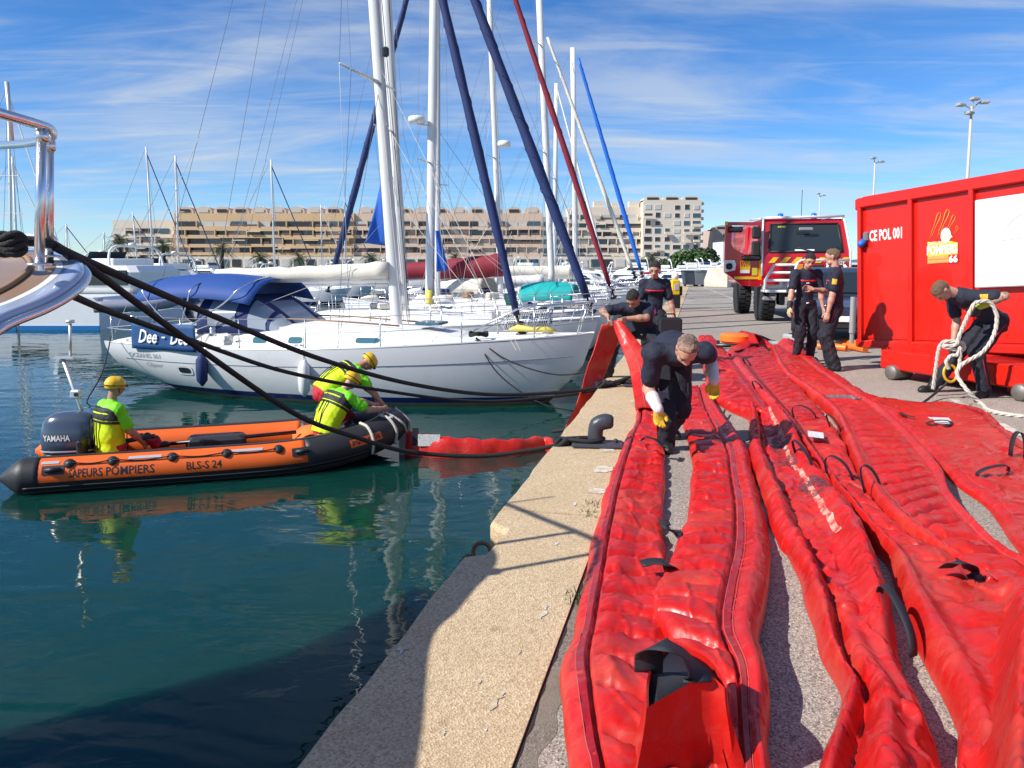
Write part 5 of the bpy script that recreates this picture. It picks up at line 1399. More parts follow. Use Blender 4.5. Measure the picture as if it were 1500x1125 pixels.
# catamaran sterns at the left
ct = thing('catamaran', 'grey-white catamaran with blue waterline moored at the far left', 'boat', D(60, 470, 33), 0)
for (x0, x1) in ((-40, 24), (24.5, 143)):
    f = [D(x0, 432, 32), D(x1, 440, 32), D(x1, 478, 32.2), D(x0, 478, 32.2)]
cz = lambda x, z, Y: Vector(((x - 750) / FPX * 32 * (Y / 32), Y, z))
for (xa, xb, nm) in ((-40, 21, 'hull'), (27, 143, 'hull')):
    X0, X1 = (xa - 750) / FPX * 32, (xb - 750) / FPX * 32
    MB().loft([[Vector((X0, 32 + k, WATER - .4)), Vector((X1, 32 + k, WATER - .4)), Vector((X1 + .05, 32 + k, WATER + 1.1)), Vector((X1 - .2, 32 + k, WATER + 1.35)), Vector((X0 + .2, 32 + k, WATER + 1.35)), Vector((X0 - .05, 32 + k, WATER + 1.1))] for k in (0, 9)], True).build(nm, 'gelcoat', ct)
    MB().box(((X0 + X1) / 2, 31.98, WATER + .02), (X1 - X0 + .06, .05, .32)).build('waterline_stripe', mat('cat_blue', (0.01, 0.16, .42), .4), ct)
X0, X1 = (20 - 750) / FPX * 32, (60 - 750) / FPX * 32
MB().box(((X0 + X1) / 2, 36, WATER + 1.0), (X1 - X0 + .4, 8, .5)).build('bridge_deck', 'ship_grey', ct)
MB().bbox(((X0 + X1) / 2 + .8, 38, WATER + 2.0), (4.2, 5, 1.3), .3).build('deck_house', 'white_paint', ct)
MB().bbox(((X0 + X1) / 2 + .8, 35.45, WATER + 2.1), (3.4, .1, .7), .03).build('house_window', 'dark_glass', ct)
# grey tender hanging at its stern
td = thing('tender', 'grey inflatable tender lying behind the bimini yacht', 'dinghy', D(200, 458, 27), .3)
MB().tube(spline([Vector((-1.2, -.6, .25)), Vector((.6, -.6, .28)), Vector((1.35, 0, .45)), Vector((.6, .6, .28)), Vector((-1.2, .6, .25))], 6), .2, 10).build('tube', mat('tender_grey', (.25, .27, .33), .5), td, True, world=False)
MB().box((-.2, 0, .15), (2.0, .9, .1)).build('floor', 'ship_grey', td, world=False); MB().box((-1.15, 0, .35), (.06, .9, .4)).build('transom', 'ship_grey', td, world=False)
# distant sailing boats with bare masts
far = [('distant sailing boat, first mast left of the long building', 214, 215, 226, 75), ('distant sailing boat with mast in front of the building corner', 257, 228, 262, 70), ('distant sailing boat with mast before the building middle', 397, 234, 403, 72), ('distant sailing boat right behind the catamaran', 345 - 248, 328, 99, 85),
       ('distant sailing boat far left below the steel rail', 152, 340, 153, 95), ('distant sailing boat with mast left of the first palm', 194, 310, 203, 110), ('distant sailing boat with leaning mast at the far left edge', 18, 230, 27, 60), ('distant sailing boat behind the rail post', 12, 124, 17, 52), ('distant sailing boat beyond the yacht boom', 505, 290, 506, 100), ('distant sailing boat in front of the long apartment facade', 470, 300, 472, 120)]
for (lb, xt, yt, xb, Y) in far:
    a, b = D(xb, 408, Y), D(xt, yt, Y); bx = a + Vector((4.2, 0, 0)); bx.z = 0
    rt = thing('sailing_boat', lb, 'boat', (bx.x - 10, Y, WATER), 0, 'distant sailing boats across the basin')
    h = Hull(10, 3.2); h.skin(None, .15, 4, 18).build('hull', 'gelcoat', rt, True, world=False); h.skin(.15, -.3, 2, 18).build('bottom', 'boot_blue', rt, True, world=False); h.deck().build('deck', 'deck_white', rt, True, world=False); h.transom().build('transom', 'gelcoat', rt, world=False)
    MB().bbox((4.6, 0, 1.3), (4, 1.6, .45), .12).build('coachroof', 'deck_white', rt, world=False)
    MB().tube([Vector((a.x, a.y, 0)), b], .085, 6).build('mast', 'mast_white', rt, True)
    c = lerp(Vector((a.x, a.y, 0)), b, .55); MB().tube([c - Vector((.8, .3, 0)), c + Vector((.8, -.3, 0))], .03, 4).build('spreader', 'alu', rt)
    MB().tube([a + Vector((0, 0, .6)), a + Vector((-3.8, .2, .7))], .17, 6).build('sail_cover', rnd.choice(['navy_canvas', 'cream_canvas', 'blue_canvas']), rt, True)
    MB().tube([Vector((bx.x - .2, Y, .3)), lerp(a, b, .95)], .05, 5).build('furled_sail', rnd.choice(['navy_canvas', 'white_paint', 'navy_canvas']), rt)
    wires(rt, [(b, Vector((bx.x - 10, Y, 0))), (b, Vector((a.x + .3, Y - 1.5, 0))), (b, Vector((a.x, Y + 1.5, 0)))], .018)
# ================================================================== orange inflatable with outboard
mat('hypalon_orange', (0.82, 0.13, 0.012), 0.5, var=0.08, vscale=4, bump=0.1, bscale=30)
mat('hypalon_black', (0.022, 0.023, 0.026), 0.5, var=0.15, vscale=6, bump=0.15, bscale=40)
mat('cowl_grey', (0.055, 0.075, 0.115), 0.22, coat=0.6)
mat('reflective', (0.60, 0.61, 0.62), 0.3, 0.3)
mat('orange_cloth', (0.85, 0.17, 0.02), 0.6, bump=.4, bscale=15)
IRZ = R(16.5)
ib = thing('inflatable_boat', 'orange and black rescue inflatable with a grey outboard motor', 'boat', (-6.08, 10.02, WATER), IRZ)
li = lambda p: WM[ib.name] @ Vector(p)
TR = .235
def path(sd):
    base = [(-.42, .72, .18), (-.12, .72, .18), (.6, .72, .18), (1.8, .73, .18), (2.9, .72, .19), (3.55, .62, .24), (4.1, .40, .32), (4.4, .16, .40), (4.5, 0, .43)]
    return spline([Vector((x, sd * y, z)) for x, y, z in base], 10)
PN, PF = path(-1), path(1)
def tube_frame(P, i):
    d = (P[min(i + 1, len(P) - 1)] - P[max(0, i - 1)]).normalized(); s_ = d.cross(Vector((0, 0, 1))).normalized(); return d, s_, s_.cross(d)
def tr(i, n):
    return TR * (.16 + .84 * min(1, i / 9)) if i < 9 else TR
def tube_pt(P, f, ang, out=0.0, sd=-1):
    """f index along the tube, ang 0 = outward, 90 = up"""
    f = max(0.0, min(len(P) - 1.0, f)); i = min(len(P) - 2, int(f)); fr = f - i
    d, s_, u_ = [lerp(a, b, fr).normalized() for a, b in zip(tube_frame(P, i), tube_frame(P, i + 1))]; o = s_ if sd < 0 else -s_
    p = lerp(P[i], P[i + 1], fr); r = lerp(tr(i, len(P)), tr(i + 1, len(P)), fr) + out
    return p + (o * math.cos(ang) + u_ * math.sin(ang)) * r
N_ = len(PN) - 1; IB = 44
for P, sd in ((PN, -1), (PF, 1)):
    k0 = 10
    def sector(i0, i1, a0, a1, out, na=10, sd=sd, P=P):
        mb = MB().grid(lambda u, v: tube_pt(P, lerp(i0, i1, u), lerp(a0, a1, v), out, sd), int(abs(i1 - i0)), na)
        if sd > 0: mb.f = [q[::-1] for q in mb.f]
        return mb
    mb = MB()
    mb.loft([[tube_pt(P, i, 2 * math.pi * k / 56, 0, sd) for k in range(56)] for i in range(9, IB + 1)], True).build('side_tube', 'hypalon_orange', ib, True, world=False)
    mb = MB(); mb.loft([[tube_pt(P, i, 2 * math.pi * k / 20, .003 if i > 1 else 0, sd) for k in range(20)] for i in range(0, 14)], True).build('stern_cone', 'hypalon_black' if sd < 0 else 'hypalon_orange', ib, True, world=False)
    mb = MB(); mb.loft([[tube_pt(P, i, 2 * math.pi * k / 20, .003, sd) for k in range(20)] for i in range(IB, N_ + 1)], True).build('bow_tube', 'hypalon_black', ib, True, world=False)
    sector(13, IB, R(-62), R(-8), .007).build('rubbing_strip', 'hypalon_black', ib, True, world=False)
    for a in (-22, -38, -52): MB().tube([tube_pt(P, i, R(a), .012, sd) for i in range(10, IB + 14)], .010, 5).build('rubbing_rib', 'hypalon_black', ib, True, world=False)
    sector(12, IB + 6, R(78), R(108), .006).build('grip_strip', 'hypalon_black', ib, True, world=False)
    for (i0, i1) in ((13.4, 16.2), (24, 27), (34, 37.5)): sector(i0, i1, R(48), R(58), .006, 3).build('reflective_strip', 'reflective', ib, True, world=False)
    prev = None
    for i in (17.6, 22.5, 28, 33.5, 39.5):
        c = tube_pt(P, i, R(46), .004, sd); q = tube_pt(P, i, R(46), .03, sd); d = (q - c)
        MB().lathe([(.065, 0), (.062, .012), (.035, .022), (.03, .03)], c, d, 14).build('line_patch', 'hypalon_black', ib, True, world=False)
        if prev is not None:
            m_ = lerp(prev, q, .5) + Vector((0, 0, -.03)); MB().tube(spline([prev, m_, q], 5), .009, 5).build('grab_line', 'black_rope', ib, True, world=False)
        prev = q
    for i in (15.2, 43): 
        c0, c1 = tube_pt(P, i - 1.0, R(28), .01, sd), tube_pt(P, i + 1.3, R(28), .01, sd)
        MB().tube(spline([c0, lerp(c0, c1, .5) + Vector((0, sd * .05, .012)), c1], 5), [.022, .03, .03, .03, .03, .03, .03, .03, .03, .03, .022][:11], 8).build('carry_handle', 'hypalon_black', ib, True, world=False)
        sector(i - 1.6, i + 1.8, R(14), R(42), .005, 4).build('handle_patch', 'hypalon_black', ib, True, world=False)
tl = lambda i0, i1, a0, a1: (lambda u, v: li(tube_pt(PN, lerp(i0, i1, u), lerp(R(a0), R(a1), v), .0018)))
lettering('side_lettering', 'SAPEURS POMPIERS', 'lettering_black', ib, tl(17.6, 26.4, 1, 27), bold=.012, fine=True)
lettering('side_lettering', 'BLS-S 24', 'lettering_black', ib, tl(29.4, 33.0, 2, 26), bold=.012, fine=True)
MB().grid(lambda u, v: tube_pt(PN, lerp(53, 61, u), lerp(R(4), R(30), v), .006), 6, 3).build('registration_plate', 'hypalon_orange', ib, True, world=False)
lettering('registration', 'PV 94106', 'lettering_black', ib, (lambda u, v: li(tube_pt(PN, lerp(53.5, 60.5, u), lerp(R(8), R(26), v), .010))), bold=.01, fine=True)
lettering('maker_mark', 'Milpro', 'lettering_white', ib, (lambda u, v: li(tube_pt(PN, lerp(67, 70, u), lerp(R(52), R(66), v), .008))), bold=.02, shear=.3)
# floor, transom, bench box, gear
MB().box((1.9, 0, .10), (4.2, 1.1, .06)).build('floor', 'hypalon_black', ib, world=False)
MB().bbox((.42, 0, .30), (.07, 1.1, .5), .02).build('transom', 'hypalon_black', ib, world=False)
MB().bbox((2.0, .25, .25), (.8, .35, .22), .05).build('gear_bag', 'hypalon_black', ib, world=False)
MB().tube([Vector((1.3, .1, .30)), Vector((3.1, .2, .34))], .028, 8).build('paddle', 'black_plastic', ib, True, world=False)
MB().sheet(lambda u, v: Vector((3.05 + .55 * u, -.3 + .7 * v, .24 + .12 * math.sin(u * 3) + .05 * math.sin(v * 7 + u * 4))), 10, 10, .02).build('orange_bag', 'orange_cloth', ib, True, world=False)
MB().sheet(lambda u, v: Vector((3.3 + .6 * u, -.45 + .55 * v, .30 + .20 * u + .03 * math.sin(v * 8))), 8, 8, .015).build('dark_cover', 'hypalon_black', ib, True, world=False)
MB().tube([Vector((3.25, -.42, .34)), Vector((3.75, -.40, .52))], .03, 8).build('white_pole', 'reflective', ib, True, world=False)
# white ropes over the bow
for i in (58, 66):
    MB().tube(spline([tube_pt(PN, i, R(95), .02), tube_pt(PN, i + .3, R(55), .022), tube_pt(PN, i + .2, R(10), .024), tube_pt(PN, i - .2, R(-38), .03)], 6), .022, 7).build('bow_rope', 'white_rope', ib, True, world=False)
MB().tube(spline([tube_pt(PN, 69, R(85), .02), tube_pt(PN, 71, R(20), .02), tube_pt(PN, 75, R(-30), .03), tube_pt(PN, 78, R(10), .03), tube_pt(PN, 78.5, R(80), .02)], 6), .018, 7).build('bow_rope', 'white_rope', ib, True, world=False)
# outboard motor
def cowl(sc_, dz):
    rings = []
    for (z, l, w_, xo) in ((-.02, .30, .17, 0), (.0, .345, .195, 0), (.12, .36, .205, 0), (.26, .355, .20, .0), (.38, .335, .185, .01), (.46, .29, .155, .015), (.51, .20, .10, .02), (.525, .08, .04, .02)):
        rings.append([Vector((xo + l * math.copysign(abs(math.cos(a)) ** .75, math.cos(a)), w_ * math.copysign(abs(math.sin(a)) ** .75, math.sin(a)), z)) for a in [2 * math.pi * k / 28 for k in range(28)]])
    return rings
om = thing('outboard_motor', 'dark grey outboard motor on the stern of the inflatable', 'motor', li((.22, -.05, .33)), IRZ - .12)
MB().loft(cowl(1, 0), True).build('cowling', 'cowl_grey', om, True, world=False)
MB().loft([[Vector((p.x * .97, p.y * .97, -.12 + z)) for p in cowl(1, 0)[1]] for z in (0, .1)], True).build('lower_pan', 'black_plastic', om, True, world=False)
MB().loft([[Vector((p.x * 1.012, p.y * 1.012, z)) for p in cowl(1, 0)[2]] for z in (.02, .04)], False).build('trim_line', 'reflective', om, True, world=False)
MB().loft([[Vector((x, y, z)) for x, y in ((-.12, -.07), (.14, -.07), (.14, .07), (-.12, .07))] for z in (-.75, -.1)], True).build('shaft', 'black_plastic', om, world=False)
MB().box((.28, 0, -.2), (.14, .3, .3)).build('bracket', 'black_plastic', om, world=False)
MB().tube([Vector((.30, -.05, .05)), Vector((1.05, -.02, .16))], [.035, .03], 8).build('tiller', 'black_plastic', om, True, world=False)
def cf(u, v):
    x = lerp(-.28, .06, u); z = lerp(.17, .25, v); w_ = .205 * (max(0, 1 - (abs(x) / .36) ** 2.66)) ** .375 + .003; return WM[om.name] @ Vector((x, -w_, z))
lettering('motor_lettering', 'YAMAHA', 'lettering_white', om, cf, bold=.02)
# sensor pole of the motor well
po = thing('sensor_mast', 'jointed aluminium mast with a camera box beside the helmsman', 'mast', D(135, 622, 10.15), 0)
MB().tube([D(134, 640, 10.15), D(92, 525, 10.15)], .026, 8).build('arm', 'alu', po, True)
MB().bbox(D(112, 577, 10.1), (.13, .1, .11), .015).build('camera_box', 'alu', po)
MB().lathe([(.028, 0), (.028, .02)], D(112, 578, 10.04), Vector((0, -1, 0)), 12).build('lens', 'dark_glass', po)
MB().box(D(95, 524, 10.15), (.26, .1, .02)).build('cross_plate', 'alu', po)
MB().tube([D(103, 522, 10.15), D(103, 474, 10.15)], .02, 8).build('arm', 'alu', po, True)
MB().lathe([(.05, 0), (.055, .02), (.05, .04)], D(103, 473, 10.15), n=14).build('sensor_head', 'alu', po, True)

# ================================================================== bow of the yacht beside the camera
mat('rub_sky_reflection', (0.42, 0.48, 0.62), 0.12, 0.0, coat=0.8)  # pale blue puts the reflected sky into the gunwale's colour
yb = thing('yacht_bow', 'varnished bow with tall polished steel rail reaching in at the left edge', 'boat', Vector((-2.6, 3.2, WATER)), 0)
out_px = [(-80, 515, 2.38), (0, 466, 2.65), (60, 442, 2.86), (100, 420, 3.02), (122, 398, 3.2), (118, 384, 3.38), (98, 375, 3.55), (50, 366, 3.85), (-30, 358, 4.3), (-190, 350, 5.0)]
OUT = spline([Vector((-1.72, -3.0, 1.2)), Vector((-1.68, -.5, 1.22)), Vector((-1.70, 1.5, 1.27))] + [D(*p) for p in out_px], 6)
pA, pB, pC = D(60, 442, 2.86), D(98, 375, 3.55), D(-80, 515, 2.38)
pN = (pB - pA).cross(pC - pA).normalized()
def plane_z(q): return pA.z - ((q.x - pA.x) * pN.x + (q.y - pA.y) * pN.y) / pN.z
cen = Vector((-4.2, 2.6, 1.4))
def ins(p, k, dz=0.0): q = lerp(p, cen, k); q.z = lerp(p.z, min(1.72, max(1.2, plane_z(q))), min(1, k * 3)) + dz; return q
MB().loft([[ins(p, .085, .012) for p in OUT], [ins(p, .9, .02) for p in OUT]], False, closed=False).build('teak_deck', 'teak', yb, True)
MB().loft([[ins(p, .0, -.02) for p in OUT], [ins(p, .0, .004) for p in OUT], [ins(p, .012, .012) for p in OUT], [ins(p, .032, .010) for p in OUT]], False, closed=False).build('gunwale', 'rub_sky_reflection', yb, True)
MB().loft([[ins(p, .032, .0105) for p in OUT], [ins(p, .042, .012) for p in OUT]], False, closed=False).build('deck_stripe', 'white_paint', yb, True)
MB().loft([[ins(p, .042, .0125) for p in OUT], [ins(p, .075, .012) for p in OUT]], False, closed=False).build('varnished_margin', 'teak', yb, True)
MB().tube([ins(p, .08, .018) for p in OUT], .012, 6).build('inner_moulding', 'wood', yb, True)
MB().tube([ins(p, -.004, -.03) for p in OUT], .018, 8).build('steel_rub_rail', 'steel', yb, True)
MB().loft([[ins(p, .0, -.05) for p in OUT], [lerp(p, cen, .14) + Vector((0, 0, -.16)) for p in OUT], [lerp(p, cen, .34) + Vector((0, 0, -.6)) for p in OUT], [lerp(p, cen, .55) + Vector((0, 0, -(p.z - WATER) + .0)) for p in OUT], [lerp(p, cen, .60) + Vector((0, 0, -(p.z - WATER) - .5)) for p in OUT]][::-1], False, closed=False).build('hull', 'gelcoat', yb, True)
MB().loft([[lerp(p, cen, .50) + Vector((0, 0, -(p.z - WATER) + .14)) for p in OUT], [lerp(p, cen, .515) + Vector((0, 0, -(p.z - WATER) + .0)) for p in OUT]][::-1], False, closed=False).build('waterline_stripe', 'cat_blue', yb, True)
p1_, p2_ = D(57, 389, 2.98), D(71, 377, 3.3)
t1_, t2_ = D(61, 188, 3.0), D(72, 203, 3.3)
for a, b in ((p1_, t1_), (p2_, t2_)):
    MB().tube([a - Vector((0, 0, .02)), b], .0185, 14).build('rail_post', 'steel', yb, True)
    MB().lathe([(.045, 0), (.045, .008), (.022, .012)], a, n=16).build('post_foot', 'steel', yb, True)
    MB().lathe([(.022, 0), (.024, .02), (.022, .04)], b - Vector((0, 0, .05)), n=14).build('rail_joint', 'steel', yb, True)
rail = spline([D(-330, 60, 2.3), D(-120, 128, 2.6), D(0, 166, 2.82), D(60, 184, 3.0), D(76, 193, 3.14), D(72, 203, 3.3), D(50, 208, 3.5), D(18, 212, 3.8), D(-60, 216, 4.4), D(-200, 222, 5.2)], 8)
MB().tube(rail, .0195, 12).build('top_rail', 'steel', yb, True)
MB().tube([D(18, 210, 3.8), D(10, 120, 3.8)], .010, 8).build('flag_staff', 'alu', yb, True)
for k_ in range(4):
    MB().tube([D(15, 372, 3.1) + Vector((.055 * math.cos(a), .05 * math.sin(a) * .7, .012 + .018 * k_ + .014 * math.sin(2 * a + k_))) for a in [2 * math.pi * i / 24 for i in range(25)]], .014, 8).build('rope_coil', 'black_rope', yb, True)
MB().bbox(D(38, 352, 3.6), (.28, .06, .06), .02).build('anchor_roller', 'alu', yb)
# ---- mooring lines to the quay
def rope(label, pts, r, m='black_rope', name='mooring_rope', cat='rope', n=10, group='black mooring ropes'):
    o = MB().tube(spline(pts, n), r, 8).build(name, m, None, True); tag(o, label, cat, group); return center(o)
rope('upper black mooring rope from the bow to the far bollard', [D(30, 352, 3.2), D(75, 358, 3.3), D(130, 384, 3.7), D(330, 470, 5.2), D(470, 526, 6.4), D(600, 562, 7.6), D(720, 578, 8.6), D(830, 574, 9.2), D(880, 566, 9.45), D(925, 552, 9.6)], .021)
rope('black mooring rope crossing lowest in front of the inflatable to the near bollard', [D(80, 362, 3.3), D(128, 390, 3.5), D(270, 495, 4.4), D(430, 605, 5.2), D(520, 640, 5.7), D(600, 662, 6.1), D(700, 668, 6.3), D(775, 660, 6.4), D(822, 651, 6.45), D(866, 644, 6.5)], .0185)
rope('lower thin black mooring rope leaving the hull under the rail', [D(60, 420, 3.4), D(98, 430, 3.5), D(165, 458, 4.2), D(290, 502, 5.4), D(420, 545, 6.8), D(560, 572, 8.0), D(700, 588, 8.8), D(820, 580, 9.3), D(882, 569, 9.5), D(925, 557, 9.7)], .018)
def knot(p, s_, parent=None):
    mb = MB()
    pts = [Vector(p) + Vector((math.sin(2 * a) * s_, math.sin(a) * s_ * .7, math.cos(3 * a) * s_ * .55)) for a in [2 * math.pi * i / 40 for i in range(41)]]
    return mb.tube(pts, s_ * .38, 7)
for i, (px, py, Y) in enumerate(((822, 652, 6.45), (880, 567, 9.45), (893, 565, 9.55))):
    o = knot(D(px, py, Y) + Vector((0, 0, .02)), .055).build('rope_knot', 'black_rope', None, True)
    tag(o, ('black rope knot beside the near bollard', 'black rope knot left of the far bollard', 'black rope knot touching the far bollard')[i], 'knot', 'black mooring ropes'); center(o)
# thin line from the yacht stern and the thin line at the waterline
rope('thin black line hanging from the white yacht stern to the water', [D(163, 492, 16.6), D(150, 545, 16.0), D(128, 586, 15.4), D(132, 596, 15.2)], .014)
rope('short dark line sticking out over the water beyond the near bollard', [D(810, 632, 7.6), D(825, 630, 7.5), D(842, 629, 7.4)], .02)

# ---- bollards
mat('bollard_grey', (0.045, 0.05, 0.065), 0.35, var=0.2, vscale=12, bump=0.2, bscale=30, dirt=(0.16, 0.08, 0.06), dscale=9, dlo=.6, dhi=.75)
def bollard(label, p, s_=1.0, rz=-.1):
    root = thing('mooring_bollard', label, 'bollard', p, rz, 'mooring bollards on the quay edge')
    MB().bbox((0.02, 0, .02), (.44 * s_, .2 * s_, .04), .015).build('base_plate', 'bollard_grey', root, world=False)
    MB().tube(spline([Vector((0, 0, .03)), Vector((0, 0, .12 * s_)), Vector((.015 * s_, 0, .185 * s_)), Vector((.07 * s_, 0, .215 * s_)), Vector((.15 * s_, 0, .215 * s_))], 5), [.065 * s_] * 8 + [.068 * s_] * 5 + [.066 * s_, .062 * s_, .058 * s_, .04 * s_][:8], 14).build('post', 'bollard_grey', root, True, world=False)
    for x in (-.15, .17): MB().lathe([(.022, 0), (.022, .02), (.012, .03)], (x * s_, 0, .04), n=8).build('bolt', 'bollard_grey', root, world=False)
    MB().tube(spline([Vector((-.3, .02, .06)), Vector((-.05, -.075, .06)), Vector((.07, 0, .07)), Vector((-.05, .075, .06)), Vector((-.3, .02, .055))], 7), .018, 7).build('rope_turn', 'black_rope', root, True, world=False)
    return root
bollard('dark iron bollard with rope at the quay edge in the foreground', G(872, 654, .012), 1.0)
bollard('dark iron bollard half hidden behind the lifted red boom', G(936, 566, .012), 1.0)
# rusty ring in the notch of the coping
rg = thing('mooring_ring', 'rusty iron ring and shackle in the notch of the quay edge', 'ring', Q((aN0 + aN1) / 2 - .02, .04, -.06), 0)
mat('rust', (0.20, 0.10, 0.055), 0.9, var=.4, vscale=20, bump=.4, bscale=40)
for (o_, r_) in (((0, 0, 0), .05), ((-.06, -.1, -.03), .045)):
    MB().tube([Vector(o_) + Vector((r_ * math.cos(a), r_ * math.sin(a) * .5, r_ * .85 * math.sin(a))) for a in [2 * math.pi * i / 20 for i in range(21)]], .012, 7).build('ring_link', 'rust', rg, True, world=False)
# ================================================================== red container on rollers
mat('container_red', (0.60, 0.012, 0.004), 0.38, bump=0.06, bscale=2.2, var=0.10, vscale=1.2, coat=0.25, dirt=(0.40, 0.03, 0.02), dscale=2.4, dlo=.55, dhi=.85)
mat('whiteboard', (0.78, 0.80, 0.80), 0.35, var=.03)
mat('orange_label', (0.80, 0.25, 0.02), 0.5)
mat('tyre', (0.016, 0.016, 0.017), 0.8, bump=.5, bscale=40)
mat('rim_grey', (0.45, 0.45, 0.45), 0.4, 0.5)
A0 = (lambda: None)
cl_b = D(1256, 509, 11.9); ax_dir = Vector((.39, -.92, 0)).normalized()
tiltm = Matrix.Rotation(-R(3.7), 4, 'Y')
crz = math.atan2(ax_dir.y, ax_dir.x)
ct_ = thing('fire_service_container', 'large red steel container with white lettering and a whiteboard', 'container', cl_b, crz, tilt=tiltm)
HC, LC, WC = 2.30, 6.0, 2.35
# local: x along the visible side, y away from the camera (into the body), z up
yy = 1
MB().box((LC / 2, WC / 2 + .02, HC / 2), (LC - .1, WC - .05, HC - .10)).build('body', 'container_red', ct_, world=False)
MB().bbox((LC / 2, .03, HC - .08), (LC, .11, .16), .02).build('top_rail', 'container_red', ct_, world=False)
MB().bbox((LC / 2, .03, .06), (LC, .10, .12), .02).build('bottom_rail', 'container_red', ct_, world=False)
for x in (.05, .95, 1.88, 2.82, 3.76, 4.70, 5.93):
    MB().bbox((x, .022, HC / 2), (.07, .09, HC - .02), .012).build('side_post', 'container_red', ct_, world=False)
MB().bbox((.02, WC / 2, HC - .09), (.14, WC, .18), .02).build('end_rail', 'container_red', ct_, world=False)
MB().bbox((.02, WC / 2, .07), (.14, WC, .14), .02).build('end_rail', 'container_red', ct_, world=False)
MB().bbox((LC / 2, WC / 2, HC + .005), (LC - .1, WC - .1, .03), .01).build('roof', 'container_red', ct_, world=False)
for x0, x1 in ((.10, .90), (1.0, 1.83), (1.93, 2.77), (2.87, 3.71)):
    MB().box(((x0 + x1) / 2, .04, .17), (x1 - x0, .02, .05)).build('panel_lip', 'container_red', ct_, world=False)
cw_ = lambda p: WM[ct_.name] @ Vector(p)
face = .041
lettering('container_lettering', 'CE POL 001', 'lettering_white', ct_, lambda u, v: cw_((.20 + .58 * u, face, HC - .68 + .17 * v)), bold=.03)
MB().bbox((.15, .06, HC - .60), (.09, .14, .15), .02).build('socket_box', mat('socket_grey', (.16, .16, .17), .5), ct_, world=False)
MB().lathe([(.05, 0), (.05, .1), (.035, .11)], (.14, .0, HC - .66), Vector((-.35, -.6, -.7)), 12).build('socket_plug', 'bright_blue', ct_, True, world=False)
# emblem: lettering block with flame strokes and a helmet
ex0, ex1 = 1.20, 1.66
def em(u, v, o=0.0): return cw_((lerp(ex0, ex1, u), face - o, HC - 1.08 + .62 * v))
def epoly(name, pts, m, o): MB().add([em(u, v, o) for u, v in pts], [tuple(range(len(pts)))]).build(name, m, ct_)
mat('emblem_yellow', (0.85, 0.55, 0.05), 0.5); mat('emblem_pale', (0.85, 0.72, 0.45), 0.5); mat('emblem_red', (0.45, .008, .008), .5); mat('helmet_silver', (.62, .66, .64), .3)
epoly('emblem_block', [(0, .0), (1, .0), (1, .42), (.7, .48), (.3, .47), (0, .50)], 'emblem_yellow', .002)
for (a, b, w_) in (((.05, .50), (.42, 1.12), .14), ((.30, .52), (.70, 1.16), .15), ((.58, .60), (.90, 1.02), .12), ((.85, .55), (1.0, .78), .08)):
    for nm, mm, k, o in (('emblem_flame_edge', 'emblem_yellow', 1.0, .002), ('emblem_flame', 'emblem_red', .72, .004)):
        d = Vector((b[0] - a[0], b[1] - a[1])); nrm = Vector((-d.y, d.x)).normalized(); pts = []
        for t, ww in ((0.02, .12), (.35, .5), (.6, .55), (.85, .95), (.97, .7), (1.0, .2)): pts.append((a[0] + d.x * t - nrm.x * w_ * ww * .5 * k, a[1] + d.y * t - nrm.y * w_ * ww * .5 * k))
        for t, ww in ((1.0, .2), (.97, .7), (.85, .95), (.6, .55), (.35, .5), (0.02, .12)): pts.append((a[0] + d.x * t + nrm.x * w_ * ww * .5 * k, a[1] + d.y * t + nrm.y * w_ * ww * .5 * k))
        epoly(nm, pts, mm, o)
epoly('emblem_helmet', [(.62 + .17 * math.cos(a), .60 + .17 * math.sin(a)) for a in [math.pi * 2 * i / 18 for i in range(18)]], 'helmet_silver', .006)
epoly('emblem_helmet_peak', [(.44, .56), (.70, .50), (.84, .55), (.80, .60), (.5, .62)], 'emblem_pale', .007)
lettering('emblem_lettering', 'SAPEURS', 'emblem_pale', ct_, lambda u, v: em(.02 + .5 * u, .40 + .09 * v, .008), bold=.02)
lettering('emblem_lettering', 'POMPIERS', 'lettering_white', ct_, lambda u, v: em(-.01 + 1.02 * u, .19 + .21 * v, .008), bold=.035)
epoly('emblem_strip', [(0, .0), (.68, .0), (.68, .16), (0, .16)], 'orange_label', .004)
lettering('emblem_lettering', 'SERVICE DEPARTEMENTAL', 'emblem_pale', ct_, lambda u, v: em(.02 + .64 * u, .10 + .045 * v, .009), bold=.0)
lettering('emblem_lettering', "D'INCENDIE ET DE SECOURS", 'emblem_pale', ct_, lambda u, v: em(.02 + .64 * u, .02 + .045 * v, .009), bold=.0)
epoly('emblem_number_field', [(.70, -.02), (1.02, -.02), (1.02, .17), (.70, .17)], 'container_red', .004)
lettering('emblem_lettering', '66', 'lettering_white', ct_, lambda u, v: em(.72 + .29 * u, -.01 + .17 * v, .009), bold=.04)
# whiteboard with a faint pen drawing
MB().bbox((2.87, -.045, HC - .87), (1.80, .03, 1.14), .012).build('whiteboard', 'whiteboard', ct_, world=False)
mat('pen', (.45, .46, .47), .6)
wp = lambda u, v: Vector((1.97 + 1.75 * u, -.063, HC - 1.45 + 1.16 * v))
MB().tube([wp(.22 + .19 * (1 - math.cos(a)) , .52 + .26 * math.sin(a)) for a in [math.pi * i / 20 for i in range(21)]], .003, 4).build('pen_drawing', 'pen', ct_, world=False)
MB().tube([wp(.18, .51), wp(.45, .525), wp(.72, .53)], .003, 4).build('pen_drawing', 'pen', ct_, world=False)
MB().tube([wp(.40, .60), wp(.41, .66), wp(.40, .70)], .002, 4).build('pen_drawing', 'pen', ct_, world=False)
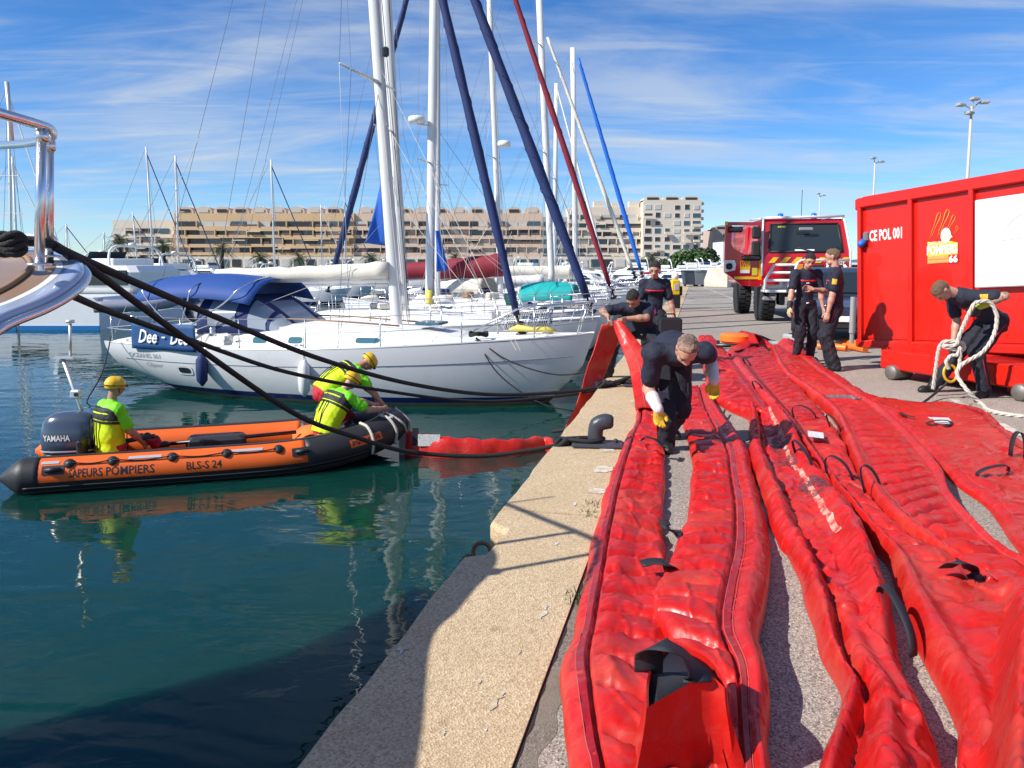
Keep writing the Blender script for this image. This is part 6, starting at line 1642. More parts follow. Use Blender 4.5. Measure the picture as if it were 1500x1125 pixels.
# undercarriage
for y in (.55, 1.8): MB().box((LC / 2, y, -.08), (LC - .5, .16, .20)).build('runner', 'container_red', ct_, world=False)
for x in (.55, 1.75, 2.95, 4.1): MB().box((x, .3, -.03), (.12, .7, .12)).build('cross_beam', 'container_red', ct_, world=False)
# skid in front of it
sk = thing('container_skid', 'red steel skid with rollers in front of the container', 'skid', G(1305, 556), crz)
MB().bbox((.92, .12, .26), (2.25, .22, .26), .02).build('beam', 'container_red', sk, world=False)
MB().bbox((.92, .55, .36), (2.4, .6, .05), .01).build('deck_plate', 'container_red', sk, world=False)
for x in (.02, 1.75): MB().lathe([(.08, -.17), (.10, -.15), (.10, .15), (.08, .17)], (x, .12, .10), Vector((0, 1, 0)), 16).build('roller', mat('worn_steel', (.22, .20, .18), .55, .6, var=.3, vscale=12), sk, True, world=False)
for x in (.4, 1.4): MB().box((x, .62, .19), (.12, .5, .36)).build('skid_leg', 'container_red', sk, world=False)
# water bottle
wb = thing('water_bottle', 'clear plastic water bottle with blue label on the red skid', 'bottle', D(1430, 537, 9.55), 0)
mat('clear_plastic', (.85, .88, .92), .08, trans=.8, spec=.5)
zb = WM[wb.name].translation.z
MB().lathe([(.04, 0), (.046, .01), (.046, .13), (.044, .15), (.046, .17), (.044, .22), (.02, .27), (.018, .29)], (0, 0, 0), n=14).build('body', 'clear_plastic', wb, True, world=False)
MB().lathe([(.0475, .13), (.0475, .20)], (0, 0, 0), n=14, caps=False).build('paper_label', mat('label_blue', (.06, .15, .55), .5), wb, True, world=False)
MB().lathe([(.02, .285), (.02, .305)], (0, 0, 0), n=12).build('cap', 'white_paint', wb, True, world=False)
# thick pale rope held by the man, with shackle
pr_ = [D(1365, 556, 9.1), D(1368, 530, 9.05), D(1375, 480, 9.0), D(1393, 465, 8.95), D(1410, 463, 8.95), D(1412, 475, 8.95), D(1400, 510 - 28, 8.95), D(1385, 508 - 25, 8.92)]
tr_ = [D(1367, 570, 8.95), D(1371, 540, 8.9), D(1378, 505, 8.85), D(1396, 500, 8.8), D(1410, 503, 8.8), D(1411, 512, 8.8), D(1398, 512, 8.78), D(1382, 507, 8.8), D(1400, 505, 8.75), D(1406, 490, 8.75), D(1424, 450, 8.70), D(1434, 442, 8.68), D(1450, 443, 8.66), D(1460, 462, 8.64), D(1456, 490, 8.62), D(1440, 515, 8.6), D(1415, 530, 8.62), D(1404, 540, 8.62), D(1403, 552, 8.6), D(1418, 573, 8.5), D(1438, 592, 8.45), G(1448, 601, .02), G(1475, 607, .02), G(1520, 612, .02)]
def strands(path, r):
    P = []
    for a, b in zip(path, path[1:]):
        m_ = max(1, int((b - a).length / .012)); P += [lerp(a, b, i / m_) for i in range(m_)]
    P.append(path[-1]); mb = MB(); fr = []; d0, s0, u0 = frame(P[1] - P[0])
    for i in range(len(P)):
        d = (P[min(i + 1, len(P) - 1)] - P[max(0, i - 1)]).normalized(); s0 = (s0 - d * s0.dot(d)).normalized(); fr.append((s0.copy(), s0.cross(d)))
    for k_ in range(3):
        mb.tube([p + (fr[i][0] * math.cos(i * .42 + k_ * 2.094) + fr[i][1] * math.sin(i * .42 + k_ * 2.094)) * r * .5 for i, p in enumerate(P)], r * .56, 6)
    return mb
o = strands(spline(tr_, 8), .023).build('thick_rope', 'white_rope', None, True); tag(o, 'thick pale rope looped from the bending man to the ground', 'rope'); center(o)
o = strands(spline([D(1390, 541, 8.75), D(1386, 530, 8.75), D(1393, 521, 8.75), D(1402, 520, 8.72), D(1407, 470 + 40, 8.72), D(1405, 540, 8.72)], 7), .021).build('thick_rope', 'white_rope', None, True); tag(o, 'short pale rope bight above the yellow shackle', 'rope'); center(o)
o = MB().tube([D(1392, 547, 8.75) + Vector((.075 * math.cos(a), .02 * math.sin(a), .095 * math.sin(a))) for a in [2 * math.pi * i / 20 for i in range(20)]], .016, 8).build('shackle', mat('shackle_yellow', (.65, .36, .02), .4, .2), None, True); tag(o, 'yellow shackle hanging on the pale rope', 'shackle'); center(o)
o = MB().tube(spline([D(1392, 556, 8.75), D(1375, 572, 8.75), G(1352, 590, .03), G(1335, 600, .03)], 6), .014, 6).build('tow_strap', 'webbing', None, True); tag(o, 'black tow strap from the shackle to the flat boom end', 'strap'); center(o)

# ================================================================== fire engine
mat('engine_red', (0.50, 0.008, 0.016), 0.22, coat=0.6, var=.05, vscale=2)
mat('engine_yellow', (0.85, 0.50, 0.02), 0.35)
mat('chassis_black', (0.018, 0.018, 0.02), 0.6)
mat('screen_glass', (0.02, 0.03, 0.035), 0.05, spec=0.7)
mat('lamp_glass', (0.65, 0.68, 0.68), 0.1, spec=0.8)
mat('beacon_blue', (0.02, 0.16, 0.65), 0.15)
fc = (G(1128, 470) + G(1262, 476)) / 2
FRZ = R(180 - 6)
fe = thing('fire_engine', 'red off-road fire engine with white bull bar and its door open', 'fire engine', Vector((7.72, 20.4, 0)), FRZ)
fw = lambda p: WM[fe.name] @ Vector(p)
# local: x to the engine's left as seen from its seat ... here x = picture left is positive, y = ahead of the vehicle
Wd = 1.12
MB().loft([[Vector((sx * Wd * w_, y, z)) for sx, y in ((-1, fy), (1, fy), (1, -2.0), (-1, -2.0))] for (z, w_, fy) in ((.95, 1.0, .12), (1.25, 1.0, .16), (1.72, 1.0, .10), (1.80, .99, .06), (2.62, .93, -.26), (2.72, .88, -.36))], True).build('cab', 'engine_red', fe, world=False)
def wsf(u, v): z = lerp(1.84, 2.58, v); w_ = lerp(.93, .86, v); y = lerp(.06, -.245, (z - 1.8) / .82) + .012; return Vector(((u * 2 - 1) * w_, y, z))
MB().add([wsf(0, 0), wsf(1, 0), wsf(1, 1), wsf(0, 1)], [(0, 1, 2, 3)]).build('windscreen', 'screen_glass', fe, world=False)
for a, b in (((0, 0), (1, 0)), ((1, 0), (1, 1)), ((1, 1), (0, 1)), ((0, 1), (0, 0))): MB().tube([wsf(*a), wsf(*b)], .03, 6).build('windscreen_seal', 'chassis_black', fe, True, world=False)
for u0, u1 in ((.36, .05), (.70, .95)): MB().tube([wsf(u0 * .6, .02) + Vector((0, .03, 0)), wsf(u1 if u1 < .5 else .62, .16) + Vector((0, .03, 0))], .012, 5).build('wiper', 'chassis_black', fe, True, world=False)
MB().bbox((.0, .0, 2.44), (.36, .05, .09), .02).build('sun_mirror', 'rim_grey', fe, world=False)
lettering('windscreen_sticker', '4940', mat('sticker_yellow', (.7, .62, .05), .5), fe, lambda u, v: fw(wsf(.90 - .13 * u, .86 + .07 * v) + Vector((0, .01, 0))), bold=.03)
MB().add([wsf(.38, .03), wsf(.65, .03), wsf(.65, .09), wsf(.38, .09)], [(0, 1, 2, 3)]).build('dash_paper', 'lettering_white', fe, world=False).location.y = .012
# crew shapes and wheel behind the glass are dark; seat backs
for x in (-.5, .5): MB().bbox((x, -.9, 1.9), (.45, .2, .7), .06).build('seat', 'chassis_black', fe, world=False)
# hazard stripes on the front
def fpt(u, z): return Vector((lerp(-1, 1, u) * Wd * .98, .105 + .0 + .014 + (.05 * (1.72 - z) / .47), z))
for i in range(7):
    u = .06 + i * .135
    MB().add([fpt(u, 1.55), fpt(u + .07, 1.55), fpt(u + .01, 1.70), fpt(u - .06, 1.70)][::1], [(0, 1, 2, 3)]).build('hazard_stripe', 'engine_yellow', fe, world=False)
MB().bbox((0, .19, 1.36), (.9, .06, .28), .03).build('grille', 'chassis_black', fe, world=False)
MB().bbox((.20, .22, 1.44), (.22, .03, .16), .01).build('badge_plate', 'orange_label', fe, world=False)
lettering('roof_lettering', 'Camiva', 'lettering_white', fe, lambda u, v: fw((-.45 - .5 * u, -.33 + .015, 2.63 + .075 * v)), bold=.03)
MB().bbox((-.72, .18, 1.55), (.44, .03, .11), .01).build('number_plate', 'lettering_white', fe, world=False)
lettering('plate_lettering', 'EZ-BRN', 'lettering_black', fe, lambda u, v: fw((-.52 - .38 * u, .20, 1.515 + .07 * v)), bold=.02)
MB().bbox((0, .15, .92), (2.2, .22, .26), .04).build('bumper', 'rim_grey', fe, world=False)
for x in (-.82, .82):
    MB().bbox((x, .27, 1.0), (.42, .06, .20), .03).build('headlight', 'lamp_glass', fe, world=False)
# bull bar
bb = [Vector((1.12, .2, .80)), Vector((1.12, .55, .80)), Vector((1.12, .58, 1.08)), Vector((.95, .52, 1.14)), Vector((.80, .42, 1.48)), Vector((.35, .40, 1.52)), Vector((.2, .42, 1.60)), Vector((-.9, .40, 1.60)), Vector((-1.12, .35, 1.55))]
for z in (.82, 1.10): MB().tube([Vector((1.12, .56, z)), Vector((-1.12, .56, z))], .035, 8).build('bull_bar_rail', 'white_paint', fe, True, world=False)
MB().tube([Vector((1.0, .50, 1.30)), Vector((-1.0, .50, 1.30))], .03, 8).build('bull_bar_rail', 'white_paint', fe, True, world=False)
MB().tube([Vector((.85, .42, 1.50)), Vector((.35, .42, 1.50)), Vector((.2, .42, 1.62)), Vector((-1.0, .42, 1.62))], .033, 8).build('bull_bar_rail', 'white_paint', fe, True, world=False)
for x in (1.12, -1.12): MB().tube([Vector((x, .2, .82)), Vector((x, .56, .82)), Vector((x, .56, 1.10)), Vector((x * .78, .42, 1.50))], .035, 8).build('bull_bar_upright', 'white_paint', fe, True, world=False)
for x in (.28, -.5): MB().tube([Vector((x + .28, .56, .82)), Vector((x, .44, 1.58))], .033, 8).build('bull_bar_upright', 'white_paint', fe, True, world=False)
# protection frame around the cab
for x in (1.12, -1.12):
    MB().tube([Vector((x, .16, 1.2)), Vector((x * 1.0, .08, 1.85)), Vector((x * .93, -.28, 2.72)), Vector((x * .9, -2.2, 2.80))], .03, 8).build('cab_guard', 'white_paint', fe, True, world=False)
MB().tube([Vector((1.04, -.28, 2.74)), Vector((-1.04, -.28, 2.78))], .035, 8).build('cab_guard', 'white_paint', fe, True, world=False)
for x in (.55, -.32):
    MB().lathe([(.08, 0), (.08, .05), (.07, .14), (.03, .16)], (x, -.5, 2.72), n=12).build('blue_beacon', 'beacon_blue', fe, True, world=False)
MB().tube([Vector((-.02, -.6, 2.7)), Vector((-.02, -.6, 3.5))], .008, 5).build('aerial', 'chassis_black', fe, world=False)
# body behind the cab
MB().bbox((0, -3.4, 1.75), (2.3, 2.7, 1.7), .06).build('water_tank_body', 'engine_red', fe, world=False)
MB().box((0, -2.4, .80), (1.0, 5.2, .28)).build('chassis', 'chassis_black', fe, world=False)
# wheels
def wheel(parent, p, r, w_, axis=Vector((1, 0, 0)), knobs=26, outw=1):
    MB().lathe([(r * .55, -w_ / 2), (r * .93, -w_ / 2), (r, -w_ * .36), (r, w_ * .36), (r * .93, w_ / 2), (r * .55, w_ / 2)], p, axis, 32).build('wheel', 'tyre', parent, True, world=False, sharp=40)
    wh = parent.children[-1]
    mb = MB()
    _, a, b = frame(axis)
    for i in range(knobs):
        t = 2 * math.pi * i / knobs
        for sd in (-1, 1):
            rad = a * math.cos(t + sd * .06) + b * math.sin(t + sd * .06); tan = -a * math.sin(t) + b * math.cos(t)
            mb.obox(Vector(p) + rad * (r + .006) + axis * sd * w_ * .26, axis * w_ * .22, tan * r * .075, rad * .022)
    k_ = mb.build('tread', 'tyre', wh, world=False); k_['kind'] = 'stuff'
    MB().lathe([(r * .56, w_ * .1), (r * .5, w_ * .38), (r * .3, w_ * .30), (r * .12, w_ * .45), (.01, w_ * .46)], p, axis * outw, 24).build('rim', 'rim_grey', wh, True, world=False)
for y in (-.25, -3.4):
    for x in (.93, -.93): wheel(fe, Vector((x, y - .1, .56)), .56, .36, outw=1 if x > 0 else -1)
MB().box((.93, -.35, 1.05), (.42, 1.4, .12)).build('mudguard', 'engine_red', fe, world=False); MB().box((-.93, -.35, 1.05), (.42, 1.4, .12)).build('mudguard', 'engine_red', fe, world=False)
MB().bbox((.93, .18, .62), (.34, .2, .10), .02).build('step', 'rim_grey', fe, world=False)
MB().bbox((.6, .05, .62), (.12, .5, .35), .02).build('axle_mount', 'chassis_black', fe, world=False)
# open door, swung out at the picture's left
dr = lambda x, z, o=0.0: Vector((1.12 + x, .0 + .18 * x + o, z))
outl = [(.02, .92), (.50, .95), (.72, 1.12), (.98, 1.30), (1.0, 2.58), (.0, 2.62)]
MB().plate([dr(x, z) for x, z in ((.02, .92), (.52, .95), (.74, 1.14), (.98, 1.30), (.98, 1.72), (.55, 1.78), (.28, 1.78), (.02, 1.78))], .07).build('door', 'engine_red', fe, world=False)
drp = fe.children[-1]
for pts in (((.02, 1.78), (.10, 1.78), (.10, 2.62), (.02, 2.62)), ((.10, 2.53), (.98, 2.53), (.98, 2.62), (.10, 2.62)), ((.82, 1.72), (.98, 1.72), (.98, 2.53), (.82, 2.53)), ((.45, 1.78), (.82, 1.74), (.82, 2.05), (.75, 1.92))):
    MB().plate([dr(*p) for p in pts], .06).build('door_frame', 'engine_red', drp, world=False)
MB().plate([dr(.98, 1.30, .045), dr(.98, 1.62, .045), dr(.72, 1.62, .045), dr(.68, 1.52, .045), dr(.70, 1.36, .045)], .01).build('handle_recess', 'lettering_white', drp, world=False)
MB().bbox(dr(.86, 1.46, .06), (.16, .03, .16), .04).build('door_handle', 'chassis_black', drp, world=False)
MB().plate([dr(.06, 1.12, .045), dr(.70, 1.12, .045), dr(.72, 1.19, .045), dr(.06, 1.19, .045)], .01).build('yellow_band', 'engine_yellow', drp, world=False)
MB().plate([dr(.0, 1.1, .05), dr(.07, 1.1, .05), dr(.07, 2.0, .05), dr(.0, 2.0, .05)], .01).build('yellow_edge', 'engine_yellow', drp, world=False)
MB().plate([dr(.30, 1.28, .045), dr(.56, 1.28, .045), dr(.56, 1.60, .045), dr(.30, 1.60, .045)], .008).build('door_badge', 'engine_yellow', drp, world=False)
for k_ in range(3): MB().plate([dr(.36 + .07 * k_, 1.45, .052), dr(.39 + .07 * k_, 1.45, .052), dr(.47 + .04 * k_, 1.59, .052), dr(.44 + .04 * k_, 1.59, .052)], .004).build('badge_stroke', 'emblem_red', drp, world=False)
MB().plate([dr(.31, 1.28, .052), dr(.55, 1.28, .052), dr(.55, 1.36, .052), dr(.31, 1.36, .052)], .004).build('badge_foot', 'lettering_white', drp, world=False)
MB().plate([dr(.10, 1.22, .045), dr(.24, 1.22, .045), dr(.24, 1.42, .045), dr(.10, 1.42, .045)], .008).build('door_badge', 'sticker_yellow', drp, world=False)
MB().plate([dr(.92, 2.54, .045), dr(1.0, 2.54, .045), dr(1.0, 2.63, .045), dr(.92, 2.63, .045)], .01).build('yellow_corner', 'engine_yellow', drp, world=False)
for (z0, z1) in ((2.18, 2.50), (1.72, 2.12)): MB().bbox((1.30, .16, (z0 + z1) / 2), (.22, .12, z1 - z0), .04).build('mirror', 'chassis_black', fe, world=False)
MB().bbox(dr(.72, 2.42, .12), (.36, .1, .16), .05).build('mirror', 'chassis_black', fe, world=False)
MB().bbox(dr(.28, 1.68, .1), (.5, .12, .14), .05).build('door_pocket', 'chassis_black', drp, world=False)

# ================================================================== car hidden behind the two men
mat('car_blue', (0.045, 0.065, 0.11), 0.2, 0.4, coat=0.8)
car = thing('parked_car', 'dark blue-grey car half hidden behind the two standing men', 'car', Vector((6.85, 16.1, 0)), 2.80)
prof = [(-1.95, .45, .78, .5), (-1.9, .40, .85, .74), (-1.5, .30, .88, .84), (-.75, .28, .89, .92), (0.2, .28, .89, .95), (1.2, .28, .89, .95), (1.95, .32, .86, .92), (2.05, .45, .80, .80)]
def carring(y, zl, w_, zt): return [Vector((sx * w_ * k, y, z)) for sx, k, z in ((-1, .93, zl), (-1, 1.0, zl + .14), (-1, 1.0, lerp(zl, zt, .6)), (-1, .94, zt), (1, .94, zt), (1, 1.0, lerp(zl, zt, .6)), (1, 1.0, zl + .14), (1, .93, zl))]
MB().loft([carring(-y, zl, w_, zt) for y, zl, w_, zt in prof], True).build('body', 'car_blue', car, True, world=False, sharp=35)
MB().loft([[Vector((sx * w_, y, z)) for sx, y in ((-1, y1), (1, y1), (1, y0), (-1, y0))] for z, w_, y0, y1 in ((.90, .84, -1.8, .85), (1.36, .66, -1.35, .15), (1.46, .58, -1.15, -.05))], True).build('cabin', 'car_blue', car, True, world=False, sharp=30)
MB().add([Vector((-.76, .80, .97)), Vector((.76, .80, .97)), Vector((.63, .21, 1.36)), Vector((-.63, .21, 1.36))], [(0, 1, 2, 3)]).build('windscreen', 'screen_glass', car, world=False)
for sd in (-1, 1): MB().add([Vector((sd * .835, .62, .95)), Vector((sd * .845, -1.5, .95)), Vector((sd * .69, -1.2, 1.33)), Vector((sd * .69, .1, 1.33))], [(0, 1, 2, 3)]).build('side_window', 'screen_glass', car, world=False)
for sd in (-1, 1):
    MB().bbox((sd * .66, 1.84, .68), (.34, .14, .15), .04).build('headlight', 'lamp_glass', car, world=False)
    for y in (1.25, -1.3):
        wheel(car, Vector((sd * .82, y, .31)), .31, .2, knobs=0 or 4, outw=sd)
    MB().bbox((sd * .98, .55, 1.0), (.16, .1, .12), .03).build('door_mirror', 'car_blue', car, world=False)
MB().bbox((0, 1.95, .42), (1.2, .08, .18), .03).build('grille', 'chassis_black', car, world=False)
MB().bbox((0.1, 2.01, .52), (.52, .02, .11), .005).build('number_plate', 'lettering_white', car, world=False)
MB().bbox((.33, 2.015, .52), (.06, .025, .10), .004).build('plate_band', 'bright_blue', car, world=False)

# ================================================================== gear lying behind the booms
def one(name, mb, m, label, cat, group=None, smooth=True):
    o = mb.build(name, m, None, smooth, sharp=40 if smooth else None); tag(o, label, cat, group); return center(o)
one('float', MB().lathe([(.02, 0), (.24, .01), (.28, .05), (.28, .14), (.24, .18), (.02, .19)], G(1078, 503, .13), n=24), mat('float_orange', (.85, .18, .02), .4), 'orange round float of the skimmer behind the booms', 'float')
sk2 = thing('skimmer_frame', 'black tubular skimmer frame under the orange float', 'frame', G(1075, 507), 0)
for z in (.06, .13): MB().tube([G(1048, 506, z), G(1110, 506, z)], .035, 8).build('frame_tube', 'black_plastic', sk2, True)
for x in (1052, 1080, 1106): MB().tube([G(x, 510, .03), G(x, 500, .14)], .03, 8).build('frame_leg', 'black_plastic', sk2, True)
one('suction_hose', MB().tube(spline([G(1100, 505, .06), G(1125, 503, .06), G(1150, 504, .06), G(1190, 503, .06), G(1240, 500, .06)], 6), .055, 10), mat('hose_grey', (.30, .30, .28), .6, var=.2), 'grey suction hose lying behind the booms', 'hose')
one('black_hose', MB().tube(spline([G(1100, 497, .1), G(1110, 493, .2), G(1128, 500, .08), G(1134, 501, .05)], 6), .04, 8), 'black_rubber', 'short black hose beside the gaping boom end', 'hose')
one('hose_reel', MB().lathe([(.20, 0), (.30, .005), (.31, .12), (.28, .15), (.2, .15), (.2, .0)], G(1170, 500, .0), n=24, caps=False), mat('reel_grey', (.38, .40, .41), .5, var=.2), 'flat grey hose roll left of the standing men', 'hose roll')
vc = thing('valve_coupling', 'black valve with small red handle at the men\'s feet', 'valve', G(1172, 517), .2)
MB().lathe([(.06, -.16), (.08, -.14), (.08, -.06), (.06, -.05), (.06, .05), (.085, .06), (.085, .15), (.06, .16)], (0, 0, .09), Vector((1, 0, 0)), 14).build('body', 'black_plastic', vc, True, world=False)
MB().tube([Vector((0, 0, .14)), Vector((0, 0, .22))], .015, 6).build('stem', 'steel', vc, world=False); MB().bbox((0, 0, .22), (.1, .03, .03), .008).build('handle', 'red_band', vc, world=False)
for i, (x0, y0, x1, y1) in enumerate(((1198, 507, 1240, 510), (1232, 500, 1262, 505), (1236, 507, 1268, 512))):
    one('orange_hose', MB().tube(spline([G(x0, y0, .06), G((x0 + x1) / 2, (y0 + y1) / 2 - 1, .07), G(x1, y1, .06)], 5), .06, 10), 'float_orange', ('orange hose between the standing men', 'orange hose near the container corner, further one', 'orange hose near the container corner, nearer one')[i], 'hose', 'orange hoses')
one('hydrant_pipe', MB().tube([G(1247, 512), G(1247, 512) + Vector((0, 0, .3))], .04, 8).tube([G(1247, 512) + Vector((0, 0, .3)), G(1247, 512) + Vector((0, 0, .95))], .055, 10), 'rim_grey', 'grey upright pipe at the container corner', 'pipe')
# ---- lamp poles
def lamp_pole(label, px, top, Y, heads):
    b = G(px, 400); x = (px - 750) / FPX * Y; z = D(px, top, Y).z
    root = thing('lamp_pole', label, 'lamp', (x, Y, 0), 0, 'tall floodlight poles')
    MB().tube([Vector((0, 0, 0)), Vector((0, 0, z))], [.16, .09], 10).build('pole', mat('pole_beige', (.52, .48, .40), .6), root, True, world=False)
    for (dx, dz, rz) in heads:
        MB().tube([Vector((0, 0, z - .2)), Vector((dx * .6, 0, z + dz))], .05, 6).build('bracket', 'rim_grey', root, world=False)
        MB().bbox((dx, -.1, z + dz), (.62, .5, .24), .06, rz).build('floodlight', mat('flood_grey', (.36, .37, .36), .5), root, world=False)
lamp_pole('tallest lamp pole with four floodlights above the container', 1406, 156, 60, ((-.9, .1, .2), (.9, .3, -.2), (-.2, -.5, .4), (.15, .55, .1)))
lamp_pole('lamp pole left of the tallest one', 1272, 238, 92, ((.7, .1, .1), (-.3, .5, .3)))
lamp_pole('small distant lamp pole over the fire engine', 1195, 287, 141, ((.6, .1, .1), (-.4, .4, .3)))
# ---- service pedestals, bins, barrier
pd_ = thing('service_pedestal', 'yellow service pedestal on the quay edge behind the woman', 'pedestal', G(988, 452), .1)
MB().bbox((0, 0, .72), (.28, .26, .52), .03).build('cabinet', 'yellow', pd_, world=False); MB().bbox((0, 0, .23), (.32, .3, .46), .02).build('base', 'black_plastic', pd_, world=False)
MB().bbox((.02, -.135, .74), (.16, .02, .22), .01).build('panel', 'reflective', pd_, world=False); MB().lathe([(.1, 0), (.13, .1), (.1, .22), (.02, .26)], (0, 0, .98), n=12).build('lamp_top', 'white_paint', pd_, True, world=False)
MB().bbox((.19, 0, .6), (.10, .18, .32), .02).build('side_box', 'black_plastic', pd_, world=False)
cs = thing('equipment_case', 'black case in the woman\'s hand', 'case', D(981, 478, 11.1), 0)
MB().bbox((0, 0, 0), (.34, .16, .26), .03).build('body', 'black_plastic', cs, world=False); MB().tube([Vector((-.08, 0, .13)), Vector((-.06, 0, .18)), Vector((.06, 0, .18)), Vector((.08, 0, .13))], .012, 6).build('handle', 'black_plastic', cs, True, world=False)
for i, px in enumerate((1012, 1026)):
    b = thing('waste_bin', ('dark grey wheeled bin, left of the two at the quay end', 'lighter grey wheeled bin, right of the two at the quay end')[i], 'bin', G(px, 419.5), .1, 'wheeled bins at the quay end')
    MB().loft([[Vector((sx * w_, sy * w_ * .8, z)) for sx, sy in ((-1, -1), (1, -1), (1, 1), (-1, 1))] for z, w_ in ((.12, .42), (.95, .55))], True).build('body', (mat('bin_dark', (.06, .08, .11), .5), mat('bin_grey', (.22, .25, .28), .5))[i], b, world=False)
    MB().bbox((0, 0, 1.0), (1.16, .95, .1), .04).build('lid', ('bin_dark', 'bin_grey')[i], b, world=False)
    for sx in (-.4, .4): MB().lathe([(.1, -.05), (.1, .05)], (sx, 0, .1), Vector((1, 0, 0)), 12).build('castor', 'tyre', b, world=False)
one('drum', MB().lathe([(.28, 0), (.3, .05), (.28, .4), (.3, .45), (.28, .85), (.3, .9), (.05, .9)], G(1033, 419), n=16), 'boot_blue', 'blue drum beside the bins', 'drum')
lw_ = thing('low_wall', 'pale low block wall with sloping end beyond the bins', 'wall', G(1052, 420), 0)
MB().plate([G(1034, 420), G(1068, 421), G(1068, 421) + Vector((0, 0, 1.2)), G(1040, 420) + Vector((0, 0, 1.2)), G(1034, 420) + Vector((0, 0, .4))], .4).build('block', mat('pale_block', (.55, .50, .42), .8, var=.1), lw_)
o = thing('concrete_block', 'short pale concrete block near the fire engine door', 'block', G(1086, 420), 0)
MB().bbox((0, 0, .55), (1.2, .5, 1.1), .04).build('body', 'pale_block', o, world=False); MB().box((0, -.26, .8), (1.0, .02, .1)).build('red_mark', 'red_band', o, world=False)
# ================================================================== apartment blocks and planting across the basin
mat('wall_ochre', (0.60, 0.42, 0.24), 0.85, var=.08, vscale=.2)
mat('wall_peach', (0.62, 0.47, 0.36), 0.85, var=.08, vscale=.2)
mat('wall_beige', (0.66, 0.58, 0.48), 0.85, var=.08, vscale=.2)
mat('wall_pink', (0.50, 0.38, 0.32), 0.85, var=.08, vscale=.2)
mat('wall_white', (0.72, 0.72, 0.70), 0.8)
mat('bay_dark', (0.035, 0.032, 0.032), 0.25, spec=.6)
mat('bay_glass', (0.05, 0.085, 0.11), 0.08, spec=.7)
mat('shutter_pale', (0.50, 0.49, 0.46), 0.6)
mat('awning_stripe', (0.60, 0.50, 0.38), 0.7)
mat('rail_brown', (0.14, 0.09, 0.065), 0.6)
BAYS = {}
def bay_mesh(m):
    if m not in BAYS:
        me = MB().box((.5, 0, .5), (1, 1, 1)).mesh('window'); me.materials.append(MATS[m]); BAYS[m] = me
    return BAYS[m]
def piece(name, m, parent, x, y, z, sx, sy, sz):
    o = bpy.data.objects.new(name, bay_mesh(m)); COL.objects.link(o); o.parent = parent; o.location = (x, y, z); o.scale = (sx, sy, sz); WM[o.name] = Matrix.Identity(4); return o
def block(label, Y, x0, x1, ytop, rows, wall, top_extra=(), pitch=None, base_z=0.0, bay=(2.6, 5.5), depth=14, seed=1, glass=.35, group='apartment blocks across the basin', rail=True, first=None):
    """terraced slab seen front on; picture columns x0..x1, picture line ytop of the parapet"""
    rd = random.Random(seed)
    a, b = (x0 - 750) / FPX * Y, (x1 - 750) / FPX * Y; H = D(750, ytop, Y).z
    root = thing('apartment_block', label, 'building', ((a + b) / 2, Y, base_z), 0, group)
    W = b - a
    MB().box((0, depth / 2 + 1.5, H / 2), (W, depth, H)).build('wall', wall, root, world=False)
    ph = H / (rows + .75) if pitch is None else pitch
    for r in range(rows):
        z0 = H - ph * .55 - ph * (r + 1) + ph * .02
        # slab parapet in stretches of differing height
        x = -W / 2
        while x < W / 2 - .5:
            l = min(rd.uniform(6, 15), W / 2 - x)
            hh = ph * rd.choice((.34, .40, .48, .52)); drop = ph * rd.choice((0, 0, .08, .14))
            MB().box((x + l / 2, .75, z0 - hh / 2 + .05 - drop * .5), (l - .02, 1.5, hh)).build('balcony_parapet', wall, root, world=False)
            x += l
        # bays behind
        x = -W / 2 + .4
        while x < W / 2 - 2.2:
            l = min(rd.uniform(*bay), W / 2 - x - .3); q = rd.random()
            m = 'bay_glass' if q < glass else ('shutter_pale' if q < glass + .28 else 'bay_dark')
            piece('window', m, root, x, 1.32 if m != 'shutter_pale' else 1.1, z0, l - .25, .2, ph * .60)
            if rail and rd.random() < .4: piece('balcony_rail', 'rail_brown', root, x, .06, z0 + .05, l - .2, .06, ph * .22)
            if rd.random() < .07: piece('awning', 'awning_stripe', root, x + .2, -.2, z0 + ph * .34, l - .6, 1.2, ph * .12)
            if rd.random() < .6: piece('pier', wall, root, x + l - .22, .3, z0, .3, 1.2, ph * .62)
            x += l
    return root, a, b, H, ph
r1, a1_, b1_, H1, ph1 = block('long ochre apartment block with stacked terraces', 245, 258, 520, 312, 6, 'wall_ochre', seed=3, pitch=2.72)
r1b, _, _, _, _ = block('pink-toned right half of the long terraced apartment block', 246, 520.5, 795, 312, 6, 'wall_peach', seed=5, pitch=2.72, bay=(2.2, 4.6), glass=.25)
r0, _, _, _, _ = block('lower left wing of the apartment row with pale shutters', 250, 168, 257, 322, 5, 'wall_beige', seed=8, pitch=2.9, bay=(3.2, 5), glass=.2)
# vaulted penthouses and chimneys on the long block
for root, lo_, hi_ in ((r1, 262, 515), (r1b, 525, 792)):
    cx_ = WM[root.name].translation.x; px = lo_
    while px < hi_ - 22:
        xa = (px - 750) / FPX * 246 - cx_; xb = (px + 24 - 750) / FPX * 246 - cx_; w_ = xb - xa
        MB().loft([[Vector((xa + w_ * (.5 - .5 * math.cos(t)), y, H1 + .3 + 1.9 * math.sin(t) ** .8)) for t in [math.pi * i / 12 for i in range(13)]] + [Vector((xb, y, H1 - .2)), Vector((xa, y, H1 - .2))] for y in (2.5, 9)], True).build('vaulted_penthouse', 'wall_peach', root, world=False)
        piece('window', 'bay_dark' if rnd.random() < .5 else 'shutter_pale', root, xa + w_ * .2, 2.35, H1 + .35, w_ * .6, .2, 1.0)
        for k_ in range(rnd.randint(1, 4)): piece('chimney', 'wall_white', root, xa + rnd.uniform(0, w_), 6, H1 + 1.6, .35, .35, rnd.uniform(.6, 1.3))
        px += 27
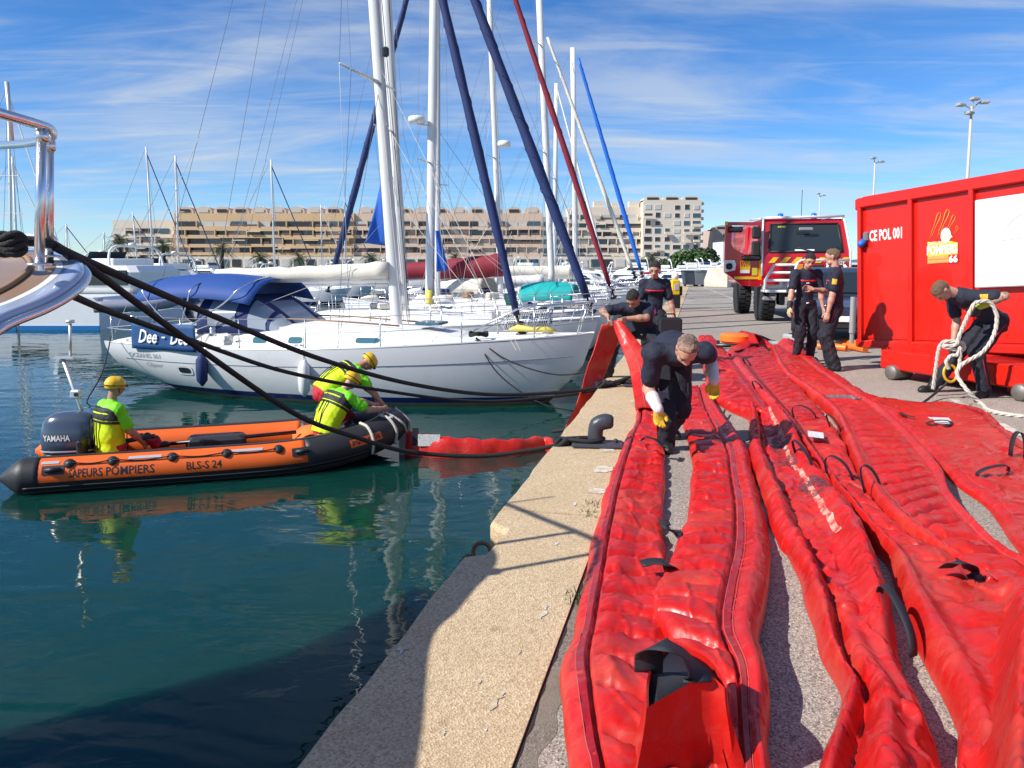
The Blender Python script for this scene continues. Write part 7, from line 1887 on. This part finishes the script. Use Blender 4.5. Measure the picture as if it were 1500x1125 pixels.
# end building: beige slab plus tower with separate windows
r2, a2_, b2_, H2, ph2 = block('cream apartment block with long balconies left of the tower block', 262, 832, 941, 303, 7, 'wall_beige', seed=12, pitch=2.75, bay=(2.4, 4.2), glass=.3)
for k_ in range(4): piece('roof_structure', 'wall_beige', r2, -10 + 6 * k_, 4, H2, 3.4, 4, 1.5 + .5 * (k_ % 2))
def tower(label, Y, x0, x1, ytop, wall, cols, rowsn, seed, depth=16):
    rd = random.Random(seed); a, b = (x0 - 750) / FPX * Y, (x1 - 750) / FPX * Y; H = D(750, ytop, Y).z; W = b - a
    root = thing('apartment_tower', label, 'building', ((a + b) / 2, Y, 0), 0, 'apartment blocks across the basin')
    MB().box((0, depth / 2, H / 2), (W, depth, H)).build('wall', wall, root, world=False)
    ph = (H - 1.2) / rowsn; cwid = W / cols
    for r in range(rowsn):
        for c in range(cols):
            x = -W / 2 + cwid * (c + .5); z = H - 1.0 - ph * (r + 1) + .55; ww = cwid * rd.choice((.45, .62, .78, .5)); hh = ph * rd.choice((.5, .6, .55))
            if rd.random() < .1: continue
            q = rd.random(); m = 'bay_glass' if q < .42 else ('shutter_pale' if q < .68 else 'bay_dark')
            piece('window_frame', 'wall_white', root, x - ww / 2 - .08, -.07, z - .08, ww + .16, .1, hh + .16)
            piece('window', m, root, x - ww / 2, -.10, z, ww, .12, hh)
            if rd.random() < .35:
                piece('balcony', wall, root, x - ww * .7, -.95, z - .35, ww * 1.4, .95, .75)
    for i in range(3):
        xa = -W / 2 + W * .33 * i; w_ = W * .33
        MB().loft([[Vector((xa + w_ * (.5 - .5 * math.cos(t)), y, H + 1.5 * math.sin(t))) for t in [math.pi * k / 10 for k in range(11)]] + [Vector((xa + w_, y, H - .4)), Vector((xa, y, H - .4))] for y in (.6, 7)], True).build('vaulted_penthouse', wall, root, world=False)
        piece('window', 'bay_dark', root, xa + w_ * .2, .48, H + .1, w_ * .6, .15, .8)
    return root
t1 = tower('tall beige apartment tower with vaulted roof at the middle right', 258, 940, 1024, 293, 'wall_beige', 6, 8, 21)
for r in range(8):
    piece('side_balcony', 'wall_beige', t1, 9.4, 3, 3 + 2.5 * r, 1.3, 4, 1.0)
t2 = tower('pinkish apartment block behind the fire engine door', 275, 1041, 1150, 336, 'wall_pink', 8, 5, 23)
wh = thing('white_hall', 'plain white hall building behind the fire engine door', 'building', ((1110 - 750) / FPX * 200, 200, 0), 0)
MB().box((0, 5, 3.4), (19, 10, 6.8)).build('wall', 'wall_white', wh, world=False)
for i in range(5): piece('window', 'shutter_pale', wh, -8 + 3.4 * i, -.08, 2.2, 1.6, .12, 2.2)
gb = thing('grey_block', 'grey modern building between the long block and the cream block', 'building', ((815 - 750) / FPX * 268, 268, 0), 0)
MB().box((0, 6, 8.5), (11, 12, 17)).build('wall', mat('wall_grey', (.36, .37, .40), .7), gb, world=False)
for r in range(5):
    for c in range(3): piece('window', 'bay_glass', gb, -4.6 + 3.3 * c, -.1, 2 + 3 * r, 2.2, .2, 1.4)
lb = thing('low_shops', 'row of low pale shop fronts along the far quay', 'building', (-30, 225, 0), 0)
MB().box((0, 4, 1.6), (150, 8, 3.2)).build('wall', 'wall_beige', lb, world=False)
for i in range(40): piece('shop_front', ('bay_dark', 'shutter_pale', 'bay_glass')[i % 3], lb, -73 + 3.6 * i, -.1, .2, 2.6, .2, 2.2)

# ---- palms
mat('palm_leaf', (0.045, 0.075, 0.022), 0.6, var=.35, vscale=3)
mat('palm_trunk', (0.13, 0.095, 0.06), 0.9, var=.3, vscale=4, bump=.6, bscale=10)
def palm_meshes():
    rd = random.Random(4); mb = MB()
    for i in range(46):
        az = rd.uniform(0, 2 * math.pi); el = rd.uniform(-.5, 1.25); L = rd.uniform(2.0, 2.7)
        d = Vector((math.cos(az), math.sin(az), 0)); pts = []
        for k_ in range(7):
            t = k_ / 6; pts.append(d * L * (t * math.cos(el) * .95) + Vector((0, 0, L * (t * math.sin(el) - .55 * t * t))))
        s_ = Vector((-d.y, d.x, 0))
        for k_ in range(6):
            a, b = pts[k_], pts[k_ + 1]; w0 = .34 * math.sin(math.pi * min(1, k_ / 6 + .12)) ; w1 = .34 * math.sin(math.pi * min(.98, (k_ + 1) / 6 + .12))
            for sd in (-1, 1):
                for j in range(3):
                    p = lerp(a, b, j / 3); q = lerp(a, b, j / 3 + .2); tip = p + s_ * sd * w0 * 1.2 + (b - a) * .6 + Vector((0, 0, -.14))
                    mb.add([p, q, tip], [(0, 1, 2)])
    crown = mb.mesh('crown'); crown.materials.append(MATS['palm_leaf'])
    tk = MB().tube([Vector((.05 * math.sin(z), 0, z)) for z in (0, 1, 2, 3, 4, 5.2)], [.32, .27, .25, .25, .28, .36], 9).mesh('trunk', True); tk.materials.append(MATS['palm_trunk'])
    return crown, tk
CROWN, TRUNK = palm_meshes()
for (px, top, Y, lb_) in ((180, 347, 150, 'tallest palm, first from the left'), (243, 355, 160, 'palm second from the left in front of the building corner'), (328, 360, 165, 'palm in front of the ochre block middle'), (384, 375, 170, 'small palm right of the ochre block middle'), (440, 376, 190, 'small palm near the boat masts'), (152, 372, 190, 'distant small palm at the far left'), (668, 380, 190, 'small palm behind the second mast'), (955, 382, 180, 'small palm behind the standing woman'), (545, 378, 185, 'small palm right beside the yacht mast')):
    z = D(px, top, Y).z; pt = thing('palm_tree', lb_, 'palm tree', ((px - 750) / FPX * Y, Y, 0), px * .7, 'palms along the far quay')
    s_ = 1.4
    hgt = max(2.6, z - .7)
    for nm, me, sc_, zz in (('trunk', TRUNK, hgt / 5.2, 0), ('crown', CROWN, s_, hgt)):
        o = bpy.data.objects.new(nm, me); COL.objects.link(o); o.parent = pt; o.location = (0, 0, zz); o.scale = (s_, s_, sc_ if nm == 'trunk' else s_); WM[o.name] = Matrix.Identity(4)
# ---- broad-leaved trees
mat('leaf_green', (0.055, 0.11, 0.025), 0.6, var=.5, vscale=1.5)
mat('leaf_dark', (0.03, 0.06, 0.02), 0.6, var=.5, vscale=1.5)
mat('bark', (0.10, 0.075, 0.05), 0.9)
def leafy(label, px, Y, w_, h_, m, seed, clump=260):
    rd = random.Random(seed); root = thing('tree', label, 'tree', ((px - 750) / FPX * Y, Y, 0), 0, 'trees at the quay end')
    MB().tube([Vector((0, 0, 0)), Vector((.1, 0, h_ * .35)), Vector((0, .1, h_ * .6))], [.22, .17, .08], 7).build('trunk', 'bark', root, True, world=False)
    for k_ in range(4):
        a = k_ * 1.6; MB().tube([Vector((.05, 0, h_ * .3)), Vector((math.cos(a) * w_ * .3, math.sin(a) * w_ * .3, h_ * .65))], [.1, .04], 5).build('limb', 'bark', root, world=False)
    mb = MB(); cl_ = [(rd.uniform(-1, 1) * w_ * .38, rd.uniform(-1, 1) * w_ * .35, h_ * rd.uniform(.45, .85), rd.uniform(.16, .27) * w_) for _ in range(16)]
    for (cx_, cy_, cz_, cr) in cl_:
        for _ in range(clump):
            v = Vector((rd.gauss(0, 1), rd.gauss(0, 1), rd.gauss(0, 1))).normalized() * cr * rd.uniform(.6, 1.05); c = Vector((cx_, cy_, cz_)) + Vector((v.x, v.y, v.z * .75))
            a = Vector((rd.gauss(0, 1), rd.gauss(0, 1), rd.gauss(0, 1))).normalized() * w_ * .035; b = a.cross(Vector((rd.gauss(0, 1), rd.gauss(0, 1), rd.gauss(0, 1)))).normalized() * w_ * .028
            mb.add([c - a, c + b, c + a, c - b], [(0, 1, 2, 3)])
    mb.build('crown', m, root, world=False)
leafy('rounded green tree at the foot of the beige tower', 1013, 150, 8.0, 3.0, 'leaf_green', 5)
leafy('darker taller tree right of the beige tower', 1030, 160, 6.0, 4.4, 'leaf_dark', 6)
leafy('low bush left of the rounded green tree', 985, 158, 5, 1.9, 'leaf_dark', 7)
# ================================================================== the people
GLV = ('glove_yellow', 'glove_cuff', True)
p1 = person('man in navy polo bent double, yellow work gloves with white cuffs, nearest on the boom', (1.33, 6.38, 0), math.pi, (0, -.15, .80), lean=(1.08, 1.68), twist=-.10,
            head=(.1, -.62), hands=((.19, .47, .43), (-.30, .24, .62)), poles=((.15, -1, .3), (-.25, -1, .3)), feet=((.03, .03, 0), (-.1, -.48, 0)), toes=(.1, -.25),
            hair='hair_grey', bald=True, gloves=(GLV, GLV), hdirs=((-.02, .12, -1), (-.05, .0, -1)), curls=(1.1, 1.0), patch='patch_pink', patch_side=1, scale=1.08, palms=((-.2, 1, 0), (.2, 1, 0)))
p2 = person('dark-haired man in navy polo bending over the quay edge lifting the red boom', (1.6, 10.3, 0), 2.72, (-.14, -.12, .68), lean=(.65, 1.0), twist=.1,
            head=(.15, -.1), hands=((.13, .62, .88), (-.10, .60, .86)), poles=((1, -.2, .1), (-1, -.1, -.1)), feet=((.30, .05, 0), (-.36, -.08, 0)), toes=(.5, -.5), knees=((.5, 1, 0), (-.5, 1, 0)),
            hair='hair_dark', left_skin=(0, 'skin_tattoo'), skin_m='skin_tan', patch='patch_pink', patch_side=1, curls=(1.0, 1.0), hdirs=((-.2, .5, -.5), (.3, .8, -.2)))
p3 = person('woman in navy polo standing behind the man who lifts the boom', (2.09, 11.3, 0), math.pi - .15, (0, 0, .83), lean=(0, .1), head=(.15, .35),
            hands=((.26, .08, .72), (-.31, .06, .70)), hair='hair_dark', longhair=True, female=True, scale=.93, curls=(.6, .9), patch='patch_pink', patch_side=1)
p4 = person('dark-haired man looking down, one tan glove, standing in front of the fire engine', (4.62, 12.15, 0), math.pi + .12, (0, 0, .93), lean=(0, .08), head=(.25, .45),
            hands=((.34, .16, .80), (-.26, .12, .80)), gloves=(('glove_tan', 'glove_black', False), None), hair='hair_dark', scale=.98, curls=(.6, .6), feet=((.13, .05, 0), (-.12, 0, 0)))
p5 = person('short-haired man with yellow sleeve badge seen side-on beside the red container', (4.68, 11.15, 0), 1.2, (0, 0, .94), lean=(0, .04), head=(.15, .1),
            hands=((.12, .30, 1.17), (-.24, .1, .80)), poles=((1, -.5, -1), (-.4, -1, 0)), hair='hair_sandy', patch='patch_yellow', patch_side=1, scale=1.0, curls=(.7, .8), hdirs=((-.1, 1, .3), None), feet=((.12, .02, 0), (-.12, -.05, 0)))
p6 = person('man with tattooed arms bending to hold a thick pale rope by the container', (5.45, 9.1, 0), 1.65, (-.06, -.21, .90), lean=(.75, 1.08), twist=.0, head=(0.05, .25),
            hands=((.06, .17, .62), (-.34, .16, 1.07)), poles=((.3, -1, 0), (-.5, -1, .9)), feet=((.17, .33, 0), (-.22, -.06, 0)), toes=(-.1, -.5), hair='hair_sandy', left_skin=(1, 'skin_tattoo'),
            gloves=(('glove_black', None, False), ('glove_black', 'glove_lime', False)), patch='patch_yellow', patch_side=1, curls=(1.2, 1.2), hdirs=((0, .3, -1), (.1, .3, -1)), scale=1.05)
steel_watch = MB().tube([Vector((0, 0, 0)), Vector((0, 0, .02))], .034, 12)
w_, e_ = p6[1]['arm'][1][2], p6[1]['arm'][1][1]
MB().tube([lerp(w_, e_, .10), lerp(w_, e_, .18)], .037, 12).build('wrist_watch', 'steel', p6[0], True, world=False)

def rescue(label, loc, rz, **k):
    root, i = person(label, loc, rz, outfit='rescue', hair=None, group='rescue crew in the inflatable boat', **k)
    P, T1, T2, Fv, Rv, chest, neck, waist = i['P'], i['T1'], i['T2'], i['F'], i['R'], i['chest'], i['neck'], i['waist']
    tor = list(i['torso'][:3])
    skin('life_vest', 'neon_yellow', root, tor, .012, grow=.080, fold=.006, clip=[(P - T1 * .05, T1), (chest + T2 * .02, -T2)], k=.05)
    skin('vest_yoke', 'vest_black', root, tor + [(lerp(i['torso'][3][0], i['torso'][3][1], .12), lerp(i['torso'][3][0], i['torso'][3][1], .88), .03, .03)], .011, grow=.092, fold=.007, clip=[(chest - T2 * .03, T2), (neck - T2 * .055, -T2)], k=.05)
    skin('vest_collar', 'vest_grey', root, [(neck - T2 * .07 - Fv * .06 - Rv * .06, neck - T2 * .07 - Fv * .06 + Rv * .06, .05, .05)], .010, fold=.003)
    skin('vest_band', 'neon_yellow', root, tor, .009, grow=.099, clip=[(chest + T2 * .045, T2), (chest + T2 * .068, -T2)], k=.05)
    skin('waist_belt', 'vest_black', root, tor, .009, grow=.090, clip=[(chest - T2 * .075, T2), (chest - T2 * .04, -T2)], k=.05)
    for s_ in (-.085, 0, .085):
        for q in (-1, 1):
            y = .192
            MB().tube([P + Rv * s_ + Fv * q * y * .98 - T1 * .02, waist + Rv * s_ + Fv * q * y, chest + Rv * s_ - T2 * .05 + Fv * q * (y + .008)], .010, 5, flat=.7).build('vest_strap', 'vest_black', root, True, world=False)
    H, hr, hu, hf = i['H'], i['hr'], i['hu'], i['hf']
    hm_ = skin('helmet', 'helmet_yellow', root, [(H(0, -.03, .03), H(0, .012, .036), .094, .090, hr, .92)], .0065, grow=.018, clip=[(H(0, 0, -.012), hu * 1 - hf * .22)])
    MB().tube([H(.112 * math.cos(a), -.012 + .135 * math.sin(a), .022 + .012 * math.sin(a)) for a in [2 * math.pi * q / 24 for q in range(25)]], .009, 5, flat=.6).build('helmet_strap', 'vest_black', hm_, True, world=False)
    MB().bbox(H(0, .125, .035), (.05, .04, .03), .006).build('head_lamp', 'black_plastic', hm_, world=False)
    MB().tube([H(-.085, .02, .01), H(-.07, .05, -.06), H(0, .06, -.105), H(.07, .05, -.06), H(.085, .02, .01)], .006, 5).build('chin_strap', 'vest_black', hm_, True, world=False)
    return root, i
rescue('helmeted rescuer sitting at the stern beside the outboard motor', (-5.34, 10.02, -1.25), -.72, scale=1.14, pelvis=(0, 0, .38), lean=(.0, .12), head=(.25, .1),
       hands=((.16, .36, .40), (-.15, .4, .45)), poles=((1, -.6, -.2), (-1, -.5, -.2)), feet=((.12, .55, .28), (-.14, .55, .28)), knees=((.3, .6, 1), (-.3, .6, 1)), skin_m='skin_tan')
rescue('helmeted rescuer kneeling against the near bow tube with forearms on it', (-2.64, 10.72, -1.25), -.80, scale=1.14, pelvis=(0, 0, .46), lean=(.3, .62), head=(.1, .15),
       hands=((.30, .78, .70), (.12, .80, .72)), poles=((.8, -.3, -.8), (-1, -.3, -.6)), feet=((-.1, -.30, .14), (-.26, -.2, .14)), knees=((-.3, 1, .1), (-.5, 1, .2)), skin_m='skin', hdirs=((-.4, 1, 0), (.4, 1, 0)), curls=(1.1, 1.1))
rescue('helmeted rescuer standing bent over behind the other one at the bow', (-2.76, 11.2, -1.05), -1.0, scale=1.12, pelvis=(0, 0, .74), lean=(.85, 1.12), head=(.1, .0),
       hands=((.46, .74, .50), (.30, .82, .48)), poles=((.8, -.4, -.4), (-1, -.4, -.4)), feet=((.15, 0, 0), (-.16, -.1, 0)), skin_m='skin_tan', hdirs=((-.2, .6, -.8), (.2, .6, -.8)), curls=(1.1, 1.1))
